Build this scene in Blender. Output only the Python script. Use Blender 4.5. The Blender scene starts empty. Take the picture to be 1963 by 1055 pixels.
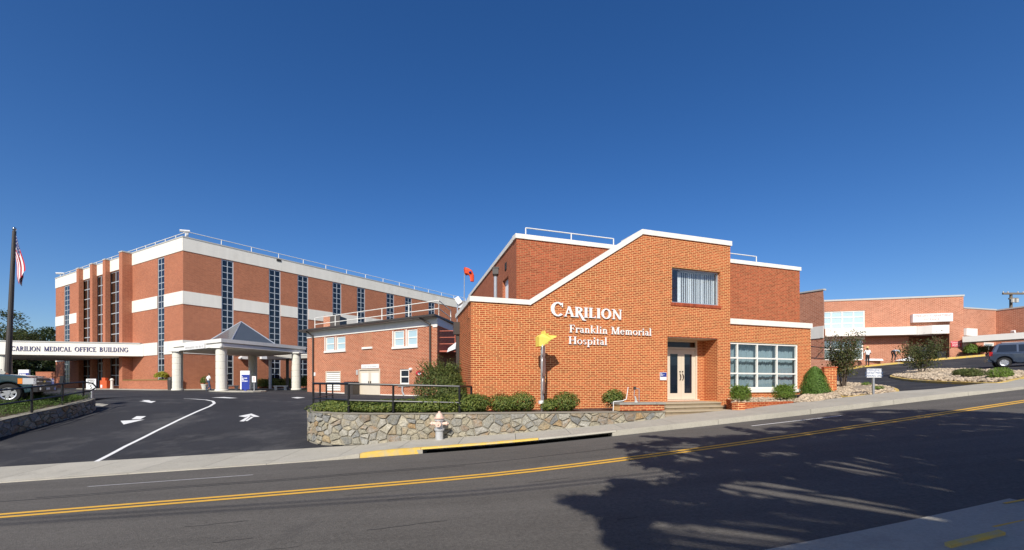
import bpy, bmesh, math, random
from mathutils import Vector, Matrix
random.seed(7)
R = math.radians
scene = bpy.context.scene
COL = scene.collection

# ------------------------------------------------------------------ camera, sky, sun, exposure
F, CX, HY = 820.0, 981.5, 735.0          # focal length and level line of the photograph, in its own pixels
cam_d = bpy.data.cameras.new('camera')
cam = bpy.data.objects.new('camera', cam_d); COL.objects.link(cam)
cam_d.sensor_width = 36.0
cam_d.lens = 36.0 * F / 1963.0
cam_d.shift_y = (HY - 527.5) / 1963.0
cam_d.clip_start = 0.1; cam_d.clip_end = 3000
cam.location = (0, 0, 0); cam.rotation_euler = (R(90), 0, 0)
scene.camera = cam

SUN_EL = 38.0
SUN_DIR = Vector((0.18, 0.984, 0)).normalized()          # the way the light travels, on the ground
world = bpy.data.worlds.new('World'); scene.world = world; world.use_nodes = True
wn = world.node_tree; wn.nodes.clear()
sky = wn.nodes.new('ShaderNodeTexSky'); sky.sky_type = 'NISHITA'; sky.sun_disc = False
sky.sun_elevation = R(SUN_EL); sky.sun_rotation = math.atan2(-SUN_DIR.x, -SUN_DIR.y)
sky.altitude = 300; sky.air_density = 0.9; sky.dust_density = 1.3; sky.ozone_density = 3.8
hsv = wn.nodes.new('ShaderNodeHueSaturation'); hsv.inputs['Saturation'].default_value = 1.27; hsv.inputs['Hue'].default_value = 0.508
bg = wn.nodes.new('ShaderNodeBackground'); bg.inputs['Strength'].default_value = 0.106
wo = wn.nodes.new('ShaderNodeOutputWorld')
wn.links.new(sky.outputs[0], hsv.inputs['Color']); wn.links.new(hsv.outputs[0], bg.inputs['Color'])
wn.links.new(bg.outputs[0], wo.inputs['Surface'])
sun_d = bpy.data.lights.new('sun', 'SUN'); sun_d.energy = 4.4; sun_d.angle = R(0.53); sun_d.color = (1.0, 0.95, 0.86)
sun = bpy.data.objects.new('sun', sun_d); COL.objects.link(sun)
sd = Vector((SUN_DIR.x * math.cos(R(SUN_EL)), SUN_DIR.y * math.cos(R(SUN_EL)), -math.sin(R(SUN_EL))))
sun.rotation_euler = sd.to_track_quat('-Z', 'Y').to_euler(); sun.location = (0, -20, 30)
vs = scene.view_settings
vs.view_transform = 'Standard'; vs.look = 'None'; vs.exposure = 0.28; vs.gamma = 1.0; vs.use_curve_mapping = False
scene.cycles.max_bounces = 8; scene.cycles.transparent_max_bounces = 16
scene.cycles.use_denoising = True

# ------------------------------------------------------------------ materials
MATS = {}
def mat(name, col, rough=0.7, metal=0.0, var=0.0, vscale=3.0, spec=0.5, bump=0.0, bscale=40.0, isl=0.0, coat=0.0, wear=None, grain=None, streak=None):
    """plain surface: base colour with soft uneven wear, fine grain, optional per-piece tint"""
    if name in MATS: return MATS[name]
    m = bpy.data.materials.new(name); m.use_nodes = True; MATS[name] = m
    nt = m.node_tree; N = nt.nodes; L = nt.links; b = N['Principled BSDF']
    b.inputs['Roughness'].default_value = rough; b.inputs['Metallic'].default_value = metal
    b.inputs['Specular IOR Level'].default_value = spec; b.inputs['Coat Weight'].default_value = coat
    c = (*col, 1)
    b.inputs['Base Color'].default_value = c
    tc = N.new('ShaderNodeTexCoord'); last = None
    def mul(sock, f0, f1):
        nonlocal last
        mr = N.new('ShaderNodeMapRange'); mr.inputs['To Min'].default_value = f0; mr.inputs['To Max'].default_value = f1
        L.new(sock, mr.inputs['Value'])
        mx = N.new('ShaderNodeMix'); mx.data_type = 'RGBA'; mx.blend_type = 'MULTIPLY'; mx.inputs[0].default_value = 1
        if last is None: mx.inputs[6].default_value = c
        else: L.new(last, mx.inputs[6])
        L.new(mr.outputs[0], mx.inputs[7]); last = mx.outputs[2]
    geo = N.new('ShaderNodeNewGeometry')
    if var:
        n1 = N.new('ShaderNodeTexNoise'); n1.inputs['Scale'].default_value = vscale; n1.inputs['Detail'].default_value = 6
        n1.inputs['Roughness'].default_value = 0.65
        L.new(geo.outputs['Position'], n1.inputs['Vector']); mul(n1.outputs[0], 1 - var * 1.6, 1 + var * 1.6)
    if isl:
        oi = N.new('ShaderNodeObjectInfo')
        a = N.new('ShaderNodeMath'); a.operation = 'ADD'; L.new(geo.outputs['Random Per Island'], a.inputs[0]); L.new(oi.outputs['Random'], a.inputs[1])
        fr = N.new('ShaderNodeMath'); fr.operation = 'FRACT'; L.new(a.outputs[0], fr.inputs[0]); mul(fr.outputs[0], 1 - isl, 1 + isl)
    if streak:      # weathering drawn out in one direction: (scale x, y, z, turn, strength)
        mp = N.new('ShaderNodeMapping'); mp.inputs['Scale'].default_value = streak[:3]; mp.inputs['Rotation'].default_value = (0, 0, streak[3])
        L.new(geo.outputs['Position'], mp.inputs['Vector']); n5 = N.new('ShaderNodeTexNoise'); n5.inputs['Scale'].default_value = 1; n5.inputs['Detail'].default_value = 5; n5.inputs['Roughness'].default_value = 0.6
        L.new(mp.outputs[0], n5.inputs['Vector']); mul(n5.outputs[0], 1 - streak[4] * 1.8, 1 + streak[4] * 1.8)
    if grain:
        n4 = N.new('ShaderNodeTexNoise'); n4.inputs['Scale'].default_value = grain[1]; n4.inputs['Detail'].default_value = 3; n4.inputs['Roughness'].default_value = 0.8
        L.new(geo.outputs['Position'], n4.inputs['Vector']); mul(n4.outputs[0], 1 - grain[0] * 1.8, 1 + grain[0] * 1.8)
    if wear is not None:
        n3 = N.new('ShaderNodeTexNoise'); n3.inputs['Scale'].default_value = wear[1]; n3.inputs['Detail'].default_value = 8
        n3.inputs['Roughness'].default_value = 0.7
        L.new(geo.outputs['Position'], n3.inputs['Vector'])
        rp = N.new('ShaderNodeMapRange'); rp.inputs['From Min'].default_value = wear[2]; rp.inputs['From Max'].default_value = wear[3]
        L.new(n3.outputs[0], rp.inputs['Value'])
        mx = N.new('ShaderNodeMix'); mx.data_type = 'RGBA'; L.new(rp.outputs[0], mx.inputs[0])
        if last is None: mx.inputs[6].default_value = c
        else: L.new(last, mx.inputs[6])
        mx.inputs[7].default_value = (*wear[0], 1); last = mx.outputs[2]
    if last is not None: L.new(last, b.inputs['Base Color'])
    if bump:
        n2 = N.new('ShaderNodeTexNoise'); n2.inputs['Scale'].default_value = bscale; n2.inputs['Detail'].default_value = 4
        L.new(geo.outputs['Position'], n2.inputs['Vector'])
        bp = N.new('ShaderNodeBump'); bp.inputs['Strength'].default_value = bump; bp.inputs['Distance'].default_value = 0.02
        L.new(n2.outputs[0], bp.inputs['Height']); L.new(bp.outputs[0], b.inputs['Normal'])
    return m

def stone_mat(name):
    """fieldstone: each stone takes its own tone, blotched with tan, grey and rust"""
    m = bpy.data.materials.new(name); m.use_nodes = True; MATS[name] = m
    nt = m.node_tree; N = nt.nodes; L = nt.links; b = N['Principled BSDF']; b.inputs['Roughness'].default_value = 0.85; b.inputs['Specular IOR Level'].default_value = 0.25
    oi = N.new('ShaderNodeObjectInfo'); geo = N.new('ShaderNodeNewGeometry')
    def ramp(cols, sock, mode='CONSTANT'):
        r = N.new('ShaderNodeValToRGB'); r.color_ramp.interpolation = mode; e = r.color_ramp.elements
        while len(e) < len(cols): e.new(0.5)
        for i, c in enumerate(cols): e[i].position = i / len(cols) if mode == 'CONSTANT' else i / (len(cols) - 1); e[i].color = (*c, 1)
        L.new(sock, r.inputs[0]); return r.outputs[0]
    A = ramp([(.34, .315, .26), (.25, .25, .235), (.40, .35, .25), (.30, .285, .235), (.20, .20, .19), (.46, .41, .30), (.33, .31, .27), (.28, .26, .20), (.36, .27, .16), (.38, .36, .31)], oi.outputs['Random'])
    rm = N.new('ShaderNodeMath'); rm.operation = 'MULTIPLY'; rm.inputs[1].default_value = 37.3; L.new(oi.outputs['Random'], rm.inputs[0])
    f2 = N.new('ShaderNodeMath'); f2.operation = 'FRACT'; L.new(rm.outputs[0], f2.inputs[0])
    B = ramp([(.40, .33, .20), (.22, .215, .20), (.44, .42, .36), (.33, .20, .09), (.36, .33, .25), (.27, .25, .19)], f2.outputs[0])
    def noise(sc, lo, hi, det=6):
        n = N.new('ShaderNodeTexNoise'); n.inputs['Scale'].default_value = sc; n.inputs['Detail'].default_value = det; n.inputs['Roughness'].default_value = .7
        L.new(geo.outputs['Position'], n.inputs['Vector']); r = N.new('ShaderNodeMapRange'); r.inputs['From Min'].default_value = .35; r.inputs['From Max'].default_value = .68; r.inputs['To Min'].default_value = lo; r.inputs['To Max'].default_value = hi
        L.new(n.outputs[0], r.inputs[0]); return r.outputs[0], n
    m1 = N.new('ShaderNodeMix'); m1.data_type = 'RGBA'; fac, _ = noise(5.5, 0, .85); L.new(fac, m1.inputs[0]); L.new(A, m1.inputs[6]); L.new(B, m1.inputs[7])
    last = m1.outputs[2]
    for sc, lo, hi in ((24, .72, 1.22), (3.0, .85, 1.15)):
        fac, nn = noise(sc, lo, hi); mx = N.new('ShaderNodeMix'); mx.data_type = 'RGBA'; mx.blend_type = 'MULTIPLY'; mx.inputs[0].default_value = 1; L.new(last, mx.inputs[6]); L.new(fac, mx.inputs[7]); last = mx.outputs[2]
        if sc == 24:
            bp = N.new('ShaderNodeBump'); bp.inputs['Strength'].default_value = .9; bp.inputs['Distance'].default_value = .03; L.new(nn.outputs[0], bp.inputs['Height']); L.new(bp.outputs[0], b.inputs['Normal'])
    L.new(last, b.inputs['Base Color']); return m

def brick_mat(name, c1, c2, mortar, bw=0.24, bh=0.085, ms=0.013, var=0.16):
    """far brickwork whose bricks are too small to tell apart: coursed colour and fine relief, in metres along the wall"""
    m = bpy.data.materials.new(name); m.use_nodes = True; MATS[name] = m
    nt = m.node_tree; N = nt.nodes; L = nt.links; b = N['Principled BSDF']; b.inputs['Roughness'].default_value = 0.85
    b.inputs['Specular IOR Level'].default_value = 0.25
    uv = N.new('ShaderNodeUVMap'); uv.uv_map = 'uv'
    br = N.new('ShaderNodeTexBrick'); br.inputs['Scale'].default_value = 1.0
    br.inputs['Color1'].default_value = (*c1, 1); br.inputs['Color2'].default_value = (*c2, 1); br.inputs['Mortar'].default_value = (*mortar, 1)
    br.inputs['Mortar Size'].default_value = ms; br.inputs['Mortar Smooth'].default_value = 0.1; br.inputs['Bias'].default_value = 0.0
    br.inputs['Brick Width'].default_value = bw; br.inputs['Row Height'].default_value = bh
    L.new(uv.outputs[0], br.inputs['Vector'])
    geo = N.new('ShaderNodeNewGeometry')
    last = br.outputs['Color']
    for sc, f in ((0.35, var), (4.0, var * 0.8)):
        n = N.new('ShaderNodeTexNoise'); n.inputs['Scale'].default_value = sc; n.inputs['Detail'].default_value = 6
        L.new(geo.outputs['Position'], n.inputs['Vector'])
        mr = N.new('ShaderNodeMapRange'); mr.inputs['To Min'].default_value = 1 - f * 1.5; mr.inputs['To Max'].default_value = 1 + f * 1.5
        L.new(n.outputs[0], mr.inputs['Value'])
        mx = N.new('ShaderNodeMix'); mx.data_type = 'RGBA'; mx.blend_type = 'MULTIPLY'; mx.inputs[0].default_value = 1
        L.new(last, mx.inputs[6]); L.new(mr.outputs[0], mx.inputs[7]); last = mx.outputs[2]
    L.new(last, b.inputs['Base Color'])
    bp = N.new('ShaderNodeBump'); bp.inputs['Strength'].default_value = 0.4; bp.inputs['Distance'].default_value = 0.006; bp.invert = True
    L.new(br.outputs['Fac'], bp.inputs['Height']); L.new(bp.outputs[0], b.inputs['Normal'])
    return m

def leaf_mat(name, ca, cb, trans=0.25):
    m = bpy.data.materials.new(name); m.use_nodes = True; MATS[name] = m
    nt = m.node_tree; N = nt.nodes; L = nt.links; b = N['Principled BSDF']; b.inputs['Roughness'].default_value = 0.55
    b.inputs['Specular IOR Level'].default_value = 0.3
    geo = N.new('ShaderNodeNewGeometry'); oi = N.new('ShaderNodeObjectInfo')
    a = N.new('ShaderNodeMath'); a.operation = 'ADD'; L.new(geo.outputs['Random Per Island'], a.inputs[0]); L.new(oi.outputs['Random'], a.inputs[1])
    fr = N.new('ShaderNodeMath'); fr.operation = 'FRACT'; L.new(a.outputs[0], fr.inputs[0])
    mx = N.new('ShaderNodeMix'); mx.data_type = 'RGBA'; L.new(fr.outputs[0], mx.inputs[0])
    mx.inputs[6].default_value = (*ca, 1); mx.inputs[7].default_value = (*cb, 1)
    L.new(mx.outputs[2], b.inputs['Base Color'])
    t = N.new('ShaderNodeBsdfTranslucent'); L.new(mx.outputs[2], t.inputs['Color'])
    ms = N.new('ShaderNodeMixShader'); ms.inputs[0].default_value = trans
    L.new(b.outputs[0], ms.inputs[1]); L.new(t.outputs[0], ms.inputs[2])
    L.new(ms.outputs[0], N['Material Output'].inputs['Surface'])
    return m

def glass_mat(name, tint, refl_min=0.06, wav=0.0):
    """clear pane: Fresnel mirror over a tinted see-through"""
    m = bpy.data.materials.new(name); m.use_nodes = True; MATS[name] = m
    nt = m.node_tree; N = nt.nodes; L = nt.links; N.remove(N['Principled BSDF'])
    lw = N.new('ShaderNodeLayerWeight'); lw.inputs['Blend'].default_value = 0.5
    pw = N.new('ShaderNodeMath'); pw.operation = 'POWER'; pw.inputs[1].default_value = 4.0; L.new(lw.outputs['Facing'], pw.inputs[0])
    ad = N.new('ShaderNodeMath'); ad.operation = 'ADD'; ad.use_clamp = True; ad.inputs[1].default_value = refl_min; L.new(pw.outputs[0], ad.inputs[0])
    g = N.new('ShaderNodeBsdfGlossy'); g.inputs['Roughness'].default_value = 0.02
    t = N.new('ShaderNodeBsdfTransparent'); t.inputs['Color'].default_value = (*tint, 1)
    ms = N.new('ShaderNodeMixShader'); L.new(ad.outputs[0], ms.inputs[0]); L.new(t.outputs[0], ms.inputs[1]); L.new(g.outputs[0], ms.inputs[2])
    L.new(ms.outputs[0], N['Material Output'].inputs['Surface'])
    return m

BR_A, BR_B, MORT = (0.33, 0.066, 0.024), (0.40, 0.088, 0.030), (0.78, 0.47, 0.205)
mat('main_brick', (0.385, 0.080, 0.027), 0.85, var=0.10, vscale=1.2, isl=0.24, spec=0.25, bump=0.25, bscale=90)
mat('dark_brick', (0.35, 0.078, 0.034), 0.85, var=0.12, vscale=1.0, isl=0.26, spec=0.25, bump=0.25, bscale=90)
mat('mortar', MORT, 0.95, var=0.10, vscale=2.0, spec=0.1, bump=0.3, bscale=120)
mat('dark_mortar', (0.46, 0.235, 0.115), 0.95, var=0.12, vscale=2.0, spec=0.1)
brick_mat('brick_return', BR_A, BR_B, MORT, 0.206, 0.068, 0.008)
brick_mat('upper_return', (0.30, 0.070, 0.032), (0.37, 0.095, 0.042), (0.42, 0.20, 0.11), 0.206, 0.068, 0.011)
brick_mat('office_brick', (0.30, 0.085, 0.042), (0.40, 0.125, 0.060), (0.50, 0.27, 0.17), 0.33, 0.11, 0.013, 0.10)
brick_mat('annex_brick', (0.31, 0.068, 0.030), (0.40, 0.10, 0.046), (0.60, 0.38, 0.24), 0.31, 0.105, 0.016, 0.22)
brick_mat('clinic_brick', (0.36, 0.118, 0.060), (0.48, 0.18, 0.10), (0.58, 0.36, 0.25), 0.34, 0.115, 0.015, 0.14)
brick_mat('low_brick', (0.36, 0.10, 0.045), (0.44, 0.14, 0.06), (0.5, 0.34, 0.22), 0.206, 0.068, 0.012, 0.15)
mat('white_paint', (0.78, 0.755, 0.69), 0.6, streak=(2.2, 2.2, .25, 0, .05), var=0.035, vscale=0.8, wear=((0.55, 0.52, 0.46), 0.9, 0.62, 0.85))
mat('coping_white', (0.78, 0.745, 0.67), 0.7, streak=(3.5, 3.5, .4, 0, .08), var=0.06, vscale=2.5, wear=((0.45, 0.43, 0.38), 3.0, 0.60, 0.80))
mat('stucco_white', (0.74, 0.705, 0.63), 0.85, streak=(1.3, 1.3, .12, 0, .07), var=0.04, vscale=1.0, wear=((0.60, 0.56, 0.48), 0.5, 0.56, 0.80))
mat('column_white', (0.70, 0.67, 0.58), 0.85, var=0.07, vscale=2.0, bump=0.2)
mat('trim_grey', (0.46, 0.45, 0.42), 0.6, var=0.05)
mat('aluminium', (0.62, 0.64, 0.66), 0.35, 0.7, var=0.05)
mat('frame_grey', (0.50, 0.53, 0.55), 0.45, 0.3)
mat('galvanised', (0.46, 0.47, 0.48), 0.45, 0.6, var=0.12, vscale=8)
mat('dark_glass', (0.008, 0.014, 0.026), 0.04, 0.0, spec=0.6)
mat('brown_glass', (0.030, 0.016, 0.010), 0.06, 0.0, spec=0.4)
glass_mat('clear_glass', (0.94, 0.965, 0.97), 0.07)
glass_mat('tint_glass', (0.62, 0.74, 0.78), 0.22)
mat('painted_sky_glass', (0.42, 0.56, 0.60), 0.08, 0.0, spec=1.0, coat=0.6)  # pale sky reflection painted into the pane colour
mat('curtain', (0.25, 0.32, 0.35), 0.9, var=0.06, vscale=2)
mat('blind', (0.88, 0.89, 0.90), 0.7, isl=0.10)
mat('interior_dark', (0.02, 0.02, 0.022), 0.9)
mat('room_grey', (0.22, 0.24, 0.25), 0.9)
mat('cream_paint', (0.64, 0.56, 0.44), 0.55, var=0.04)
mat('black_paint', (0.012, 0.012, 0.013), 0.4, var=0.05)
mat('brown_metal', (0.055, 0.045, 0.038), 0.5, var=0.08)
mat('charcoal_roof', (0.05, 0.05, 0.052), 0.7, var=0.1)
mat('bronze', (0.045, 0.03, 0.02), 0.35, 0.7)
mat('rust_red', (0.42, 0.11, 0.065), 0.6, var=0.1)
mat('asphalt_road', (0.118, 0.108, 0.096), 0.95, streak=(.10, 1.5, .1, R(-12), .20), grain=(0.34, 24), var=0.12, vscale=0.5, spec=0.15, bump=0.6, bscale=60, wear=((0.06, 0.056, 0.054), 0.8, 0.60, 0.90))
mat('asphalt_new', (0.036, 0.036, 0.040), 0.90, grain=(0.22, 20), var=0.22, vscale=0.35, spec=0.2, bump=0.5, bscale=70, wear=((0.12, 0.115, 0.11), 0.45, 0.50, 0.85))
mat('crack_seal', (0.035, 0.033, 0.032), 0.8)
mat('concrete', (0.41, 0.38, 0.315), 0.9, grain=(0.16, 30), var=0.12, vscale=1.2, spec=0.2, bump=0.4, bscale=90, isl=0.06, wear=((0.27, 0.25, 0.21), 1.6, 0.56, 0.80))
mat('nosing_concrete', (0.42, 0.345, 0.235), 0.92, var=0.14, vscale=3, wear=((0.2, 0.16, 0.11), 3.0, 0.56, 0.78))
mat('step_concrete', (0.27, 0.21, 0.135), 0.92, var=0.18, vscale=2.5, spec=0.2, bump=0.4, bscale=80, wear=((0.14, 0.11, 0.08), 3.0, 0.54, 0.75))
mat('old_concrete', (0.30, 0.285, 0.25), 0.92, var=0.16, vscale=3, bump=0.3, wear=((0.13, 0.12, 0.10), 4.0, 0.54, 0.75))
mat('line_yellow', (0.72, 0.40, 0.045), 0.75, var=0.10, vscale=5, wear=((0.16, 0.13, 0.09), 6.0, 0.60, 0.80))
mat('kerb_yellow', (0.66, 0.44, 0.085), 0.75, var=0.12, vscale=4, wear=((0.42, 0.38, 0.28), 3.0, 0.47, 0.70))
mat('line_white', (0.72, 0.71, 0.68), 0.8, var=0.08, vscale=4, wear=((0.15, 0.15, 0.15), 7.0, 0.60, 0.82))
mat('worn_line', (0.33, 0.32, 0.31), 0.8, var=0.2, vscale=6)
mat('mulch', (0.075, 0.050, 0.033), 0.95, var=0.35, vscale=12, bump=0.8, bscale=50)
mat('gravel_base', (0.34, 0.27, 0.19), 0.95, var=0.3, vscale=9, bump=0.8, bscale=40)
mat('river_rock', (0.44, 0.35, 0.245), 0.85, isl=0.42, var=0.1, vscale=20)
mat('soil', (0.10, 0.11, 0.045), 0.95, var=0.3, vscale=0.8, bump=0.5)
mat('grass', (0.10, 0.15, 0.03), 0.95, var=0.3, vscale=3, bump=0.6)
stone_mat('fieldstone')
mat('stone_mortar', (0.26, 0.235, 0.185), 0.95, var=0.2, vscale=5, bump=0.5)
leaf_mat('boxwood_leaf', (0.055, 0.10, 0.018), (0.21, 0.235, 0.05))
leaf_mat('dry_leaf', (0.09, 0.06, 0.03), (0.13, 0.10, 0.04))
leaf_mat('bush_leaf', (0.055, 0.088, 0.020), (0.14, 0.155, 0.040))
leaf_mat('myrtle_leaf', (0.050, 0.078, 0.020), (0.13, 0.12, 0.045))
leaf_mat('seed_head', (0.13, 0.06, 0.035), (0.20, 0.10, 0.06))
leaf_mat('spruce_leaf', (0.065, 0.135, 0.020), (0.14, 0.235, 0.040))
leaf_mat('cypress_leaf', (0.10, 0.17, 0.022), (0.17, 0.25, 0.038))
leaf_mat('juniper_leaf', (0.065, 0.115, 0.022), (0.13, 0.19, 0.040))
leaf_mat('gold_leaf', (0.24, 0.24, 0.02), (0.34, 0.32, 0.04))
leaf_mat('tree_leaf', (0.030, 0.050, 0.016), (0.075, 0.095, 0.028))
mat('bark', (0.10, 0.075, 0.055), 0.9, var=0.25, vscale=8, bump=0.6)
mat('white_letter', (0.82, 0.81, 0.78), 0.45)
mat('navy_letter', (0.035, 0.035, 0.13), 0.5)
mat('sign_white', (0.78, 0.77, 0.75), 0.5, var=0.03)
mat('sign_blue', (0.020, 0.040, 0.26), 0.4)
mat('sign_red', (0.55, 0.03, 0.05), 0.45)
mat('faded_red', (0.60, 0.20, 0.16), 0.6)
mat('sign_text_blue', (0.10, 0.16, 0.30), 0.6)
mat('sign_text_black', (0.03, 0.03, 0.035), 0.6)
mat('bag_yellow', (0.78, 0.66, 0.13), 0.45, var=0.06, vscale=5)
mat('orange_box', (0.56, 0.10, 0.025), 0.45)
mat('hydrant_silver', (0.66, 0.66, 0.66), 0.35, 0.5, var=0.1, vscale=10)
mat('hydrant_pink', (0.70, 0.49, 0.39), 0.55, var=0.12, vscale=10)
mat('white_plastic', (0.75, 0.74, 0.72), 0.5)
mat('truck_blue', (0.030, 0.068, 0.088), 0.22, 0.35, coat=0.8)
mat('van_blue', (0.055, 0.075, 0.115), 0.25, 0.45, coat=0.8)
mat('car_black', (0.012, 0.012, 0.013), 0.5)
mat('tyre', (0.015, 0.015, 0.016), 0.85)
mat('rim_silver', (0.62, 0.63, 0.65), 0.3, 0.7)
mat('chrome', (0.6, 0.6, 0.6), 0.15, 1.0)
mat('lamp_clear', (0.50, 0.52, 0.54), 0.12, coat=1.0)
mat('lamp_amber', (0.75, 0.22, 0.02), 0.2, coat=1.0)
mat('lamp_red', (0.40, 0.02, 0.02), 0.2, coat=1.0)
mat('gold_badge', (0.7, 0.5, 0.08), 0.3, 0.6)
mat('skin', (0.30, 0.17, 0.11), 0.6)
mat('shirt_white', (0.78, 0.78, 0.76), 0.8)
mat('shirt_pale', (0.50, 0.54, 0.60), 0.85)
mat('jeans', (0.045, 0.07, 0.13), 0.9)
mat('trousers_dark', (0.018, 0.018, 0.022), 0.9)
mat('hair_dark', (0.015, 0.012, 0.01), 0.7)
mat('straw', (0.62, 0.46, 0.20), 0.8, var=0.1, vscale=20)
mat('flag_red', (0.42, 0.012, 0.03), 0.75); mat('flag_white', (0.74, 0.73, 0.72), 0.75); mat('flag_blue', (0.012, 0.022, 0.12), 0.75)
mat('windsock_red', (0.72, 0.075, 0.020), 0.7)
mat('windsock_inner', (0.42, 0.04, 0.015), 0.8)
mat('slate_panel', (0.10, 0.115, 0.13), 0.25, 0.2, var=0.1, vscale=1.5, coat=0.3)
mat('pole_wood', (0.16, 0.13, 0.10), 0.9, var=0.2)
mat('terracotta', (0.40, 0.36, 0.30), 0.8)

# ------------------------------------------------------------------ mesh helpers
class MB:
    """collects shapes; build() links them as one mesh object"""
    def __init__(s): s.v = []; s.f = []; s.m = []; s.cur = 0
    def face(s, pts):
        i = len(s.v); s.v += [tuple(p) for p in pts]; s.f.append(tuple(range(i, i + len(pts)))); s.m.append(s.cur)
    def solid(s, verts, faces):
        i = len(s.v); s.v += [tuple(p) for p in verts]
        for f in faces: s.f.append(tuple(i + k for k in f)); s.m.append(s.cur)
    def hexa(s, p):   # p: 4 bottom, 4 top, counter-clockwise seen from above
        s.solid(p, [(3, 2, 1, 0), (4, 5, 6, 7), (0, 1, 5, 4), (1, 2, 6, 5), (2, 3, 7, 6), (3, 0, 4, 7)])
    def box(s, x0, x1, y0, y1, z0, z1):
        s.hexa([(x0, y0, z0), (x1, y0, z0), (x1, y1, z0), (x0, y1, z0), (x0, y0, z1), (x1, y0, z1), (x1, y1, z1), (x0, y1, z1)])
    def wbox(s, w, s0, s1, z0, z1, d0, d1):
        P = w.pt
        s.hexa([P(s0, d1, z0), P(s1, d1, z0), P(s1, d0, z0), P(s0, d0, z0), P(s0, d1, z1), P(s1, d1, z1), P(s1, d0, z1), P(s0, d0, z1)])
    def poly(s, pts, z0, z1):   # plan polygon counter-clockwise, extruded up
        n = len(pts)
        s.solid([(x, y, z0) for x, y in pts] + [(x, y, z1) for x, y in pts],
                [tuple(range(n - 1, -1, -1)), tuple(range(n, 2 * n))] + [(k, (k + 1) % n, n + (k + 1) % n, n + k) for k in range(n)])
    def prism(s, a, b):  # two matching rings of 3-D points
        n = len(a)
        s.solid(list(a) + list(b), [tuple(range(n - 1, -1, -1)), tuple(range(n, 2 * n))] + [(k, (k + 1) % n, n + (k + 1) % n, n + k) for k in range(n)])
    def cyl(s, p0, p1, r0, r1=None, n=10, caps=True):
        r1 = r0 if r1 is None else r1
        p0 = Vector(p0); p1 = Vector(p1); d = (p1 - p0)
        if d.length < 1e-6: return
        d.normalize(); a = Vector((0, 0, 1)) if abs(d.z) < 0.9 else Vector((1, 0, 0))
        u = d.cross(a).normalized(); v = d.cross(u)
        A = [p0 + (u * math.cos(2 * math.pi * k / n) + v * math.sin(2 * math.pi * k / n)) * r0 for k in range(n)]
        B = [p1 + (u * math.cos(2 * math.pi * k / n) + v * math.sin(2 * math.pi * k / n)) * r1 for k in range(n)]
        f = [(k, n + k, n + (k + 1) % n, (k + 1) % n) for k in range(n)]
        if caps: f += [tuple(range(n)), tuple(range(2 * n - 1, n - 1, -1))]
        s.solid(A + B, f)
    def tube(s, pts, r, n=8):
        for a, b in zip(pts[:-1], pts[1:]): s.cyl(a, b, r, r, n)
        for p in pts[1:-1]: s.ball(p, r, n, 4)
    def ball(s, c, r, n=10, m=6, sz=1.0):
        c = Vector(c); vs = []; fs = []
        for j in range(m + 1):
            t = math.pi * j / m
            for k in range(n):
                a = 2 * math.pi * k / n
                vs.append((c.x + r * math.sin(t) * math.cos(a), c.y + r * math.sin(t) * math.sin(a), c.z + r * sz * math.cos(t)))
        for j in range(m):
            for k in range(n):
                fs.append((j * n + k, (j + 1) * n + k, (j + 1) * n + (k + 1) % n, j * n + (k + 1) % n))
        s.solid(vs, fs)
    def lathe(s, prof, c=(0, 0, 0), n=16):
        vs = []; fs = []
        for r, z in prof:
            for k in range(n):
                a = 2 * math.pi * k / n; vs.append((c[0] + r * math.cos(a), c[1] + r * math.sin(a), c[2] + z))
        for j in range(len(prof) - 1):
            for k in range(n): fs.append((j * n + k, j * n + (k + 1) % n, (j + 1) * n + (k + 1) % n, (j + 1) * n + k))
        fs.append(tuple(range(n - 1, -1, -1))); e = (len(prof) - 1) * n; fs.append(tuple(range(e, e + n)))
        s.solid(vs, fs)
    def mesh(s, name, mats, off=(0, 0, 0), smooth=False):
        me = bpy.data.meshes.new(name)
        me.from_pydata([(x - off[0], y - off[1], z - off[2]) for x, y, z in s.v], [], s.f)
        ml = mats if isinstance(mats, (list, tuple)) else [mats]
        for m in ml: me.materials.append(MATS[m])
        me.polygons.foreach_set('material_index', s.m)
        if smooth: me.polygons.foreach_set('use_smooth', [True] * len(me.polygons))
        uv = me.uv_layers.new(name='uv'); buf = [0.0] * (2 * len(me.loops))
        for p in me.polygons:
            nx, ny, nz = p.normal
            h = math.hypot(nx, ny)
            for li in p.loop_indices:
                x, y, z = s.v[me.loops[li].vertex_index]
                if h > 0.5: buf[2 * li] = (-ny * x + nx * y) / h + 500; buf[2 * li + 1] = z + 500
                else: buf[2 * li] = x + 500; buf[2 * li + 1] = y + 500
        uv.data.foreach_set('uv', buf)
        me.update(); return me
    def build(s, name, mats, parent=None, local=False, smooth=False):
        off = (0, 0, 0)
        if parent is not None and not local: off = wloc(parent)
        o = bpy.data.objects.new(name, s.mesh(name, mats, off, smooth)); COL.objects.link(o)
        if parent is not None: o.parent = parent
        return o

def wloc(o):
    v = Vector((0, 0, 0))
    while o is not None: v += o.location; o = o.parent
    return v

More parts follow.
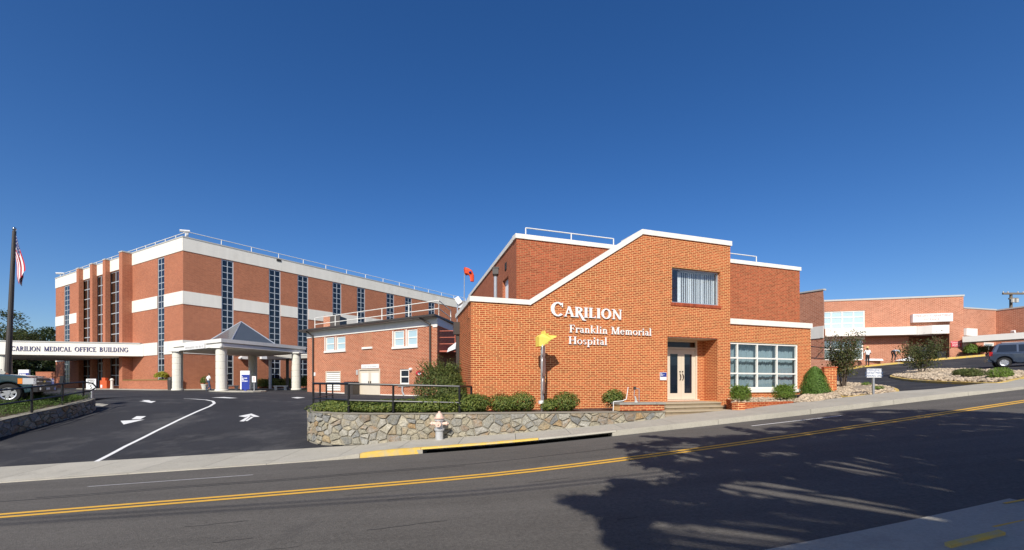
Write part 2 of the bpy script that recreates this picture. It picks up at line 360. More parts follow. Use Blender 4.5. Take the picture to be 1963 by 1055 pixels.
def tag(o, label=None, cat=None, group=None, kind=None):
    if label: o['label'] = label
    if cat: o['category'] = cat
    if group: o['group'] = group
    if kind: o['kind'] = kind
    return o
def thing(name, label, cat, loc=(0, 0, 0), rz=0.0, group=None):
    o = bpy.data.objects.new(name, None); COL.objects.link(o); o.empty_display_size = 0.3
    o.location = loc; o.rotation_euler = (0, 0, rz)
    return tag(o, label, cat, group)
def inst(name, me, parent, loc, rz=0.0, mats=None):
    o = bpy.data.objects.new(name, me); COL.objects.link(o); o.parent = parent
    o.location = Vector(loc) - (wloc(parent) if parent is not None else Vector((0, 0, 0))); o.rotation_euler = (0, 0, rz)
    return o
def copy_tree(o, parent=None):
    c = o.copy(); COL.objects.link(c)
    if parent is not None: c.parent = parent; c.matrix_parent_inverse = o.matrix_parent_inverse.copy()
    for ch in list(o.children): copy_tree(ch, c)
    return c

class Wall:
    """a vertical plane: s runs left to right as seen from outside, d outward, z up"""
    def __init__(w, p0, p1):
        w.p = Vector(p0).to_2d() if len(p0) > 2 else Vector(p0); q = Vector(p1)
        w.u = (q - w.p).normalized(); w.n = Vector((w.u.y, -w.u.x)); w.len = (q - w.p).length
        w.rz = math.atan2(w.u.y, w.u.x)
    def pt(w, s, d, z):
        q = w.p + w.u * s + w.n * d; return (q.x, q.y, z)
    def hit(w, px, py, d=0.0):
        r = Vector(((px - CX) / F, 1.0)); t = (w.p + w.n * d).dot(w.n) / r.dot(w.n)
        return ((r * t - w.p).dot(w.u), t * (HY - py) / F)
    def s(w, px, d=0.0): return w.hit(px, HY, d)[0]
    def shifted(w, d):
        q = w.p + w.n * d; return Wall(q, q + w.u * w.len)

def skin(mb, w, s0, s1, z0, z1, holes=(), depth=0.15, d=0.0, jamb=None):
    """front face of a wall with openings; the jambs of the openings go into jamb"""
    S = sorted({s0, s1} | {min(max(h[k], s0), s1) for h in holes for k in (0, 1)})
    Z = sorted({z0, z1} | {min(max(h[k], z0), z1) for h in holes for k in (2, 3)})
    for a, b in zip(S[:-1], S[1:]):
        for e, f in zip(Z[:-1], Z[1:]):
            cs, cz = (a + b) / 2, (e + f) / 2
            if any(h[0] < cs < h[1] and h[2] < cz < h[3] for h in holes): continue
            mb.face([w.pt(a, d, e), w.pt(b, d, e), w.pt(b, d, f), w.pt(a, d, f)])
    j = jamb or mb
    for h in holes:
        a, b, e, f = h[:4]; dp = h[4] if len(h) > 4 else depth; q = d - dp
        j.face([w.pt(a, d, e), w.pt(a, d, f), w.pt(a, q, f), w.pt(a, q, e)])
        j.face([w.pt(b, d, f), w.pt(b, d, e), w.pt(b, q, e), w.pt(b, q, f)])
        j.face([w.pt(a, d, f), w.pt(b, d, f), w.pt(b, q, f), w.pt(a, q, f)])
        j.face([w.pt(b, d, e), w.pt(a, d, e), w.pt(a, q, e), w.pt(b, q, e)])

def window(parent, w, s0, s1, z0, z1, cols, rows, bar=0.06, d=-0.12, th=0.06, frame='frame_grey', glass='dark_glass',
           joined=False, name='window', edge=None, alt=None):
    """frame as a part, each pane a sub-part"""
    edge = bar if edge is None else edge
    mb = MB()
    def lst(v, n): return v if isinstance(v, (list, tuple)) else [k / v for k in range(v + 1)]
    cs = [s0 + (s1 - s0) * k for k in lst(cols, 0)]; zs = [z0 + (z1 - z0) * k for k in lst(rows, 0)]
    for k, c in enumerate(cs):
        a = edge if k in (0, len(cs) - 1) else bar
        lo, hi = (c, c + a) if k == 0 else ((c - a, c) if k == len(cs) - 1 else (c - a / 2, c + a / 2))
        mb.wbox(w, lo, hi, z0, z1, d - th, d)
    for k, c in enumerate(zs):
        a = edge if k in (0, len(zs) - 1) else bar
        lo, hi = (c, c + a) if k == 0 else ((c - a, c) if k == len(zs) - 1 else (c - a / 2, c + a / 2))
        mb.wbox(w, s0 + 0.002, s1 - 0.002, lo, hi, d - th + 0.004, d - 0.004)
    fr = mb.build(name, frame, parent)
    cache = {}; pj = MB()
    for i in range(len(cs) - 1):
        for j in range(len(zs) - 1):
            gl = glass if alt is None else alt[i % len(alt)]
            W = cs[i + 1] - cs[i]; H = zs[j + 1] - zs[j]
            if joined:
                pj.wbox(w, cs[i], cs[i + 1], zs[j], zs[j + 1], d - th * 0.6, d - th * 0.45); continue
            key = (round(W, 3), round(H, 3), gl)
            if key not in cache:
                m = MB(); m.box(-W / 2, W / 2, 0.006, 0.014, -H / 2, H / 2)
                cache[key] = m.mesh('pane', gl)
            c = w.pt((cs[i] + cs[i + 1]) / 2, d - th * 0.5 + 0.01, (zs[j] + zs[j + 1]) / 2)
            inst('pane', cache[key], fr, c, w.rz)
    if joined: tag(pj.build('panes', glass, fr), kind='stuff')
    return fr

def bricks(w, s0, s1, z0, z1, d=0.0, holes=(), clip=None, L=0.206, H=0.068, joint=0.0165, proud=0.005):
    """running-bond brick rectangles on a wall: list of (s0, s1, z0, z1)"""
    out = []; k = 0; z = z0
    while z < z1 - 0.02:
        t = min(z + H - joint, z1); off = 0.0 if k % 2 else L / 2
        lo, hi = s0, s1
        if clip: lo, hi = clip(t, lo, hi)
        spans = [(lo, hi)]
        for h in holes:
            if min(t, h[3]) - max(z, h[2]) > 0.02:
                ns = []
                for a, b in spans:
                    if h[0] > a: ns.append((a, min(b, h[0])))
                    if h[1] < b: ns.append((max(a, h[1]), b))
                spans = [x for x in ns if x[1] - x[0] > 0.03]
        for a, b in spans:
            if k % 6 == 3:                      # header course of the American bond
                P2 = L * 1.5; q = math.floor(a / P2) * P2
                while q < b:
                    for u, v in ((q, q + L - joint), (q + L, q + P2 - joint)):
                        e, f = max(u, a), min(v, b)
                        if f - e > 0.03: out.append((e, f, z, t))
                    q += P2
                continue
            q = math.floor((a - off) / L) * L + off
            while q < b:
                e, f = max(q, a), min(q + L - joint, b)
                if f - e > 0.03: out.append((e, f, z, t))
                q += L
        z += H; k += 1
    return out
def brick_solid(mb, w, b, d, proud=0.005):
    P = w.pt; s0, s1, z0, z1 = b; c = 0.004; p = d + proud; i = d
    v = [P(s0, i, z0), P(s1, i, z0), P(s1, i, z1), P(s0, i, z1), P(s0 + c, p, z0 + c), P(s1 - c, p, z0 + c), P(s1 - c, p, z1 - c), P(s0 + c, p, z1 - c)]
    mb.solid(v, [(4, 5, 6, 7), (0, 1, 5, 4), (1, 2, 6, 5), (2, 3, 7, 6), (3, 0, 4, 7)])
BRICK_MESH = {}
def brick_objs(parent, w, bl, d, material, proud=0.005, name='brick'):
    for b in bl:
        key = (round(b[1] - b[0], 3), round(b[3] - b[2], 3), material)
        if key not in BRICK_MESH:
            m = MB(); ww = Wall((0, 0), (1, 0)); L, H = b[1] - b[0], b[3] - b[2]
            brick_solid(m, ww, (-L / 2, L / 2, -H / 2, H / 2), 0, proud); BRICK_MESH[key] = m.mesh('brick', material)
        inst(name, BRICK_MESH[key], parent, w.pt((b[0] + b[1]) / 2, d, (b[2] + b[3]) / 2), w.rz)

def text(parent, name, body, w, s, z, d, size, material, align='CENTER', th=0.004, sx=1.0):
    c = bpy.data.curves.new(name, 'FONT'); c.body = body; c.size = size; c.align_x = align; c.align_y = 'CENTER'; c.extrude = th; c.resolution_u = 2
    c.materials.append(MATS[material])
    tmp = bpy.data.objects.new('tmp', c); COL.objects.link(tmp)
    me = bpy.data.meshes.new_from_object(tmp.evaluated_get(bpy.context.evaluated_depsgraph_get())); bpy.data.objects.remove(tmp); bpy.data.curves.remove(c)
    me.materials.clear(); me.materials.append(MATS[material])
    o = bpy.data.objects.new(name, me); COL.objects.link(o); o.parent = parent
    o.location = Vector(w.pt(s, d, z)) - wloc(parent); o.rotation_euler = (R(90), 0, w.rz); o.scale = (sx, 1, 1)
    return o

def print_line(parent, w, s0, s1, z, d, h, material, seed=1):
    """a line of small print too faint to read: uneven strokes"""
    rnd = random.Random(seed); mb = MB(); s = s0
    while s < s1:
        b = min(s + h * rnd.uniform(.35, .75), s1); mb.wbox(w, s, b, z - h * rnd.uniform(.38, .5), z + h * rnd.uniform(.3, .5), d, d + .002)
        s = b + h * (rnd.uniform(.15, .3) if rnd.random() < .82 else .7)
    return tag(mb.build('small_print', material, parent), kind='stuff')

# ------------------------------------------------------------------ the lie of the land
def ss(t): t = min(max(t, 0.0), 1.0); return t * t * (3 - 2 * t)
def interp(P, x):
    if x <= P[0][0]: a, b = P[0], P[1]
    elif x >= P[-1][0]: a, b = P[-2], P[-1]
    else:
        for a, b in zip(P[:-1], P[1:]):
            if a[0] <= x <= b[0]: break
    return a[1] + (b[1] - a[1]) * (x - a[0]) / (b[0] - a[0])
KERB = [(-30, 7.6), (-11.85, 9.9), (-4.96, 10.75), (0.26, 11.55), (4.75, 12.25), (9.96, 13.2), (17.9, 14.9), (40, 19.8)]
YEL = [(-20, 5.2), (-8.2, 6.84), (-3.5, 7.5), (0.18, 8.13), (3.38, 8.8), (7.5, 9.9), (14.2, 11.9), (40, 19.2)]
def smoothed(P, x): return (interp(P, x - 1.6) + interp(P, x - 0.8) + interp(P, x) + interp(P, x + 0.8) + interp(P, x + 1.6)) / 5
def kerbY(x): return smoothed(KERB, x)
def yelY(x): return smoothed(YEL, x)
def nearY(x): return yelY(x) - 4.7
def z_r(x):
    x = min(max(x, -60), 60); return -1.7175 + 0.0675 * x + 0.0175 * math.sqrt(x * x + 1)
def g(x, y):
    dk = y - kerbY(x); zr = z_r(x)
    if dk <= 0: return zr
    f = min(dk / 15.0, 1.0); f = 0.5 * f + 0.5 * ss(f)
    lot = -0.8 - 0.22 * ss((x + 25) / 15)
    zl = zr + (lot - zr) * f
    zR = zr + 0.38 * ss((y - 30) / 12)
    w = ss((x + 4) / 6)
    return zl * (1 - w) + zR * w
def gp(px, py, up=0.0):
    """where the sight line through a point of the photograph meets the ground"""
    rx, rz = (px - CX) / F, (HY - py) / F
    t = 2.0
    while t < 200 and t * rz > g(rx * t, t) + up: t += 0.1
    a, b = t - 0.1, t
    for _ in range(20):
        c = (a + b) / 2
        if c * rz > g(rx * c, c) + up: a = c
        else: b = c
    return Vector((rx * b, b, b * rz))
def at(px, Y): return (px - CX) / F * Y
def zat(py, Y): return (HY - py) / F * Y
# ------------------------------------------------------------------ setting: ground, road, drives, pavements
def frange(a, b, n): return [a + (b - a) * k / n for k in range(n + 1)]
def grid(name, material, us, vs_, fn, kind='structure', parent=None):
    mb = MB(); nv = len(vs_)
    mb.v = [fn(u, v) for u in us for v in vs_]
    for i in range(len(us) - 1):
        for j in range(nv - 1):
            mb.f.append((i * nv + j, (i + 1) * nv + j, (i + 1) * nv + j + 1, i * nv + j + 1)); mb.m.append(0)
    o = mb.build(name, material, parent, smooth=True)
    if kind: o['kind'] = kind
    return o
xs = [-900, -500, -250, -150, -110] + frange(-90, 60, 75) + [75, 95, 130, 200, 400, 900]
ys = [-200, -100, -50, -25] + frange(-12, 62, 74) + [70, 80, 95, 120, 160, 250, 500, 1200]
grid('ground', 'soil', xs, ys, lambda x, y: (x, y, g(x, y) - 0.16 - (0.25 if 0 < y - kerbY(x) < 3 or 0 < nearY(x) - y < 5 else 0)))
RX = frange(-34, 46, 160)
grid('road', 'asphalt_road', RX, frange(0, 1, 14), lambda x, t: (x, nearY(x) - 0.05 + t * (kerbY(x) + 0.03 - nearY(x)), z_r(x)))

def ribbon(name, material, path, width, up, parent=None, kind='structure'):
    """painted line draped on the ground along a list of (x, y)"""
    mb = MB(); P = [Vector(p) for p in path]; L_, R_ = [], []
    for i, p in enumerate(P):
        t = (P[min(i + 1, len(P) - 1)] - P[max(i - 1, 0)]).normalized(); n = Vector((-t.y, t.x))
        for lst, q in ((L_, p + n * width / 2), (R_, p - n * width / 2)): lst.append((q.x, q.y, g(q.x, q.y) + up))
    for i in range(len(P) - 1): mb.face([R_[i], R_[i + 1], L_[i + 1], L_[i]])
    o = mb.build(name, material, parent)
    if kind: o['kind'] = kind
    return o
for k, dy in enumerate((-0.1, 0.12)):
    ribbon('road_centre_line', 'line_yellow', [(x, yelY(x) + dy) for x in frange(-30, 44, 90)], 0.115, 0.005)
ribbon('road_edge_line', 'worn_line', [(x, kerbY(x) - 1.35) for x in frange(gp(166, 934).x, gp(473, 915).x, 10)], 0.07, 0.005)
ribbon('road_edge_line', 'line_white', [(x, kerbY(x) - 0.95) for x in frange(gp(1440, 817).x, gp(1612, 797).x, 10)], 0.07, 0.005)
# sealed cracks and joints running along the road
for dy, x0, x1 in ((2.35, -9, 3.6), (2.2, -12, -1)):
    ribbon('road_seam', 'crack_seal', [(x, yelY(x) + 1.05 + (dy - 2) * 0.9 + 0.03 * math.sin(x * 1.7)) for x in frange(x0, x1, 40)], 0.035, 0.003)

# hospital drive on the left: one sheet of fresh asphalt up to the buildings
LX = frange(-95, 0.6, 110); LT = [0, 0.01, 0.02, 0.035] + frange(0.05, 1, 60)
def lot_pt(x, t):
    y0 = kerbY(x) + 1.93; y = y0 + (92 - y0) * t ** 1.25
    return (x, y, g(x, y) + 0.012)
grid('hospital_drive', 'asphalt_new', LX, LT, lot_pt)
# emergency drive on the right
def em_pt(x, t):
    y0 = kerbY(x) + 1.93; y = y0 + (60 - y0) * t
    return (x, y, g(x, y) + 0.03)
grid('emergency_drive', 'asphalt_new', frange(12.6, 75, 62), frange(0, 1, 40), em_pt)

# pavement along the far kerb: slabs and kerb stones, flush across the two drives
def kh(x):      # height of the kerb above the road
    a = ss((x + 5.2) / 2.0); return 0.02 + 0.13 * a - 0.06 * ss((x - 14.5) / 2.0)
pav = thing('pavement', None, None); pav['kind'] = 'structure'
x = -34.0; k = 0
INLET = (gp(805, 871).x, gp(1187, 838).x)
while x < 44:
    w_ = 1.55; x1 = x + w_
    mb = MB(); j = 0.006
    n = 4
    def P(xx, dk, up): return (xx, kerbY(xx) + dk, z_r(xx) + up)
    a, b = x + j, x1 - j
    def top(xx, dk):
        e = ss((xx + 5.2) / 2.0); yy = kerbY(xx) + dk
        return (xx, yy, (z_r(xx) + kh(xx) + 0.012 * dk) * e + (g(xx, yy) + 0.02) * (1 - e))
    ring_t = [top(a, 0.175), top((a + b) / 2, 0.175), top(b, 0.175), top(b, 1.94), top((a + b) / 2, 1.94), top(a, 1.94)]
    ring_b = [(p[0], p[1], p[2] - 0.10) for p in ring_t]
    mb.prism(ring_b, ring_t)
    mb.build('slab', 'concrete', pav)
    x = x1
x = -34.0
cuts = [-34.0]
while cuts[-1] < 44:
    nx = cuts[-1] + 3.1
    for q in (INLET[0], INLET[1], gp(690, 878).x, gp(1056, 850).x):
        if cuts[-1] + 0.3 < q < nx: nx = q; break
    cuts.append(nx)
for a, b in zip(cuts[:-1], cuts[1:]):
    mb = MB(); mid = (a + b) / 2; inlet = INLET[0] - 0.05 < mid < INLET[1] + 0.05
    yel = gp(690, 878).x - 0.05 < mid < gp(1056, 850).x + 0.05
    lo = -0.12 if not inlet else None
    sec = 4
    for i in range(sec):
        p, q = a + (b - a) * i / sec + (0.006 if i == 0 else 0), a + (b - a) * (i + 1) / sec - (0.006 if i == sec - 1 else 0)
        dn = lambda xx: (kh(xx) - 0.045) if inlet else -0.12
        mb.hexa([(p, kerbY(p) + 0.0, z_r(p) + dn(p)), (q, kerbY(q) + 0.0, z_r(q) + dn(q)), (q, kerbY(q) + 0.17, z_r(q) + dn(q)), (p, kerbY(p) + 0.17, z_r(p) + dn(p)),
                 (p, kerbY(p) + 0.02, z_r(p) + kh(p)), (q, kerbY(q) + 0.02, z_r(q) + kh(q)), (q, kerbY(q) + 0.17, z_r(q) + kh(q) + 0.002), (p, kerbY(p) + 0.17, z_r(p) + kh(p) + 0.002)])
    mb.build('kerb_stone', 'kerb_yellow' if yel else 'concrete', pav)
# storm drain opening under the kerb: concrete box sunk in, its shade painted black
dr = thing('storm_drain', 'long black storm drain slot under the yellow kerb below the hydrant', 'drain', (0.2, 11.6, -1.75))
mb = MB()
for i in range(6):
    p = INLET[0] + (INLET[1] - INLET[0]) * i / 6; q = INLET[0] + (INLET[1] - INLET[0]) * (i + 1) / 6
    mb.face([(p, kerbY(p) + 0.5, z_r(p) - 0.3), (q, kerbY(q) + 0.5, z_r(q) - 0.3), (q, kerbY(q) + 0.5, z_r(q) + 0.1), (p, kerbY(p) + 0.5, z_r(p) + 0.1)])
    mb.face([(p, kerbY(p) - 0.02, z_r(p) - 0.3), (q, kerbY(q) - 0.02, z_r(q) - 0.3), (q, kerbY(q) + 0.5, z_r(q) - 0.3), (p, kerbY(p) + 0.5, z_r(p) - 0.3)])
mb.build('chamber', 'interior_dark', dr)
for q in INLET:
    mb = MB(); mb.box(q - 0.12, q + 0.05, kerbY(q) + 0.0, kerbY(q) + 0.55, z_r(q) - 0.3, z_r(q) + kh(q) - 0.05); mb.build('side_wall', 'concrete', dr)

# near side: gutter strip, pavement, yellow kerb
XD = gp(1925, 955).x
grid('near_pavement', 'concrete', frange(-34, XD, 120), frange(0, 1, 5), lambda x, t: (x, nearY(x) - 1.32 * t, z_r(x) + 0.010 + 0.02 * t))
mb = MB()
NK = frange(gp(1835, 1060).x, gp(1917, 1027).x, 3)
for p, q in zip(NK[:-1], NK[1:]):
    ya, yb = nearY(p) - .56, nearY(q) - .56
    mb.hexa([(p, ya - 0.055, z_r(p) - 0.1), (q, yb - 0.055, z_r(q) - 0.1), (q, yb, z_r(q) - 0.1), (p, ya, z_r(p) - 0.1),
             (p, ya - 0.055, z_r(p) + 0.045), (q, yb - 0.055, z_r(q) + 0.045), (q, yb, z_r(q) + 0.05), (p, ya, z_r(p) + 0.05)])
o = mb.build('near_kerb', 'kerb_yellow'); o['kind'] = 'structure'
grid('side_drive', 'asphalt_road', frange(XD, 40, 40), frange(0, 1, 6), lambda x, t: (x, nearY(x) - 0.02 - 5 * t, z_r(x) + 0.012))
for a, b, c, d in ((1925, 965, 1963, 958), (1905, 1010, 1963, 998), (1918, 1034, 1963, 1025)):
    p, q = gp(a, b, 0.017), gp(c, d, 0.017); q = p + (q - p) * 4
    ribbon('side_line', 'line_yellow', [(p.x, p.y), (q.x, q.y)], 0.035, 0.017)

# old cracks and tar marks in the near lane
rnd = random.Random(12)
for i in range(9):
    x0 = rnd.uniform(-7, 4); y0 = yelY(x0) - rnd.uniform(.5, 3.6); L_ = rnd.uniform(.25, 1.3); pts = []
    for k in range(7): pts.append((x0 + L_ * k / 6, y0 + .2 * L_ * k / 6 + rnd.uniform(-.025, .025)))
    ribbon('road_crack', 'crack_seal', pts, rnd.uniform(.010, .022), 0.003)
# the bank behind the photographer's pavement
grid('near_bank', 'soil', frange(-34, 40, 60), frange(0, 1, 6), lambda x, t: (x, nearY(x) - 1.5 - 14 * t, z_r(x) - 0.04 + 0.3 * t))

# painted lines and arrows on the hospital drive
WL = [(177, 890), (240, 857), (300, 827), (345, 805), (380, 789), (402, 780), (411, 774), (408, 770), (395, 767.5), (375, 766), (352, 765)]
pts = [gp(*p) for p in WL]; fine = []
for a, b in zip(pts[:-1], pts[1:]):
    for k in range(4): fine.append(tuple((a.lerp(b, k / 4)).to_2d()))
fine.append(tuple(pts[-1].to_2d()))
ribbon('drive_line', 'line_white', fine, 0.13, 0.02)
def arrow_on(px, py, heading, length, width, up=0.022, kind=''):
    """painted arrow with its tail, heading in degrees on the plan"""
    c = gp(px, py); h = Vector((math.cos(R(heading)), math.sin(R(heading)))); n = Vector((-h.y, h.x)); mb = MB()
    def P(a, b):
        q = c.to_2d() + h * a + n * b; return (q.x, q.y, g(q.x, q.y) + up)
    L = length / 2; hl = length * 0.45
    mb.face([P(L - hl, -width / 2), P(L, 0), P(L - hl, width / 2)])
    mb.face([P(-L, -width * .14), P(L - hl - 0.03, -width * .14), P(L - hl - 0.03, width * .14), P(-L, width * .14)])
    o = mb.build('drive_arrow', 'line_white'); o['kind'] = 'structure'; return o
def arrow_poly(*polys):
    mb = MB()
    for P in polys:
        q = [gp(*p) for p in P]; c = sum(q, Vector()) / len(q)
        ang = sorted(q, key=lambda v: math.atan2(v.y - c.y, v.x - c.x))
        q = q if len(q) > 5 else ang
        mb.face([(v.x, v.y, g(v.x, v.y) + 0.022) for v in q])
    o = mb.build('drive_arrow', 'line_white'); o['kind'] = 'structure'
arrow_poly([(231, 808), (277, 805.5), (237, 815)], [(252, 805), (262, 799), (280, 799), (269, 805)])
arrow_poly([(457, 799), (482, 794), (498, 800), (486, 800.5), (481, 797.5), (470, 801)], [(459, 809), (476, 799), (481, 798.5), (468, 809)], [(470, 808), (482, 800), (486, 801), (474, 808.5)])
arrow_poly([(267, 770), (299, 770), (290, 773.5), (281, 772)], [(272, 768), (286, 768), (289, 770), (278, 770)])
arrow_poly([(405, 763), (430, 762), (456, 764), (440, 764.5)])
arrow_poly([(558, 763), (570, 762), (585, 763), (570, 764.8)])

def kerbed_island(name, ring, material_top, kerb_m, h=0.13, kw=0.16, kind='structure', top_name='bed'):
    """island outlined by a raised kerb: ring of plan points, counter-clockwise"""
    root = thing(name, None, None, (ring[0][0], ring[0][1], g(*ring[0]))); root['kind'] = kind
    c = Vector((sum(p[0] for p in ring) / len(ring), sum(p[1] for p in ring) / len(ring)))
    inner = []
    for i, p in enumerate(ring):
        a, b = Vector(ring[i - 1]), Vector(ring[(i + 1) % len(ring)]); t = (b - a).normalized(); n = Vector((-t.y, t.x)); inner.append(tuple(Vector(p) + n * kw))
    mb = MB(); n = len(ring)
    for i in range(n):
        j = (i + 1) % n
        o0, o1, i0, i1 = ring[i], ring[j], inner[i], inner[j]
        z = lambda p, u: (p[0], p[1], g(*p) + u)
        mb.hexa([z(o0, -.1), z(o1, -.1), z(i1, -.1), z(i0, -.1), z(o0, h), z(o1, h), z(i1, h), z(i0, h)])
    mb.build('kerb', kerb_m, root)
    mb = MB()
    cz = (c.x, c.y, g(c.x, c.y) + h - 0.02 + (0.12 if material_top == 'gravel_base' else 0))
    for i in range(n):
        j = (i + 1) % n; z = lambda p: (p[0], p[1], g(*p) + h - 0.02)
        mb.face([z(inner[i]), z(inner[j]), cz])
    mb.build(top_name, material_top, root)
    return root, inner

def ringpx(pts): return [tuple(gp(*p).to_2d()) for p in pts]
def smooth_ring(r, n=3):
    out = []
    for i in range(len(r)):
        p0, p1, p2, p3 = (Vector(r[(i + k - 1) % len(r)]) for k in range(4))
        for k in range(n):
            t = k / n
            out.append(tuple(0.5 * (2 * p1 + (p2 - p0) * t + (2 * p0 - 5 * p1 + 4 * p2 - p3) * t * t + (3 * p1 - p0 - 3 * p2 + p3) * t ** 3)))
    return out
def ccw(r):
    A = sum(r[i - 1][0] * r[i][1] - r[i][0] * r[i - 1][1] for i in range(len(r)))
    return r if A > 0 else r[::-1]
# column island, low pavements
isl = ccw([(at(400, 41.2), 41.2), (at(425, 38.2), 38.2), (at(470, 37.6), 37.6), (at(508, 39.2), 39.2), (at(500, 42.5), 42.5), (at(430, 43.5), 43.5)])
kerbed_island('column_island', smooth_ring(isl), 'concrete', 'concrete', 0.10)

def rocks(name, ring, n, size, parent=None, up=0.1, seed=1):
    """loose river stones, each its own little lump, over a plan polygon"""
    rnd = random.Random(seed); mb = MB(); bx = [p[0] for p in ring]; by = [p[1] for p in ring]
    def inside(x, y):
        c = False
        for i in range(len(ring)):
            (x0, y0), (x1, y1) = ring[i - 1], ring[i]
            if (y0 > y) != (y1 > y) and x < (x1 - x0) * (y - y0) / (y1 - y0) + x0: c = not c
        return c
    base = [(0, 0, 1)] + [(.894 * math.cos(R(72 * k)), .894 * math.sin(R(72 * k)), .447) for k in range(5)] + [(.894 * math.cos(R(72 * k + 36)), .894 * math.sin(R(72 * k + 36)), -.447) for k in range(5)]
    fc = [(0, 1 + k, 1 + (k + 1) % 5) for k in range(5)] + [(1 + k, 6 + k, 1 + (k + 1) % 5) for k in range(5)] + [(6 + k, 6 + (k + 1) % 5, 1 + (k + 1) % 5) for k in range(5)]
    k = 0; tries = 0
    while k < n and tries < n * 20:
        tries += 1
        x, y = rnd.uniform(min(bx), max(bx)), rnd.uniform(min(by), max(by))
        if not inside(x, y): continue
        r = size * rnd.uniform(0.45, 1.3); a = rnd.uniform(0, 6.28); sx, sy, sz = r, r * rnd.uniform(.6, 1), r * rnd.uniform(.4, .75)
        z = g(x, y) + up + rnd.uniform(-0.02, 0.05)
        vs_ = []
        for b in base:
            q = 1 + rnd.uniform(-.18, .18); X, Y = b[0] * sx * q, b[1] * sy * q
            vs_.append((x + X * math.cos(a) - Y * math.sin(a), y + X * math.sin(a) + Y * math.cos(a), z + b[2] * sz * q))
        mb.solid(vs_, fc); k += 1
    o = mb.build(name, 'river_rock', parent); o['kind'] = 'stuff'; return o
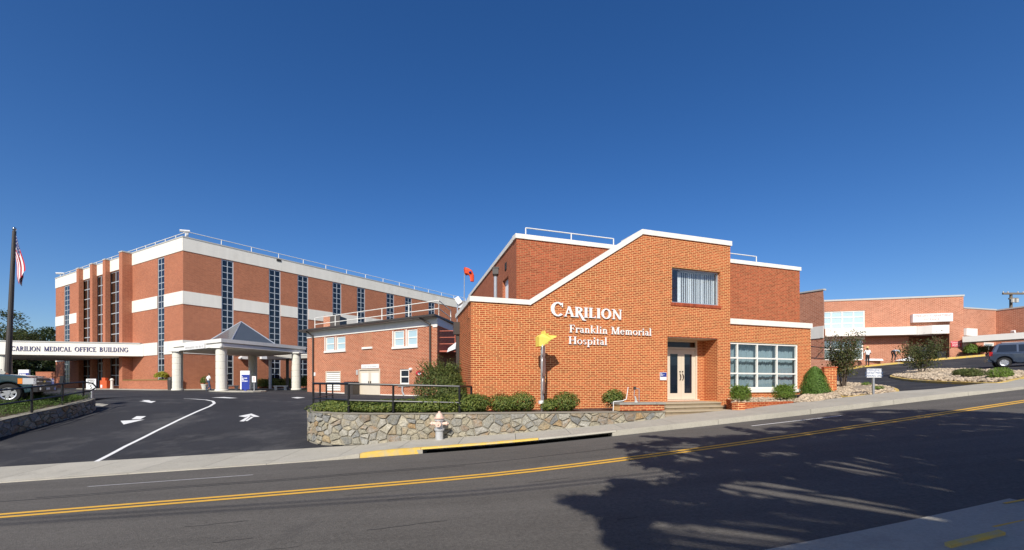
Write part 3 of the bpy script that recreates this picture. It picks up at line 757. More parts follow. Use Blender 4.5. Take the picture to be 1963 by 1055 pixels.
# ------------------------------------------------------------------ serif lettering, cut from strokes
def G(ch, bold=False):
    T, t, q = (0.23, 0.11, 0.075) if bold else (0.18, 0.085, 0.06); P = []
    def r(x0, y0, x1, y1): P.append([(x0, y0), (x1, y0), (x1, y1), (x0, y1)])
    def dg(xa, ya, xb, yb, w): P.append([(xa - w / 2, ya), (xa + w / 2, ya), (xb + w / 2, yb), (xb - w / 2, yb)] if yb > ya else [(xb - w / 2, yb), (xb + w / 2, yb), (xa + w / 2, ya), (xa - w / 2, ya)])
    def sf(x, y, w=0.36):
        r(x - w / 2, y if y < 0.3 else y - q, x + w / 2, y + q if y < 0.3 else y)
    def ar(cx, cy, rx, ry, a0, a1, T=T, t=t, n=14):
        for k in range(n):
            a, b = R(a0 + (a1 - a0) * k / n), R(a0 + (a1 - a0) * (k + 1) / n)
            P.append([(cx + (rx - T) * math.cos(a), cy + (ry - t) * math.sin(a)), (cx + rx * math.cos(a), cy + ry * math.sin(a)),
                      (cx + rx * math.cos(b), cy + ry * math.sin(b)), (cx + (rx - T) * math.cos(b), cy + (ry - t) * math.sin(b))])
    def stem(x, h=1.0, w=T, top=True, bot=True, sw=0.36):
        r(x - w / 2, 0, x + w / 2, h)
        if bot: sf(x, 0, sw)
        if top: P.append([(x - sw / 2, h - q), (x + w / 2, h - q), (x + w / 2, h), (x - sw / 2, h)]) if h < 1 or top == 2 else sf(x, h, sw)
    a = 0.4
    if ch == 'I': stem(.19); a = .40
    elif ch == 'L': stem(.19); r(.19, 0, .64, q); r(.58, 0, .64, .24); a = .68
    elif ch == 'C': ar(.46, .5, .46, .52, 42, 318); r(.74, .66, .80, .98); a = .86
    elif ch == 'G': ar(.46, .5, .46, .52, 42, 318); r(.74, .66, .80, .98); r(.70, .05, .86, .42); sf(.76, .44, .34); a = .98
    elif ch == 'A': dg(.10, 0, .42, 1, t); dg(.76, 0, .42, 1, T); r(.22, .30, .64, .30 + q); sf(.10, 0, .28); sf(.76, 0, .34); a = .90
    elif ch in 'RS' and ch == 'R': stem(.19); ar(.36, .75, .34, .25, -90, 90); r(.19, 1 - t, .38, 1); r(.19, .5, .38, .5 + t); dg(.78, 0, .40, .52, T); sf(.80, 0, .26); a = .88
    elif ch == 'Q': stem(.19); ar(.36, .75, .34, .25, -90, 90); r(.19, 1 - t, .38, 1); r(.19, .5, .38, .5 + t); dg(.84, -.28, .38, .52, T * 1.1); r(.82, -.30, 1.05, -.24); a = .80
    elif ch == 'O': ar(.48, .5, .48, .52, 0, 360, n=24); a = .98
    elif ch == 'N': r(.14, 0, .14 + t, 1); dg(.80, 0, .16, 1, T); r(.78, 0, .78 + t, 1); sf(.17, 0, .30); sf(.14, 1, .30); sf(.82, 1, .30); a = .98
    elif ch == 'M': r(.14, 0, .14 + t, 1); dg(.56, .0, .20, 1, T); dg(.56, .0, .92, 1, t); r(.86, 0, .86 + T, 1); sf(.17, 0, .3); sf(.95, 0, .36); sf(.13, 1, .26); sf(1.0, 1, .26); a = 1.16
    elif ch == 'E': stem(.19); r(.19, 1 - q, .62, 1); r(.56, .78, .62, 1); r(.19, .49, .50, .49 + q); r(.19, 0, .66, q); r(.60, 0, .66, .24); a = .74
    elif ch == 'F': stem(.19); r(.19, 1 - q, .64, 1); r(.58, .76, .64, 1); r(.19, .47, .50, .47 + q); r(.46, .37, .51, .62); a = .68
    elif ch == 'D': stem(.19); ar(.34, .5, .50, .5, -90, 90); r(.19, 1 - t, .36, 1); r(.19, 0, .36, t); a = .92
    elif ch == 'U': r(.11, .3, .11 + T, 1); r(.74, .3, .74 + t, 1); ar(.46, .33, .35, .35, 180, 360, T=.12); sf(.19, 1); sf(.78, 1, .28); a = .96
    elif ch == 'B': stem(.19); ar(.36, .76, .30, .24, -90, 90); ar(.36, .27, .36, .27, -90, 90); r(.19, 1 - t, .38, 1); r(.19, .49, .38, .49 + t); r(.19, 0, .38, t); a = .80
    elif ch == 'H': stem(.19); stem(.79); r(.19, .49, .79, .49 + q); a = 1.0
    elif ch == 'l': stem(.16, 1.05, .14, 2, True, .30); a = .34
    elif ch == 'i': stem(.16, .64, .14, True, True, .30); ar(.16, .86, .09, .09, 0, 360, .09, .09, 10); a = .34
    elif ch == 'r': stem(.16, .64, .14, True, True, .30); ar(.36, .46, .20, .19, 50, 150, .07); r(.36, .48, .50, .64); a = .50
    elif ch == 'n': stem(.16, .64, .14, True, True, .28); ar(.36, .40, .20, .25, 0, 150, .13, .08); r(.43, 0, .56, .42); sf(.50, 0, .26); a = .68
    elif ch == 'm': stem(.16, .64, .14, True, True, .28); ar(.34, .40, .18, .25, 0, 150, .13, .08); r(.39, 0, .52, .42); sf(.46, 0, .24); ar(.68, .40, .18, .25, 0, 150, .13, .08); r(.73, 0, .86, .42); sf(.80, 0, .26); a = .98
    elif ch == 'k': stem(.16, 1.05, .14, 2, True, .30); dg(.22, .30, .50, .62, .08); dg(.58, 0, .32, .38, .14); sf(.60, 0, .22); sf(.50, .64, .22); a = .68
    elif ch == 'e': ar(.28, .31, .28, .33, 15, 325, .13, .06); r(.08, .33, .54, .33 + .06); r(.42, .36, .54, .44); a = .60
    elif ch == 'o': ar(.31, .31, .31, .33, 0, 360, .13, .06, 18); a = .66
    elif ch == 'a': ar(.24, .42, .20, .22, 10, 160, .12, .07); r(.32, .04, .45, .46); ar(.22, .18, .20, .19, 60, 330, .12, .06); sf(.44, 0, .16); a = .54
    elif ch == 's': ar(.22, .46, .19, .17, 30, 250, .11, .07); ar(.22, .17, .20, .18, -150, 80, .11, .07); a = .46
    elif ch == 'p': r(.09, -.32, .23, .64); P.append([(.0, .58), (.10, .58), (.10, .64), (.0, .64)]); sf(.16, -.32, .30); ar(.36, .31, .28, .33, -150, 150, .13, .06); a = .70
    elif ch == 't': r(.12, .08, .25, .80); r(.02, .58, .40, .64); ar(.28, .12, .16, .13, 180, 310, .12, .06); a = .42
    elif ch == ' ': a = .34
    return P, a
def lettering(parent, body, w, s0, s1, zb, h, d, material, th=0.03, name='letter', hs=None, bold=False):
    """each letter its own raised mesh along a wall; stretched to run from s0 to s1"""
    adv = []; x = 0
    for i, ch in enumerate(body):
        k = hs[i] if hs else 1.0; P, a = G(ch, bold); adv.append((x, P, k)); x += a * k + 0.05
    sc = (s1 - s0) / (x - 0.05)
    for x, P, k in adv:
        if not P: continue
        mb = MB()
        for i, pl in enumerate(P):
            e = d + th + 0.0006 * (i % 12)
            p3 = [w.pt(s0 + (x + q[0] * k) * sc, d, zb + q[1] * h * k) for q in pl]; p4 = [w.pt(s0 + (x + q[0] * k) * sc, e, zb + q[1] * h * k) for q in pl]
            mb.prism(p3, p4)
        mb.build(name, material, parent)

# ------------------------------------------------------------------ the brick hospital building on the corner
P0 = Vector((-1.41, 14.69)); MD = Vector((2.95, 1.0)).normalized()
MW = Wall(P0, P0 + MD * 14)
LD = Vector((-0.258, 1.0)).normalized()
ML = Wall(P0 + LD * 4.02, P0)
MU = MW.shifted(-1.5); WG = MW.shifted(-0.5)
hosp = thing('hospital_building', 'orange brick hospital with sloping white coping, white letters and big grid window', 'building', (P0.x, P0.y, -1.1))
sA, sB, sC = MW.s(1015), MW.s(1230), MW.s(1400)
zLow, zHi = 2.94, 6.02
ZB = -1.45
win = (MW.s(1288), MW.s(1381), MW.hit(1335, 583)[1], MW.hit(1335, 517)[1], 0.22)
rec = (MW.s(1279.5), MW.s(1376), -0.75, MW.hit(1330, 647)[1], 0.80)
def topz(s): return zLow if s < sA else (zLow + (zHi - zLow) * min((s - sA) / (sB - sA), 1.0))
mb = MB(); jb = MB()
skin(mb, MW, 0, sC, ZB, zLow, [h for h in (rec,)], jamb=jb)
skin(mb, MW, sB, sC, zLow, zHi, [(win[0], win[1], win[2], win[3], win[4])], jamb=jb) if win[0] > sB else None
mb.face([MW.pt(sA, 0, zLow), MW.pt(sB, 0, zLow), MW.pt(sB, 0, zHi)])
mb.build('wall', 'mortar', hosp)
# back of the sloping parapet, side returns, roofs
jb.face([MW.pt(sB, -.35, zLow), MW.pt(sA, -.35, zLow), MW.pt(sB, -.35, zHi)])
jb.face([MW.pt(0, -.35, 2.3), MW.pt(0, -.35, zLow), MW.pt(sA, -.35, zLow), MW.pt(sB, -.35, zLow), MW.pt(sB, -.35, 2.3)][::-1])
jb.face([MW.pt(sC, 0, ZB), MW.pt(sC, -1.5, ZB), MW.pt(sC, -1.5, zHi), MW.pt(sC, 0, zHi)])
jb.face([MW.pt(sB, -1.5, zLow - .5), MW.pt(sB, 0, zLow - .5), MW.pt(sB, 0, zHi), MW.pt(sB, -1.5, zHi)])
sUl, sUr = MU.s(990), MU.s(1533); zU = 5.88
sWr = WG.s(1554); zWc = WG.hit(1475, 619)[1]
mbu = MB(); skin(mbu, MU, sUl, sUr, 2.3, zU - 0.1); mbu.build('upper_wall', 'dark_mortar', hosp)
jr = MB()
UL = Wall(Vector(MU.pt(sUl, 0, 0)[:2]) + LD * 12.2, Vector(MU.pt(sUl, 0, 0)[:2]))
uw = (UL.s(963.5), UL.s(974.5)); uw2 = (UL.s(938), UL.s(947))
zu0 = 2.6; skin(jr, UL, 0, UL.len, -1.6, zU - 0.1, [(uw[0], uw[1], 3.0, 4.55, .15), (uw2[0], uw2[1], 2.9, 4.1, .15)])
UB0 = MU.pt(sUr, 0, 0); UBk = Vector(UB0[:2]) + Vector((-0.321, 0.947)) * 12
jr.build('side_wall', 'upper_return', hosp)
for a, b in ((Vector(UB0[:2]), UBk), (UBk, UL.p)):
    ww = Wall(a, b); jr = MB(); skin(jr, ww, 0, ww.len, -1.4, zU - 0.1); jr.build('rear_wall', 'upper_return', hosp)
# low left wall, its back wall, floor of the roofs
mm = MB(); skin(mm, ML, 0, ML.len, ZB - 0.6, zLow); mm.build('left_wall', 'mortar', hosp)
jb.face([MW.pt(0, -.35, 2.3), ML.pt(0, -.35, 2.3), ML.pt(0, -.35, zLow), MW.pt(0, -.35, zLow)])
jb.build('brick_return_wall', 'brick_return', hosp)
rf = MB()
q = [ML.pt(0, 0, 2.35), ML.pt(ML.len, 0, 2.35), MW.pt(sC, 0, 2.35), MW.pt(sC, -4, 2.35)]; rf.face(q)
rf.face([MU.pt(sUl, 0, zU - .2), MU.pt(sUr, 0, zU - .2), (UBk.x, UBk.y, zU - .2), (UL.p.x, UL.p.y, zU - .2)])
rf.face([MW.pt(sB, -.02, zHi - .06), MW.pt(sC, -.02, zHi - .06), MW.pt(sC, -1.5, zHi - .06), MW.pt(sB, -1.5, zHi - .06)])
rf.face([WG.pt(sC, 0, zWc - .1), WG.pt(sWr, 0, zWc - .1), WG.pt(sWr, -3, zWc - .1), WG.pt(sC, -3, zWc - .1)])
rf.build('roof', 'charcoal_roof', hosp)
# back wall of the low part
bk = MB(); q0 = Vector(ML.pt(0, 0, 0)[:2]); q1 = q0 + MD * 2.2; ww = Wall(q1, q0); skin(bk, ww, 0, ww.len, -1.6, zLow); bk.build('back_wall', 'brick_return', hosp)
# wing with the grid window
wz = (WG.hit(1462, 746)[1], WG.hit(1462, 658)[1]); wsl = WG.s(1394) - 0.62; wsr = WG.s(1530)
wgm = MB(); wj = MB(); skin(wgm, WG, sC, sWr, -1.4, zWc - 0.02, [(wsl, wsr, wz[0], wz[1], .12)], jamb=wj); wgm.build('wing_wall', 'mortar', hosp)
skin(wj, Wall(Vector(WG.pt(sWr, 0, 0)[:2]), Vector(WG.pt(sWr, -6, 0)[:2])), 0, 6, -1.4, zWc - .02); wj.build('wing_side', 'brick_return', hosp)

# copings
cp = MB(); o_ = 0.05; cw = -0.38; ch = 0.175
cp.wbox(MW, -o_, sA, zLow - ch + .05, zLow + .05, cw, o_)
for a, b, za, zb in ((sA, sB, zLow + .05, zHi + .06),):
    lo = [MW.pt(a, o_, za - ch - .02), MW.pt(b, o_, zb - ch - .05), MW.pt(b, cw, zb - ch - .05), MW.pt(a, cw, za - ch - .02)]
    hi = [MW.pt(a, o_, za), MW.pt(b, o_, zb), MW.pt(b, cw, zb), MW.pt(a, cw, za)]
    cp.hexa(lo + hi)
cp.wbox(MW, sB, sC + o_, zHi - ch + .04, zHi + .06, -1.45, o_)
cp.wbox(ML, 0, ML.len - .38, zLow - ch + .05, zLow + .05, cw, o_)
cp.wbox(MU, sUl - o_, sUr + o_, zU - .18, zU, -.35, o_)
cp.wbox(UL, 0, UL.len - .35, zU - .18, zU, -.35, o_)
cp.build('coping', 'coping_white', hosp)
cp = MB(); cp.wbox(WG, sC + .01, sWr + o_, zWc - .16, zWc + .08, -.4, .06); cp.build('wing_coping', 'coping_white', hosp)

# the bricks: the nearest are objects of their own, the others one mass
def gclip(z, lo, hi):
    if z > zLow - .03: lo = max(lo, sA + (z - zLow + .06) / (zHi - zLow) * (sB - sA))
    return lo, hi
bm_ = bricks(MW, 0.0, sC, ZB, zHi - .12, holes=[rec, win], clip=gclip)
bm_.sort(key=lambda b: (b[0] - 0.2) ** 2 + (0.55 * (b[2] - 1.0)) ** 2 if b[2] > -0.75 else 999)
brick_objs(hosp, MW, bm_[:300], 0, 'main_brick')
bs = MB()
for b in bm_[300:]: brick_solid(bs, MW, b, 0)
for b in bricks(WG, sC, sWr, -1.4, zWc - .15, holes=[(wsl, wsr, wz[0] - .2, wz[1])]): brick_solid(bs, WG, b, 0)
for b in bricks(ML, 0, ML.len, ZB, zLow - .12): brick_solid(bs, ML, b, 0)
tag(bs.build('brickwork', 'main_brick', hosp), kind='stuff')
bs = MB()
for b in bricks(MU, sUl, sUr, 2.5, zU - .18): brick_solid(bs, MU, b, 0)
tag(bs.build('upper_brickwork', 'dark_brick', hosp), kind='stuff')
# soldier course under the upper window
for k in range(int((win[1] - win[0] + .1) / .078)):
    m = MB(); a = win[0] - .05 + k * .078; m.wbox(MW, a, a + .066, win[2] - .13, win[2] - .012, -.1, .03); m.build('sill_brick', 'dark_brick', hosp)

# upper window, blinds behind it
window(hosp, MW, win[0], win[1], win[2], win[3], 1, 1, bar=.05, d=-.12, th=.08, frame='aluminium', glass='clear_glass')
rm = MB(); s0, s1, z0, z1 = win[:4]; D0, D1 = -.23, -1.6
rm.face([MW.pt(s0, D1, z0), MW.pt(s1, D1, z0), MW.pt(s1, D1, z1), MW.pt(s0, D1, z1)])
for a, b in (((s0, z0), (s1, z0)), ((s1, z0), (s1, z1)), ((s1, z1), (s0, z1)), ((s0, z1), (s0, z0))):
    rm.face([MW.pt(a[0], D0, a[1]), MW.pt(b[0], D0, b[1]), MW.pt(b[0], D1, b[1]), MW.pt(a[0], D1, a[1])])
rm.build('upper_room', 'room_grey', hosp)
n = 19; sl = MW.s(1312)
me = None
for k in range(n):
    s = sl + (s1 - .06 - sl) * k / (n - 1); wdt = .085 if k % 5 else .14
    ang = 0.38 if k % 6 else 0.1
    m = MB(); m.box(-wdt / 2, wdt / 2, -.002, .002, -(z1 - z0) / 2 + .06, (z1 - z0) / 2 - .05)
    inst('blind_slat', m.mesh('blind_slat', 'blind'), hosp, MW.pt(s, -.34, (z0 + z1) / 2), MW.rz + ang)
m = MB(); m.wbox(MW, sl - .03, s1 - .01, z1 - .07, z1 - .012, -.4, -.28); m.build('blind_rail', 'blind', hosp)

# grid window of the wing with its curtains
cs = [(k - wsl) / (wsr - wsl) for k in (wsl, WG.s(1415.5), WG.s(1453.5), WG.s(1491.5), wsr)]
window(hosp, WG, wsl, wsr, wz[0], wz[1], cs, [0, .335, .665, 1], bar=.065, d=-.04, th=.09, frame='white_paint', glass='clear_glass', edge=.085)
m = MB(); m.wbox(WG, sC + .012, wsr + .05, wz[0] - .15, wz[0] - .006, -.1, .07); m.build('window_sill', 'white_paint', hosp)
rm = MB(); D0, D1 = -.13, -2.2
rm.face([WG.pt(wsl, D1, wz[0]), WG.pt(wsr, D1, wz[0]), WG.pt(wsr, D1, wz[1]), WG.pt(wsl, D1, wz[1])])
for a, b in (((wsl, wz[0]), (wsr, wz[0])), ((wsr, wz[0]), (wsr, wz[1])), ((wsr, wz[1]), (wsl, wz[1])), ((wsl, wz[1]), (wsl, wz[0]))):
    rm.face([WG.pt(a[0], D0, a[1]), WG.pt(b[0], D0, b[1]), WG.pt(b[0], D1, b[1]), WG.pt(a[0], D1, a[1])])
rm.build('front_room', 'room_grey', hosp)
rnd = random.Random(4)
for i in range(4):
    a, b = wsl + cs[i] * (wsr - wsl), wsl + cs[i + 1] * (wsr - wsl)
    mb = MB(); K = 26; ph = rnd.uniform(0, 6); pts = []
    for k in range(K + 1):
        s = a + (b - a) * k / K; pts.append((s, -.32 + .035 * math.sin(k * 1.9 + ph) + .02 * math.sin(k * 0.7 + ph * 2)))
    for (sa, da), (sb, db) in zip(pts[:-1], pts[1:]):
        mb.face([WG.pt(sa, da, wz[0] + .03), WG.pt(sb, db, wz[0] + .03), WG.pt(sb, db, wz[1] - .03), WG.pt(sa, da, wz[1] - .03)])
    mb.build('curtain', 'curtain', hosp, smooth=True)

# entrance: doors at the back of the recess
DW = MW.shifted(-.80)
dr = DW.s(1335.0); dl = dr - 1.62
zf, zt = -0.70, DW.hit(1330, 671)[1]; zh = rec[3]
m = MB()
skin(m, DW, rec[0] - .0, dl - .02, -.75, zh); skin(m, DW, dr + .02, rec[1], -.75, zh); m.build('recess_wall', 'brick_return', hosp)
en = MB()
en.wbox(DW, dl - .02, dl + .06, zf, zh - .01, -.1, .03); en.wbox(DW, dr - .06, dr + .02, zf, zh - .01, -.1, .03)
en.wbox(DW, dl + .06, dr - .06, zt, zt + .09, -.1, .025); en.wbox(DW, dl + .06, dr - .06, zh - .12, zh - .012, -.1, .025)
en.wbox(DW, dl - .02, dr + .06, -.748, zf, -.1, .12)
doorframe = en.build('door_frame', 'cream_paint', hosp)
m = MB(); m.wbox(DW, dl + .06, dr - .06, zt + .09, zh - .12, -.05, -.03); m.build('transom_pane', 'brown_glass', doorframe)
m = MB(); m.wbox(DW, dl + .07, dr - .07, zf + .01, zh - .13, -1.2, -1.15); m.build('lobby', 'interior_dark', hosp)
mid = (dl + dr) / 2
for a, b, hx in ((dl + .065, mid - .006, mid - .07), (mid + .006, dr - .065, mid + .07)):
    d_ = MB(); st = .20 if b > mid else .20
    d_.wbox(DW, a, a + .17, zf + .012, zt - .005, -.06, -.01); d_.wbox(DW, b - .17, b, zf + .012, zt - .005, -.06, -.01)
    d_.wbox(DW, a + .17, b - .17, zf + .012, zf + .27, -.06, -.012); d_.wbox(DW, a + .17, b - .17, zt - .2, zt - .005, -.06, -.012)
    do = d_.build('door', 'cream_paint', hosp)
    m = MB(); m.wbox(DW, a + .17, b - .17, zf + .27, zt - .2, -.045, -.03); m.build('door_pane', 'dark_glass', do)
    m = MB(); pts = [Vector(DW.pt(hx, -.005 + .075 * math.sin(math.pi * k / 6), zf + .83 + .28 * k / 6)) for k in range(7)]; m.tube(pts, .017, 6); m.build('handle', 'bronze', do)
    m = MB(); c = Vector(DW.pt(hx, -.012, zf + 1.2)); m.cyl(c, c + Vector((*DW.n, 0)) * .03, .03, .03, 10); m.build('lock', 'bronze', do)
m = MB(); m.wbox(MW, rec[0] + .01, rec[1] - .01, zh - .035, zh - .006, -.79, -.02); m.build('recess_ceiling', 'cream_paint', hosp)
# little hospital plate left of the doors
pl = MB(); a0, b0 = MW.s(1264.5), MW.s(1277); zp = MW.hit(1271, 729)[1], MW.hit(1271, 714)[1]
pl.wbox(MW, a0, b0, zp[0], zp[1], .012, .03); plo = pl.build('name_plate', 'sign_white', hosp)
pl = MB(); pl.wbox(MW, a0 + .01, b0 - .01, zp[0] + (zp[1] - zp[0]) * .42, zp[1] - .01, .03, .034); pl.build('blue_panel', 'sign_blue', plo)
for k in range(3): print_line(plo, MW, a0 + .025, a0 + (.10, .20, .14)[k], zp[1] - .05 - .04 * k, .0345, .03, 'sign_white', k)

# white letters
sign = MB(); 
LT_ = thing('sign_letters', None, None)
bpy.data.objects.remove(LT_)
sg = MB(); sg.wbox(MW, MW.s(1110), MW.s(1112), 2.70, 2.72, .0, .03); sg.wbox(MW, MW.s(1126), MW.s(1128), 2.68, 2.70, .0, .03)
lt = sg.build('sign_lettering', 'galvanised', hosp)
s0, zb = MW.hit(1055, 606); s1, _ = MW.hit(1191, 611)
hcap = MW.hit(1120, 590)[1] - MW.hit(1120, 609.5)[1]
lettering(lt, 'CAQILION', MW, s0, s1, MW.hit(1120, 609.5)[1], hcap, .02, 'white_letter', hs=[1.34, 1, 1, 1, 1, 1, 1, 1], bold=True)
z2 = MW.hit(1170, 641)[1]; hc = MW.hit(1100, 624.5)[1] - MW.hit(1100, 639)[1]
lettering(lt, 'Franklin Memorial', MW, MW.s(1090.5), MW.s(1248), z2, hc, .02, 'white_letter')
z3 = MW.hit(1125, 661)[1]
lettering(lt, 'Hospital', MW, MW.s(1089), MW.s(1163), z3, hc * 1.02, .02, 'white_letter')

# roof railings
def rail(parent, pts, h, r, material, every=1.8, rails=(1.0,), name='railing', foot=0.0):
    mb = MB()
    for a, b in zip(pts[:-1], pts[1:]):
        a, b = Vector(a), Vector(b); n = max(1, round((b - a).length / every))
        for k in range(n + 1):
            p = a.lerp(b, k / n); mb.cyl(p - Vector((0, 0, foot)), p + Vector((0, 0, h)), r, r, 6)
        for f in rails: mb.cyl(a + Vector((0, 0, h * f)), b + Vector((0, 0, h * f)), r * .95, r * .95, 6)
    return mb.build(name, material, parent)
Vp = lambda w, s, d, z: Vector(w.pt(s, d, z))
rail(hosp, [Vp(MU, MU.s(1023), -.9, zU - .1), Vp(MU, MU.s(1198), -.9, zU - .1)], .72, .026, 'white_paint', 2.0)
rail(hosp, [Vp(MU, MU.s(1400), -.9, zU - .1), Vp(MU, MU.s(1480), -.9, zU - .1)], .72, .026, 'white_paint', 2.0)
# windows on the hidden left face of the upper block, vent pipe, downspout
m = MB(); m.wbox(UL, uw[0], uw[1], 3.0, 4.55, -.15, -.13); m.build('side_window', 'blind', hosp)
m = MB(); m.wbox(UL, uw2[0], uw2[1], 2.9, 4.1, -.15, -.13); m.build('side_window', 'dark_glass', hosp)
m = MB(); a = UL.s(970); zz = UL.hit(970, 511)[1]; m.wbox(UL, a - .14, a + .14, zz - .15, zz + .15, .0, .03); m.build('wall_vent', 'interior_dark', hosp)
Yv = 17.6; xv = at(950, Yv)
vt = thing('vent_pipe', 'grey metal flue with square cap on the low roof beside the sloping coping', 'vent pipe', (xv, Yv, 2.35))
m = MB(); m.cyl((xv, Yv, 2.35), (xv, Yv, zat(527, Yv)), .075, .075, 10); m.build('pipe', 'galvanised', vt)
m = MB(); c0, c1 = zat(528, Yv), zat(513.5, Yv); m.box(xv - .12, xv + .12, Yv - .12, Yv + .12, c0 + .03, c1 - .04); m.box(xv - .14, xv + .14, Yv - .14, Yv + .14, c1 - .04, c1); m.cyl((xv, Yv, c0 - .06), (xv, Yv, c0 + .03), .08, .13, 10); m.build('cap', 'brown_metal', vt)
sd_ = ML.s(875, .12)
m = MB(); hx = ML.hit(873, 630, .1)
m.wbox(ML, sd_ - .05, sd_ + .09, -1.3, zat(640, Vp(ML, sd_, 0, 0).y), .01, .13); m.wbox(ML, sd_ - .12, sd_ + .16, 2.0, 2.5, .005, .24)
m.build('downspout', 'brown_metal', hosp)

# ------------------------------------------------------------------ stone retaining walls
def clip_half(poly, nx, ny, c):
    out = []
    for i in range(len(poly)):
        a, b = poly[i - 1], poly[i]; da, db = a[0] * nx + a[1] * ny - c, b[0] * nx + b[1] * ny - c
        if (da <= 0) != (db <= 0):
            t = da / (da - db); out.append((a[0] + (b[0] - a[0]) * t, a[1] + (b[1] - a[1]) * t))
        if db <= 0: out.append(b)
    return out
def voronoi(w, h, n, gap, seed, stretch=1.25):
    rnd = random.Random(seed); pts = []
    md = 0.66 * math.sqrt(w * h / n); tries = 0
    while len(pts) < n and tries < 30000:
        tries += 1; p = (rnd.uniform(0, w), rnd.uniform(0, h)); k = rnd.choice((0.6, 0.85, 1.15))
        if all(((p[0] - q[0]) / stretch) ** 2 + (p[1] - q[1]) ** 2 > (md * min(k, q[2])) ** 2 for q in pts): pts.append((*p, k))
    cells = []
    for i, p in enumerate(pts):
        poly = [(gap, gap), (w - gap, gap), (w - gap, h - gap), (gap, h - gap)]
        for j, q in enumerate(pts):
            if i == j: continue
            dx, dy = (q[0] - p[0]) / stretch ** 2, q[1] - p[1]; L = math.hypot(dx, dy)
            if L > 1.6: continue
            mx, my = (p[0] + q[0]) / 2, (p[1] + q[1]) / 2
            poly = clip_half(poly, dx / L, dy / L, (mx * dx + my * dy) / L - gap)
            if len(poly) < 3: break
        if len(poly) >= 3: cells.append((p, poly))
    return cells
class Path:
    def __init__(s, pts):
        s.p = [Vector(q) for q in pts]; s.c = [0]
        for a, b in zip(s.p[:-1], s.p[1:]): s.c.append(s.c[-1] + (b - a).length)
        s.len = s.c[-1]
        s.n = []
        for i in range(len(s.p)):
            t = (s.p[min(i + 1, len(s.p) - 1)] - s.p[max(i - 1, 0)]).normalized(); s.n.append(Vector((t.y, -t.x)))
    def at(s, x, d=0.0):
        for i in range(len(s.c) - 1):
            if x <= s.c[i + 1] or i == len(s.c) - 2:
                t = (x - s.c[i]) / (s.c[i + 1] - s.c[i]); n = s.n[i].lerp(s.n[i + 1], min(max(t, 0), 1)).normalized()
                return s.p[i].lerp(s.p[i + 1], t) + n * d
def stone_wall(name, label, pts, zb, zt, n, thick, seed, href, gap=0.011):
    pa = Path(pts); root = thing(name, label, 'stone wall', (*pa.at(0), zb(pa.at(0))))
    K = max(24, int(pa.len * 3)); mb = MB(); cpb = MB()
    for k in range(K):
        a, b = pa.len * k / K, pa.len * (k + 1) / K
        A, B, A1, B1 = pa.at(a), pa.at(b), pa.at(a, -thick), pa.at(b, -thick)
        mb.hexa([(*A, zb(A) - .3), (*B, zb(B) - .3), (*B1, zb(B) - .3), (*A1, zb(A) - .3), (*A, zt(A)), (*B, zt(B)), (*B1, zt(B)), (*A1, zt(A))])
        A, B = pa.at(a, .035), pa.at(b, .035)
        cpb.hexa([(*A, zt(A)), (*B, zt(B)), (*B1, zt(B)), (*A1, zt(A)), (*A, zt(A) + .018), (*B, zt(B) + .018), (*B1, zt(B) + .03), (*A1, zt(A) + .03)])
    mb.build('core', 'stone_mortar', root); cpb.build('cap', 'stone_mortar', root)
    rnd = random.Random(seed); built = []
    for p, poly in voronoi(pa.len, href, n, gap, seed):
        def P(q, d):
            x = min(max(q[0], 0.005), pa.len - .005); c = pa.at(x); b, t = zb(c), zt(c)
            w_ = pa.at(x, d); return (*w_, t - (href - q[1]))
        c = pa.at(min(max(p[0], .01), pa.len - .01)); lim = href - (zt(c) - zb(c))
        poly = [(q[0], max(q[1], lim - .1)) for q in poly]
        if max(q[1] for q in poly) < lim + .03: continue
        rough = []
        for qa, qb in zip(poly, poly[1:] + poly[:1]):
            L_ = math.hypot(qb[0] - qa[0], qb[1] - qa[1]); rough.append(qa)
            if L_ > .07:
                px__, py__ = (qa[1] - qb[1]) / L_, (qb[0] - qa[0]) / L_
                for f_ in ((.5,) if L_ < .18 else (.33, .67)):
                    e_ = rnd.uniform(-.004, .016); rough.append((qa[0] + (qb[0] - qa[0]) * f_ + px__ * e_, qa[1] + (qb[1] - qa[1]) * f_ + py__ * e_))
        gx, gy = sum(q[0] for q in poly) / len(poly), sum(q[1] for q in poly) / len(poly)
        poly = [(q[0] + (gx - q[0]) * rnd.uniform(0, .07), q[1] + (gy - q[1]) * rnd.uniform(0, .07)) for q in rough]
        cx = sum(q[0] for q in poly) / len(poly); cy = sum(q[1] for q in poly) / len(poly); d = rnd.uniform(.020, .055)
        m = len(poly); inn = [(cx + (q[0] - cx) * .84, cy + (q[1] - cy) * .84) for q in poly]
        v = [P(q, 0) for q in poly] + [P((q[0] * .94 + cx * .06, q[1] * .94 + cy * .06), d * .75) for q in poly] + [P(q, d + rnd.uniform(-.008, .008)) for q in inn] + [P((cx, cy), d + rnd.uniform(-.004, .014))]
        f = [(k, (k + 1) % m, m + (k + 1) % m, m + k) for k in range(m)] + [(m + k, m + (k + 1) % m, 2 * m + (k + 1) % m, 2 * m + k) for k in range(m)] + [(2 * m + k, 2 * m + (k + 1) % m, 3 * m) for k in range(m)]
        built.append((sum(abs(poly[i - 1][0] * poly[i][1] - poly[i][0] * poly[i - 1][1]) for i in range(m)) if False else (max(q[0] for q in poly) - min(q[0] for q in poly)) * (max(q[1] for q in poly) - max(min(q[1] for q in poly), lim)), v, f))
    built.sort(key=lambda t: -t[0]); rest = MB()
    for k, (a_, v, f) in enumerate(built):
        s_ = MB() if k < 300 else rest; s_.solid(v, f)
        if k < 300: s_.build('stone', 'fieldstone', root)
    if rest.f: tag(rest.build('small_stones', 'fieldstone', root), kind='stuff')
    return root, pa
SWT = -0.93
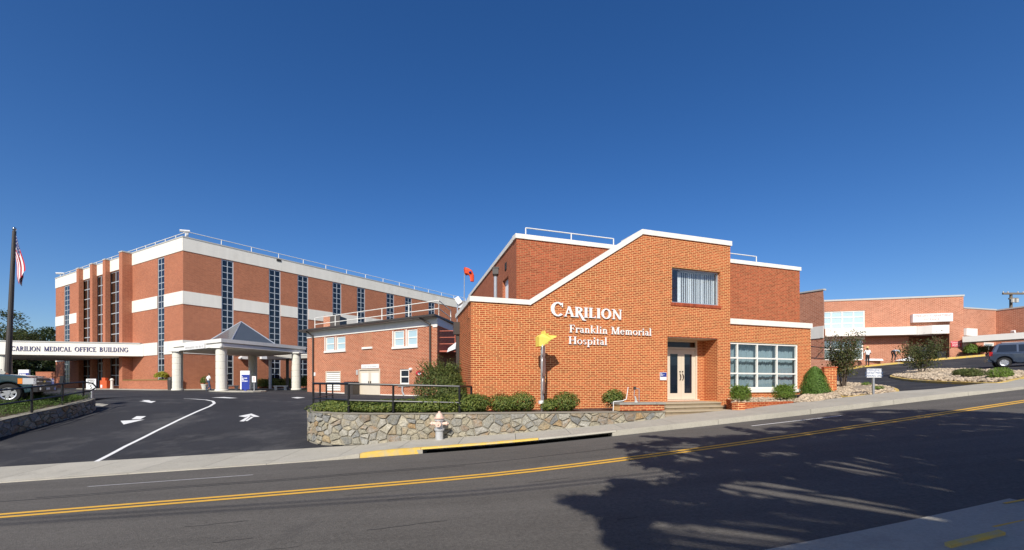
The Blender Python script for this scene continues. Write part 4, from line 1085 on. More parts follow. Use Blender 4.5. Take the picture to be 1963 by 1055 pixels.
def sw_base(c): return max(g(c.x, c.y), z_r(c.x) + (kh(c.x) if c.y - kerbY(c.x) < 4 else 0)) if c.x > -4.5 else min(z_r(c.x) + .30, -1.75)
sw_pts = [(-9.3, 22.0), (-8.2, 18.5), (-7.15, 15.4), (-6.75, 14.2), (-6.45, 13.6), (-5.95, 13.1), (-5.3, 12.84), (-4.4, 12.78), (-2.5, 12.86), (0.3, 13.15), (2.6, 13.42), (4.95, 13.85)]
sw_root, sw_path = stone_wall('stone_wall', 'low grey and tan fieldstone wall curving behind the fire hydrant', sw_pts, sw_base, lambda c: SWT + .06 * ss((-c.x - 4) / 4), 560, .32, 11, 1.3, .006)
bed = MB(); inn = [sw_path.at(sw_path.len * k / 40, -.3) for k in range(41)]
ring = [tuple(p) for p in inn] + [MW.pt(MW.s(1276), -.05, 0)[:2], MW.pt(0, -.05, 0)[:2], ML.pt(ML.len - 3.9, -.05, 0)[:2], (-4.6, 20.5), (-7.5, 22.5)]
bed.face([(p[0], p[1], SWT - .02) for p in ring]); o = bed.build('planting_bed', 'mulch'); o['kind'] = 'structure'
# brick ledge with white pipes at the right end of the stone wall
lg = thing('brick_ledge', 'low red brick ledge capping the stone wall beside the concrete steps', 'brick ledge', (4.3, 14.0, SWT))
LG = Wall(sw_path.at(sw_path.len - 1.55, 0.0), sw_path.at(sw_path.len - .02, 0.0))
lz = SWT + .05; L2 = LG.len
m = MB(); m.wbox(LG, 0, L2, lz, lz + .20, -.55, .0); m.build('ledge_core', 'mortar', lg)
m = MB(); m.wbox(LG, -.03, L2 + .03, lz + .20, lz + .255, -.58, .04); m.build('cap', 'old_concrete', lg)
for b in bricks(LG, 0, L2, lz, lz + .20, H=.066, joint=.013): pass
brick_objs(lg, LG, bricks(LG, 0, L2, lz, lz + .20, H=.066, joint=.013), 0, 'dark_brick')
sp = thing('standpipe', 'white pipes and valve standing on the brick ledge by the doors', 'pipe', Vp(LG, .6, -.3, lz + .25))
bx0 = MW.s(1218)
m = MB(); z0 = lz + .255
m.tube([Vp(LG, -.10, -.3, SWT), Vp(LG, -.08, -.3, z0 + .03), Vp(LG, .22, -.3, z0 + .05), Vp(LG, .36, -.3, z0 + .11), Vp(LG, .42, -.3, z0 + .50)], .013, 8); m.build('bent_pipe', 'white_plastic', sp)
m = MB(); m.cyl(Vp(LG, .70, -.3, z0), Vp(LG, .70, -.3, z0 + .05), .06, .05, 10); m.cyl(Vp(LG, .70, -.3, z0 + .05), Vp(LG, .66, -.3, z0 + .20), .032, .026, 8); m.build('valve', 'trim_grey', sp)
m = MB(); m.tube([Vp(LG, .64, -.33, z0 + .2), Vp(LG, .66, -.33, z0 + .46), Vp(LG, .82, -.33, z0 + .44), Vp(LG, .82, -.33, z0 + .02)], .012, 6); m.build('thin_pipe', 'galvanised', sp)
m = MB(); m.wbox(LG, .63, .70, z0 + .42, z0 + .52, -.36, -.29); m.build('meter', 'brown_metal', sp)

# ------------------------------------------------------------------ entrance steps and brick planter
stp = thing('entrance_steps', 'four worn concrete steps up to the cream double doors', 'steps', (5.8, 14.6, -1.15))
s0 = MW.s(1277) - .04
FR = MW
for k in range(4):
    zt_ = -.75 - .115 * k; d1 = 1.0 + .5 * k; sr = MW.s((1382, 1391, 1400, 1402)[k], d1)
    s0k = MW.s(1276, d1)
    m = MB(); m.wbox(FR, s0k, sr, -1.75, zt_, .004 if k == 0 else d1 - .52, d1)
    so_ = m.build('step', 'step_concrete', stp)
    m = MB(); m.wbox(FR, s0k - .01, sr + .012, zt_ - .035, zt_ + .006, d1 - .49 if k else .006, d1 + .025); m.build('nosing', 'nosing_concrete', so_)
m = MB(); m.wbox(MW, rec[0] + .004, rec[1] - .004, -.95, -.752, -.79, .0); m.build('threshold', 'step_concrete', stp)
# planter in front of the grid window
plw = thing('brick_planter', 'low orange brick planter wall under the grid window holding two small shrubs', 'planter', (9.5, 17.2, -.8))
a = gp(1414, 789, .13); b = gp(1521, 773, .13); pz = zat(772.5, a.y); PA = Wall((a.x, a.y), (b.x, b.y))
c = Vp(MW, MW.s(1384), .25, 0); PB = Wall((c.x, c.y), (a.x, a.y))
d_ = Wall((b.x, b.y), tuple(Vp(WG, sWr - .3, .1, 0).to_2d()))
m = MB()
for w_ in (PA, PB): m.wbox(w_, 0, w_.len, -1.45, pz, -.22, 0)
m.build('core', 'brick_return', plw)
for w_ in (PA, PB): brick_objs(plw, w_, bricks(w_, 0, w_.len, -1.30, pz, H=.072), 0, 'main_brick', name='brick')
m = MB(); m.face([PB.pt(0, -.1, pz - .05), PA.pt(0, -.1, pz - .05), PA.pt(PA.len, -.1, pz - .05), WG.pt(sWr - .1, .0, pz - .05), WG.pt(sC, .0, pz - .05)]); o = m.build('planter_bed', 'gravel_base', plw)
# ------------------------------------------------------------------ the medical office building
OC = Vector((-38.45, 50.0)); OLp = Vector((-74.66, 70.0)); ORp = Vector((-11.4, 87.5))
OL = Wall(OLp, OC); OR = Wall(OC, ORp + (ORp - OC).normalized() * 4)
off = thing('office_building', 'three-storey brick medical office building with white bands and tall strip windows', 'building', (OC.x, OC.y, -.85))
oz = 17.07; OB = -1.2
bands = [(oz - 1.55, oz), (9.28, 10.80), (3.50, 5.06)]
ow = MB(); whb = MB(); jm = MB()
strips = []
for a, b in ((424.5, 448), (515.5, 538), (570.5, 591), (637.5, 654.5), (684.5, 700), (741, 755.5), (776.5, 789.5), (821.5, 833.5)):
    strips.append((OR.s(a), OR.s(b), -.35, oz - 1.62, .14))
lstr = [(OL.s(123), OL.s(133.5), -.1, oz - 1.62, .14), (OL.s(302), OL.s(315), -.1, oz - 1.62, .14)]
lwide = [(OL.s(157.5), OL.s(175.5), -.35, oz - 1.62, .2), (OL.s(185.5), OL.s(199), -.75, oz - 1.62, .2), (OL.s(210), OL.s(231), -.35, oz - 1.62, .2)]
skin(ow, OR, 0, OR.len, OB, oz - .1, strips, jamb=jm); skin(ow, OL, 0, OL.len, OB, oz - .1, lstr + lwide, jamb=jm)
q = OLp + Vector((-OL.n.x, -OL.n.y)) * 40; e = OR.pt(OR.len, 0, 0); e2 = Vector(e[:2]) - OR.n * 40
for a, b in ((Vector(e[:2]), e2), (e2, q), (q, OLp)):
    w_ = Wall(a, b); skin(ow, w_, 0, w_.len, OB, oz - .1)
ow.build('wall', 'office_brick', off); jm.build('window_jamb', 'office_brick', off)
rf = MB(); rf.face([(*OLp, oz - .15), (*OC, oz - .15), (e[0], e[1], oz - .15), (*e2, oz - .15), (*q, oz - .15)]); rf.build('roof', 'charcoal_roof', off)
def band_runs(w, z0, z1, hs, top):
    cuts = sorted([(h[0], h[1]) for h in hs if h[3] > z0 + .05]) if not top else []
    a = 0.0
    for c in cuts + [(w.len + (.06 if w is OL else 0), None)]:
        if c[0] - a > .05:
            m = MB(); m.wbox(w, a, c[0], z0, z1, -.02, .06); m.build('white_band', 'stucco_white', off)
        a = c[1]
for i, (a, b) in enumerate(bands):
    band_runs(OR, a, b, strips, i == 0)
    band_runs(OL, a, b, lstr + lwide, i == 0)
m = MB(); m.wbox(OR, 0.0, OR.len, oz, oz + .14, -.4, .10); m.wbox(OL, 0, OL.len + .1, oz, oz + .142, -.402, .102); m.build('roof_coping', 'trim_grey', off)
# fins on the entrance front
for pr, dp, wd in ((160.5, .55, .9), (186.8, .55, .9), (211.8, .55, .9), (254, 1.05, 1.0)):
    s_ = OL.s(pr); m = MB(); ft_ = oz - .02 if dp > 1 else oz + .05; m.wbox(OL, s_ - wd, s_, OB, ft_, .01, dp); m.build('brick_fin', 'office_brick', off)
    m = MB(); m.wbox(OL, s_ - wd - .04, s_ + .04, ft_, ft_ + .16, -.05, dp + .05); m.build('fin_cap', 'trim_grey', off)
for i, h in enumerate(strips):
    window(off, OR, h[0], h[1], h[2], h[3], 2, 20, bar=.085, d=-.05, th=.08, frame='frame_grey', joined=i > 3, edge=.13)
for h in lstr: window(off, OL, h[0], h[1], h[2], h[3], 2, 20, bar=.085, d=-.05, th=.08, frame='frame_grey', joined=h is lstr[0], edge=.13)
for i, h in enumerate(lwide):
    lo = 2.9 if i == 1 else h[2]
    window(off, OL, h[0], h[1], lo, h[3], 2, 11 if i != 1 else 9, bar=.11, d=-.10, th=.08, frame='frame_grey', alt=('brown_glass', 'dark_glass'))
# entrance door in the middle bay
h = lwide[1]; m = MB()
for a in (h[0], (h[0] + h[1]) / 2 - .05, h[1] - .12): m.wbox(OL, a, a + .12, h[2], 2.9, -.2, -.08)
for z in (1.7, 2.78): m.wbox(OL, h[0], h[1], z, z + .12, -.19, -.085)
dro = m.build('entrance_door', 'frame_grey', off)
m = MB(); m.wbox(OL, h[0], h[1], h[2], 2.9, -.17, -.15); m.build('pane', 'tint_glass', dro)
m = MB(); m.wbox(OL, h[0] - .3, h[1] + .3, h[2], 2.9, -1.2, -1.1); m.build('lobby', 'room_grey', dro)
rail(off, [Vp(OL, 1, -.7, oz), Vp(OL, OL.len - .7, -.7, oz)], .95, .045, 'white_paint', 2.6, name='roof_rail')
rail(off, [Vp(OR, .7, -.7, oz), Vp(OR, OR.len - .5, -.7, oz)], .95, .045, 'white_paint', 3.4, name='roof_rail')
for pxx, w_ in ((352, OR), (109, OL)):
    p = Vp(w_, w_.s(pxx) + .3, -.35, oz + .1); m = MB()
    m.cyl(p, p + Vector((0, 0, .7)), .06, .06, 8); cdir = Vector((-.7, -.6, -.12)).normalized()
    tp = p + Vector((0, 0, .78)); m.cyl(tp - cdir * .4, tp + cdir * .55, .16, .16, 8); m.cyl(p, p + Vector((0, 0, .12)), .16, .16, 8)
    o = m.build('roof_camera', 'white_plastic'); tag(o, 'white security camera on the %s corner of the office roof' % ('near' if w_ is OR else 'far left'), 'camera')
    o_off = 0
sc_ = OR.hit(534, 499.5); m = MB(); m.wbox(OR, sc_[0] - .3, sc_[0] + .3, sc_[1] - .15, sc_[1] + .12, .061, .12); m.build('scupper', 'interior_dark', off)

# entrance canopy with the blue letters
ca = thing('entrance_canopy', 'long white canopy reading CARILION MEDICAL OFFICE BUILDING', 'canopy', (-55, 55, 3.5))
cA, cB, cC, cD = Vector((-66.5, 50.2)), Vector((-47.2, 54.95)), Vector(OL.pt(OL.s(140), .02, 0)[:2]), Vector((-80, 60))
cB = Vector(OL.pt(OL.s(276), .08, 0)[:2])
CW = Wall(cA, cB); cz0, cz1 = 3.46, 5.02
m = MB(); m.poly([tuple(cA), tuple(cB), tuple(cC), tuple(cD)], cz0, cz1); m.build('roof_slab', 'stucco_white', ca)
m = MB(); m.poly([(CW.pt(0, .07, 0)[:2]), (CW.pt(CW.len - .3, .07, 0)[:2]), CW.pt(CW.len - .3, -.4, 0)[:2], CW.pt(0, -.4, 0)[:2]], cz1 + .003, cz1 + .13); m.build('edge_trim', 'trim_grey', ca)
words = [('CARILION', 22, 78), ('MEDICAL', 84.5, 137), ('OFFICE', 143.5, 185), ('BUILDING', 191, 246.5)]
for wd, a, b in words:
    zb = CW.hit((a + b) / 2, 674 + (a + b) / 2 * .010 - 1.3)[1]
    lettering(ca, wd, CW, CW.s(a), CW.s(b), zb, .56, .01, 'navy_letter', th=.04)
m = MB(); c = (CW.pt(CW.s(-4), -.9, 0)); m.lathe([(.62, -1.0), (.62, cz0 - .01)], (c[0], c[1], 0), 20); m.build('column', 'column_white', ca, smooth=False)

# low brick planters against the front
def low_wall(name, label, w, s0, s1, z0, z1, d0, d1, material='office_brick', cat='planter wall'):
    t_ = thing(name, label, cat, w.pt((s0 + s1) / 2, d1, z0)); m = MB(); m.wbox(w, s0, s1, z0, z1 - .06, d0, d1); m.build('brick_face', material, t_)
    m = MB(); m.wbox(w, s0 - .03, s1 + .03, z1 - .06, z1, d0, d1 + .03); m.build('cap', material, t_); return t_
low_wall('brick_planter', 'low brick planter along the office wall right of the entrance', OL, OL.s(233, 1.2), OL.s(329, 1.2), -1.2, .36, .05, 1.2)
low_wall('brick_planter', 'low brick planter at the far left end of the office wall', OL, OL.s(96, 1.0), OL.s(150, 1.0), -1.2, .05, .05, 1.0)
tA = Vector((-79, 71)); low_wall('brick_stub_wall', 'brick stub wall sticking out at the far left of the office building', Wall(tA, OLp), 0, 4.4, -1.2, 1.9, -.4, .05, cat='brick wall')
m = MB(); m.wbox(OL, OL.s(233, 1.2), OL.s(329, 1.2) - .1, .36, .44, .1, 1.1); o = m.build('grass_strip', 'grass'); o['kind'] = 'stuff'
# pale pavement round the building
pv = MB()
def flat(pts, up=.10, name='lot_pavement', material='concrete'):
    m = MB(); m.prism([(p[0], p[1], g(p[0], p[1]) - .1) for p in pts], [(p[0], p[1], g(p[0], p[1]) + up) for p in pts]); o = m.build(name, material); o['kind'] = 'structure'
flat([OL.pt(OL.s(165), 3.4, 0), OL.pt(OL.s(331), 3.0, 0), OL.pt(OL.len + .4, 2.6, 0), OL.pt(OL.len + .4, -.3, 0), OL.pt(OL.s(165), -.3, 0)])
flat([OL.pt(OL.len + .45, 2.6, 0), OR.pt(5, 4.6, 0), OR.pt(20, 4.2, 0), OR.pt(20, -.3, 0), OR.pt(0, -.3, 0)], .12, 'lot_pavement')

# ------------------------------------------------------------------ drop-off portico
po = thing('portico', 'white drop-off portico on four round columns with dark pyramid skylight', 'portico', (-30, 47.5, -.8))
pN, pL, pR = Vector((-27.2, 40)), Vector((-36.5, 45.9)), Vector((-23.7, 49.2)); pK = pL + pR - pN
cen = (pN + pL + pR + pK) / 4; zt4 = 4.2
def offs(k): return [tuple(cen + (p - cen) * k) for p in (pN, pR, pK, pL)]
m = MB(); m.poly(offs(1.0), 3.86, zt4); m.build('upper_fascia', 'white_paint', po)
m = MB(); m.poly(offs(.972), 3.745, 3.859); m.build('shadow_gap', 'trim_grey', po)
m = MB(); m.poly(offs(.985), 3.44, 3.744); m.build('lower_fascia', 'white_paint', po)
m = MB(); m.poly(offs(.93), 3.36, 3.439); m.build('ceiling', 'column_white', po)
ap = (cen.x, cen.y, 6.85); b4 = [(*(cen + (Vector(p) - cen) * .56), zt4 + .02) for p in offs(1)]
m = MB()
m.solid(b4 + [ap], [(0, 1, 4), (1, 2, 4), (2, 3, 4), (3, 0, 4), (3, 2, 1, 0)]); sk = m.build('pyramid', 'slate_panel', po)
for k in range(4):
    m = MB(); m.cyl(b4[k], ap, .07, .05, 6); m.build('ridge_bar', 'aluminium', sk)
    m = MB(); m.cyl(b4[k], b4[(k + 1) % 4], .05, .05, 6); m.build('edge_bar', 'aluminium', sk)
cols = [(at(424.5, 41.0), 41.0), (at(340.5, 45.5), 45.5), (at(568, 48.2), 48.2), (at(484.5, 52.5), 52.5)]
prof = []
for i, (cx_, cy_) in enumerate(cols):
    zb = g(cx_, cy_) + .05; co = thing('column_%s' % 'x', None, None); bpy.data.objects.remove(co)
    m = MB(); m.lathe([(.55, 0), (.55, .12), (.50, .16), (.50, .2)], (cx_, cy_, zb), 20); base = m.build('column', 'column_white', po)
    n = 6; hh = (3.36 - .02 - zb - .2) / n
    for k in range(n):
        m = MB(); z0 = zb + .2 + hh * k; m.lathe([(.44, 0), (.47, .03), (.47, hh - .03), (.44, hh)], (cx_, cy_, z0), 20); m.build('drum', 'column_white', base, smooth=False)
    m = MB(); m.box(cx_ - .62, cx_ + .62, cy_ - .62, cy_ + .62, 3.34, 3.43); m.build('capital', 'white_paint', base)
PW = Wall(pL, pN)
sA_, sB_ = PW.s(356), PW.s(394)
m = MB(); m.wbox(PW, sA_, sB_, 3.40, 3.98, -.1, .14); sgn = m.build('sign_board', 'sign_white', po)
print_line(sgn, PW, sA_ + .25, sB_ - .25, 3.60, .142, .24, 'trim_grey', 3)
# covered walk behind, posts
cwk = thing('covered_walk', 'flat grey covered walkway roof on dark steel posts behind the portico', 'walkway roof', (-23, 56, -.8))
a, b = Vector((at(512, 55), 55)), Vector((at(640, 50), 50)); w_ = Wall(a, b)
m = MB(); m.wbox(w_, 0, w_.len, 3.05, 3.45, -3.2, 0); m.build('roof', 'trim_grey', cwk)
m = MB(); m.wbox(w_, -.05, w_.len, 3.45, 3.55, -3.25, .06); m.build('roof_edge', 'white_paint', cwk)
for s_, d_ in ((OR.s(1), -9),): pass
for pxx, Y in ((518, 55.5), (551, 54.5)):
    m = MB(); x_ = at(pxx, Y); m.box(x_ - .13, x_ + .13, Y - .13, Y + .13, -.9, 3.05); m.build('post', 'frame_grey' if pxx == 518 else 'brown_metal', cwk)
for pxx, py in ((466, 686), (503, 686)):
    s_, z = OR.hit(pxx, py); m = MB(); m.wbox(OR, s_ - .35, s_ + .35, z - .2, z + .28, .02, .55); o = m.build('wall_lamp', 'white_plastic'); tag(o, 'boxy white wall lamp on the office wall %s' % ('left of the portico back column' if pxx == 466 else 'right of the portico back column'), 'wall lamp', 'wall lamps under the portico')
s_, z = OR.hit(457.5, 686.5); m = MB(); p = Vp(OR, s_, .0, z); m.cyl(p, p + Vector((*OR.n, 0)) * .4, .06, .06, 8); m.ball(p + Vector((*OR.n, -.05)) * .45, .2, 10, 6); tag(m.build('dome_camera', 'white_plastic'), 'small white dome camera on the office wall left of the two wall lamps', 'camera')

def sign_panel(name, label, px0, px1, py0, py1, Y, material, parts, ang=0.0, foot='post', cat='sign', th=.12, group=None):
    """free-standing sign: a slab on a post; parts = list of (material, x0, x1, y0, y1) in fractions, texts = (body, x, y, size, material)"""
    xc = at((px0 + px1) / 2, Y); z0, z1 = zat(py1, Y), zat(py0, Y); wd = (px1 - px0) / F * Y
    t_ = thing(name, label, cat, (xc, Y, g(xc, Y)), group=group)
    w_ = Wall((xc - wd / 2 * math.cos(ang), Y - wd / 2 * math.sin(ang)), (xc + wd / 2 * math.cos(ang), Y + wd / 2 * math.sin(ang)))
    m = MB(); m.wbox(w_, 0, wd, z0, z1, -th, 0); pn = m.build('panel', material, t_)
    for q in parts:
        if isinstance(q[0], str) and q[0] in MATS:
            m = MB(); m.wbox(w_, wd * q[1], wd * q[2], z0 + (z1 - z0) * q[3], z0 + (z1 - z0) * q[4], .001, .012); m.build('sign_face', q[0], pn)
        elif q[0] == '~': print_line(pn, w_, wd * q[1], wd * q[4], z0 + (z1 - z0) * q[2], .013, q[3], q[5], int(q[2] * 100))
        else: text(pn, 'lettering', q[0], w_, wd * q[1], z0 + (z1 - z0) * q[2], .004 if q[4] != 'sign_white' else .0135, q[3], q[4], q[5] if len(q) > 5 else 'CENTER', th=.0008)
    gz = g(xc, Y) - .05
    if foot == 'post': m = MB(); m.box(xc - .03, xc + .03, Y + .02, Y + .08, gz, z1 - .1); m.build('post', 'galvanised', t_)
    elif foot == 'blue': m = MB(); m.box(xc - .02, xc + .24, Y - .12, Y - .02, gz, z0 - .004); m.build('foot', 'sign_blue', t_)
    elif foot == 'wide': m = MB(); m.box(xc - .16, xc + .16, Y + .02, Y + .10, gz, z0 + .1); m.build('foot', material, t_)
    return t_, w_, pn
sign_panel('direction_sign', 'tall blue and white directional sign beside the near portico column', 460, 479, 711, 747, 41.3, 'sign_white',
           [('sign_blue', .14, 1.0, .0, .79), ('~', .2, .68, .10, .3, 'sign_white'), ('~', .2, .60, .13, .75, 'sign_white'), ('~', .2, .52, .12, .42, 'sign_white'), ('~', .2, .45, .13, .8, 'sign_white')], -.1, 'blue')
sign_panel('notice_sign', 'small white notice sign on a thin post right of the blue portico sign', 483, 490.5, 721.5, 733, 40.6, 'sign_white', [('~', .2, .74, .07, .8, 'faded_red'), ('~', .25, .54, .07, .75, 'faded_red'), ('~', .2, .34, .07, .8, 'faded_red')], 0, 'post', th=.02)
sign_panel('direction_sign', 'narrow blue and white sign half hidden behind the right portico column', 557, 568, 712, 742, 51, 'sign_white', [('sign_blue', .1, .98, .0, .92)], -.3, 'wide')
def bench(x, y, label, rz):
    t_ = thing('bench', label, 'bench', (x, y, g(x, y) + .0), rz)
    m = MB(); m.box(-.75, .75, -.22, .22, .42, .54); m.build('seat', 'column_white', t_, local=True)
    for s_ in (-.5, .5):
        m = MB(); m.poly([(s_ - .12, -.18), (s_ + .12, -.18), (s_ + .12, .18), (s_ - .12, .18)], -.1, .42); m.box(s_ - .16, s_ + .16, -.2, .2, .34, .42); m.build('leg', 'column_white', t_, local=True)
bench(at(538, 49.5), 49.5, 'white concrete bench in front of the right portico column', .3)
bench(at(444, 50), 50, 'white concrete bench behind the near portico column', .9)
def pot(x, y, label):
    t_ = thing('plant_pot', label, 'plant pot', (x, y, g(x, y) + .1)); m = MB(); m.lathe([(.22, 0), (.32, .5), (.35, .52), (.35, .6), (.28, .6), (.28, .5)], (0, 0, 0), 14); m.build('pot', 'column_white', t_, local=True); return t_
pt1 = pot(at(392, 47.6), 47.6, 'pale tapered plant pot by the office wall near the walking man')

# ------------------------------------------------------------------ two-storey brick annex in the middle
aL, aR = Vector((-20.2, 42.2)), Vector((-5.72, 32.7)); aK = Vector((-4.3, 42))
AF = Wall(aL, aR); AR = Wall(aR, aK)
an = thing('annex_building', 'small red brick annex with white sash windows, louvre and cream double doors', 'building', (-12, 37, -1))
az = 5.05; AB = -1.6
def R4(a, b, c, d, w=AF):
    s0, z0 = w.hit(a, d); s1, _ = w.hit(b, d); mid = (a + b) / 2
    return (w.s(a), w.s(b), w.hit(mid, d)[1], w.hit(mid, c)[1], .16)
wins = [R4(624, 641, 646, 673), R4(645, 662, 645, 671.5), R4(754.5, 774.5, 633.5, 665), R4(780, 800, 631, 663), R4(766, 784, 708, 737)]
lou = R4(624.5, 653, 712, 750); dor = R4(688, 729, 707.5, 757.5)
wl = MB(); skin(wl, AF, 0, AF.len, AB, az, wins + [lou, dor]); skin(wl, AR, 0, AR.len, AB, az)
q1 = aK + Vector((-14, 9)); skin(wl, Wall(aK, q1), 0, Wall(aK, q1).len, AB, az); skin(wl, Wall(q1, aL), 0, Wall(q1, aL).len, AB, az)
wl.build('wall', 'annex_brick', an)
m = MB(); m.wbox(AF, -.02, AF.len + .02, az - .62, az - .01, .005, .05); m.wbox(AF, AF.len - .42, AF.len + .02, az - .75, az - .60, .004, .055); m.build('frieze', 'white_paint', an)
m = MB(); m.wbox(AR, 0, AR.len, az - .62, az - .01, .005, .05); m.build('frieze', 'white_paint', an)
# roof slab with dark eave and gutter
ov = .55; e0, e1 = AF.pt(-ov, ov, 0), AF.pt(AF.len + ov * .6, ov, 0); e2_ = AR.pt(AR.len, ov, 0)
m = MB(); m.poly([e0[:2], e1[:2], e2_[:2], tuple(q1), (aL.x - .6, aL.y + 1)], az, az + .14); m.build('roof', 'brown_metal', an)
m = MB(); m.wbox(AF, -ov, AF.len + ov * .6, az + .0, az + .15, ov, ov + .13); m.build('gutter', 'brown_metal', an)
m = MB(); m.wbox(AF, -.2, AF.len, az - .03, az - .004, .05, ov); m.build('soffit', 'trim_grey', an)
for pxx in (602, 826.5):
    s_ = AF.s(pxx); m = MB(); m.tube([Vp(AF, s_ - .45 if pxx < 700 else s_ - .7, ov, az), Vp(AF, s_, .12, az - .5), Vp(AF, s_, .12, AB + .4)], .075, 8); m.build('downpipe', 'brown_metal', an)
for i, h in enumerate(wins):
    fr = window(an, AF, h[0], h[1], h[2], h[3], 1, 2, bar=.09, d=-.06, th=.08, frame='white_paint', glass='painted_sky_glass' if i < 4 else 'dark_glass', edge=.12)
for i, (a, b, z) in enumerate(((wins[0][0] - .15, wins[1][1] + .1, wins[0][2]), (wins[2][0] - .15, wins[3][1] + .1, wins[2][2]), (wins[4][0] - .12, wins[4][1] + .12, wins[4][2]))):
    m = MB(); m.wbox(AF, a, b, z - .17, z - .004, -.1, .1); m.build('window_sill', 'white_paint', an)
for a, b in ((wins[0][0], wins[0][0]), ):
    pass
for h in wins[:4]:
    m = MB(); m.wbox(AF, h[0] - .12, h[0] - .004, h[2], h[3], -.02, .03); m.build('window_trim', 'white_paint', an)
bs0, bz0 = AF.hit(695, 669.5); m = MB(); m.wbox(AF, bs0, AF.s(714.5), bz0 - .02, bz0 + .15, .003, .1); m.build('window_sill', 'white_paint', an)
br0 = AF.hit(704, 668)[1] + .1; m = MB(); m.wbox(AF, AF.s(697), AF.s(713), br0, az - .65, .0, .012); m.build('bricked_window', 'low_brick', an)
# louvre with its slats
m = MB(); s0, s1, z0, z1 = lou[:4]
m.wbox(AF, s0, s0 + .1, z0, z1, -.1, .02); m.wbox(AF, s1 - .1, s1, z0, z1, -.1, .02); m.wbox(AF, s0 + .1, s1 - .1, z1 - .1, z1, -.1, .018); m.wbox(AF, s0 + .1, s1 - .1, z0, z0 + .08, -.1, .018)
lo_ = m.build('louvre', 'cream_paint', an)
m = MB(); m.wbox(AF, s0 + .1, s1 - .1, z0 + .08, z1 - .1, -.14, -.12); m.build('louvre_back', 'interior_dark', lo_)
K = 9
for k in range(K):
    z = z0 + .1 + (z1 - z0 - .22) * k / K; m = MB(); hgt = (z1 - z0 - .22) / K
    P = AF.pt; a, b = s0 + .101, s1 - .101
    m.hexa([P(a, .01, z), P(b, .01, z), P(b, -.08, z + hgt * .75), P(a, -.08, z + hgt * .75), P(a, .01, z + .03), P(b, .01, z + .03), P(b, -.08, z + hgt * .75 + .03), P(a, -.08, z + hgt * .75 + .03)])
    m.build('slat', 'white_paint', lo_)
# cream double doors and sign above
s0, s1, z0, z1 = dor[:4]; mid = (s0 + s1) / 2
m = MB(); m.wbox(AF, s0, s0 + .08, z0, z1, -.12, .03); m.wbox(AF, s1 - .08, s1, z0, z1, -.12, .03); m.wbox(AF, s0 + .08, s1 - .08, z1 - .08, z1, -.12, .028); m.build('door_frame', 'cream_paint', an)
for a, b in ((s0 + .085, mid - .008), (mid + .008, s1 - .085)):
    m = MB(); m.wbox(AF, a, b, z0 + .02, z1 - .085, -.12, -.06); do = m.build('door', 'cream_paint', an)
    m = MB(); m.wbox(AF, a + .18, b - .18, z1 - 1.25, z1 - .35, -.06, -.05); m.build('door_panel', 'stucco_white', do)
    hx = b - .12 if b < mid else a + .12
    m = MB(); m.wbox(AF, hx - .03, hx + .03, z0 + .95, z0 + 1.2, -.06, .0); m.build('handle', 'bronze', do)
zs = AF.hit(710, 702.5)[1]; m = MB(); m.wbox(AF, AF.s(693.5), AF.s(727), zs - .17, zs + .17, .005, .05); so = m.build('door_sign', 'sign_white', an)
print_line(so, AF, AF.s(695.5), AF.s(724.5), zs - .04, .052, .10, 'trim_grey', 8)
for pxx, py, hw, hh, mt, nm in ((685, 714, .12, .22, 'trim_grey', 'notice_plate'), (603.5, 717.5, .14, .17, 'sign_white', 'notice_plate')):
    s_, z = AF.hit(pxx, py); m = MB(); m.wbox(AF, s_ - hw, s_ + hw, z - hh, z + hh, .01, .05); m.build(nm, mt, an)
s_, z = AF.hit(788.5, 708.5); m = MB(); p = Vp(AF, s_, 0, z); m.cyl(p, p + Vector((*AF.n, 0)) * .12, .13, .13, 10); m.ball(p + Vector((*AF.n, 0)) * .14, .12); m.build('alarm_bell', 'white_plastic', an)
s_, z = AF.hit(805, 715.5); m = MB()
ring = [(s_ + .42 * math.cos(2 * math.pi * k / 20), z + .20 * math.sin(2 * math.pi * k / 20)) for k in range(20)]
m.prism([AF.pt(a, .01, b) for a, b in ring], [AF.pt(a, .05, b) for a, b in ring]); rs = m.build('oval_sign', 'sign_red', an)
m = MB(); m.prism([AF.pt(s_ + (a - s_) * .45, .051, z + (b - z) * .55 - .03) for a, b in ring], [AF.pt(s_ + (a - s_) * .45, .058, z + (b - z) * .55 - .03) for a, b in ring]); m.build('sign_centre', 'sign_white', rs)
s_, z = AF.hit(773.5, 749); m = MB(); p = Vp(AF, s_, .12, z); m.tube([p + Vector((0, 0, .4)), p + Vector((0, 0, -.1)), p + Vector((.12, 0, -.35))], .07, 8); m.build('vent_hood', 'frame_grey', an)
m = MB(); m.wbox(AF, -.05, dor[0] - .05, AB, AF.hit(640, 750.5)[1] - .10, .0, .06); m.wbox(AF, dor[1] + .05, AF.len, AB, AF.hit(770, 757)[1], .0, .06); m.build('plinth', 'stucco_white', an)
bn = thing('waste_bin', 'dark brown waste bin against the annex wall left of the cream doors', 'bin', AF.pt(AF.s(672), .5, -.95)); m = MB(); m.wbox(AF, AF.s(665, .5), AF.s(681, .5), -1.1, .05, .15, .75); m.build('body', 'brown_metal', bn)
m = MB(); m.wbox(AF, AF.s(664.3, .5), AF.s(681.7, .5), .05, .13, .12, .78); m.build('lid', 'charcoal_roof', bn)
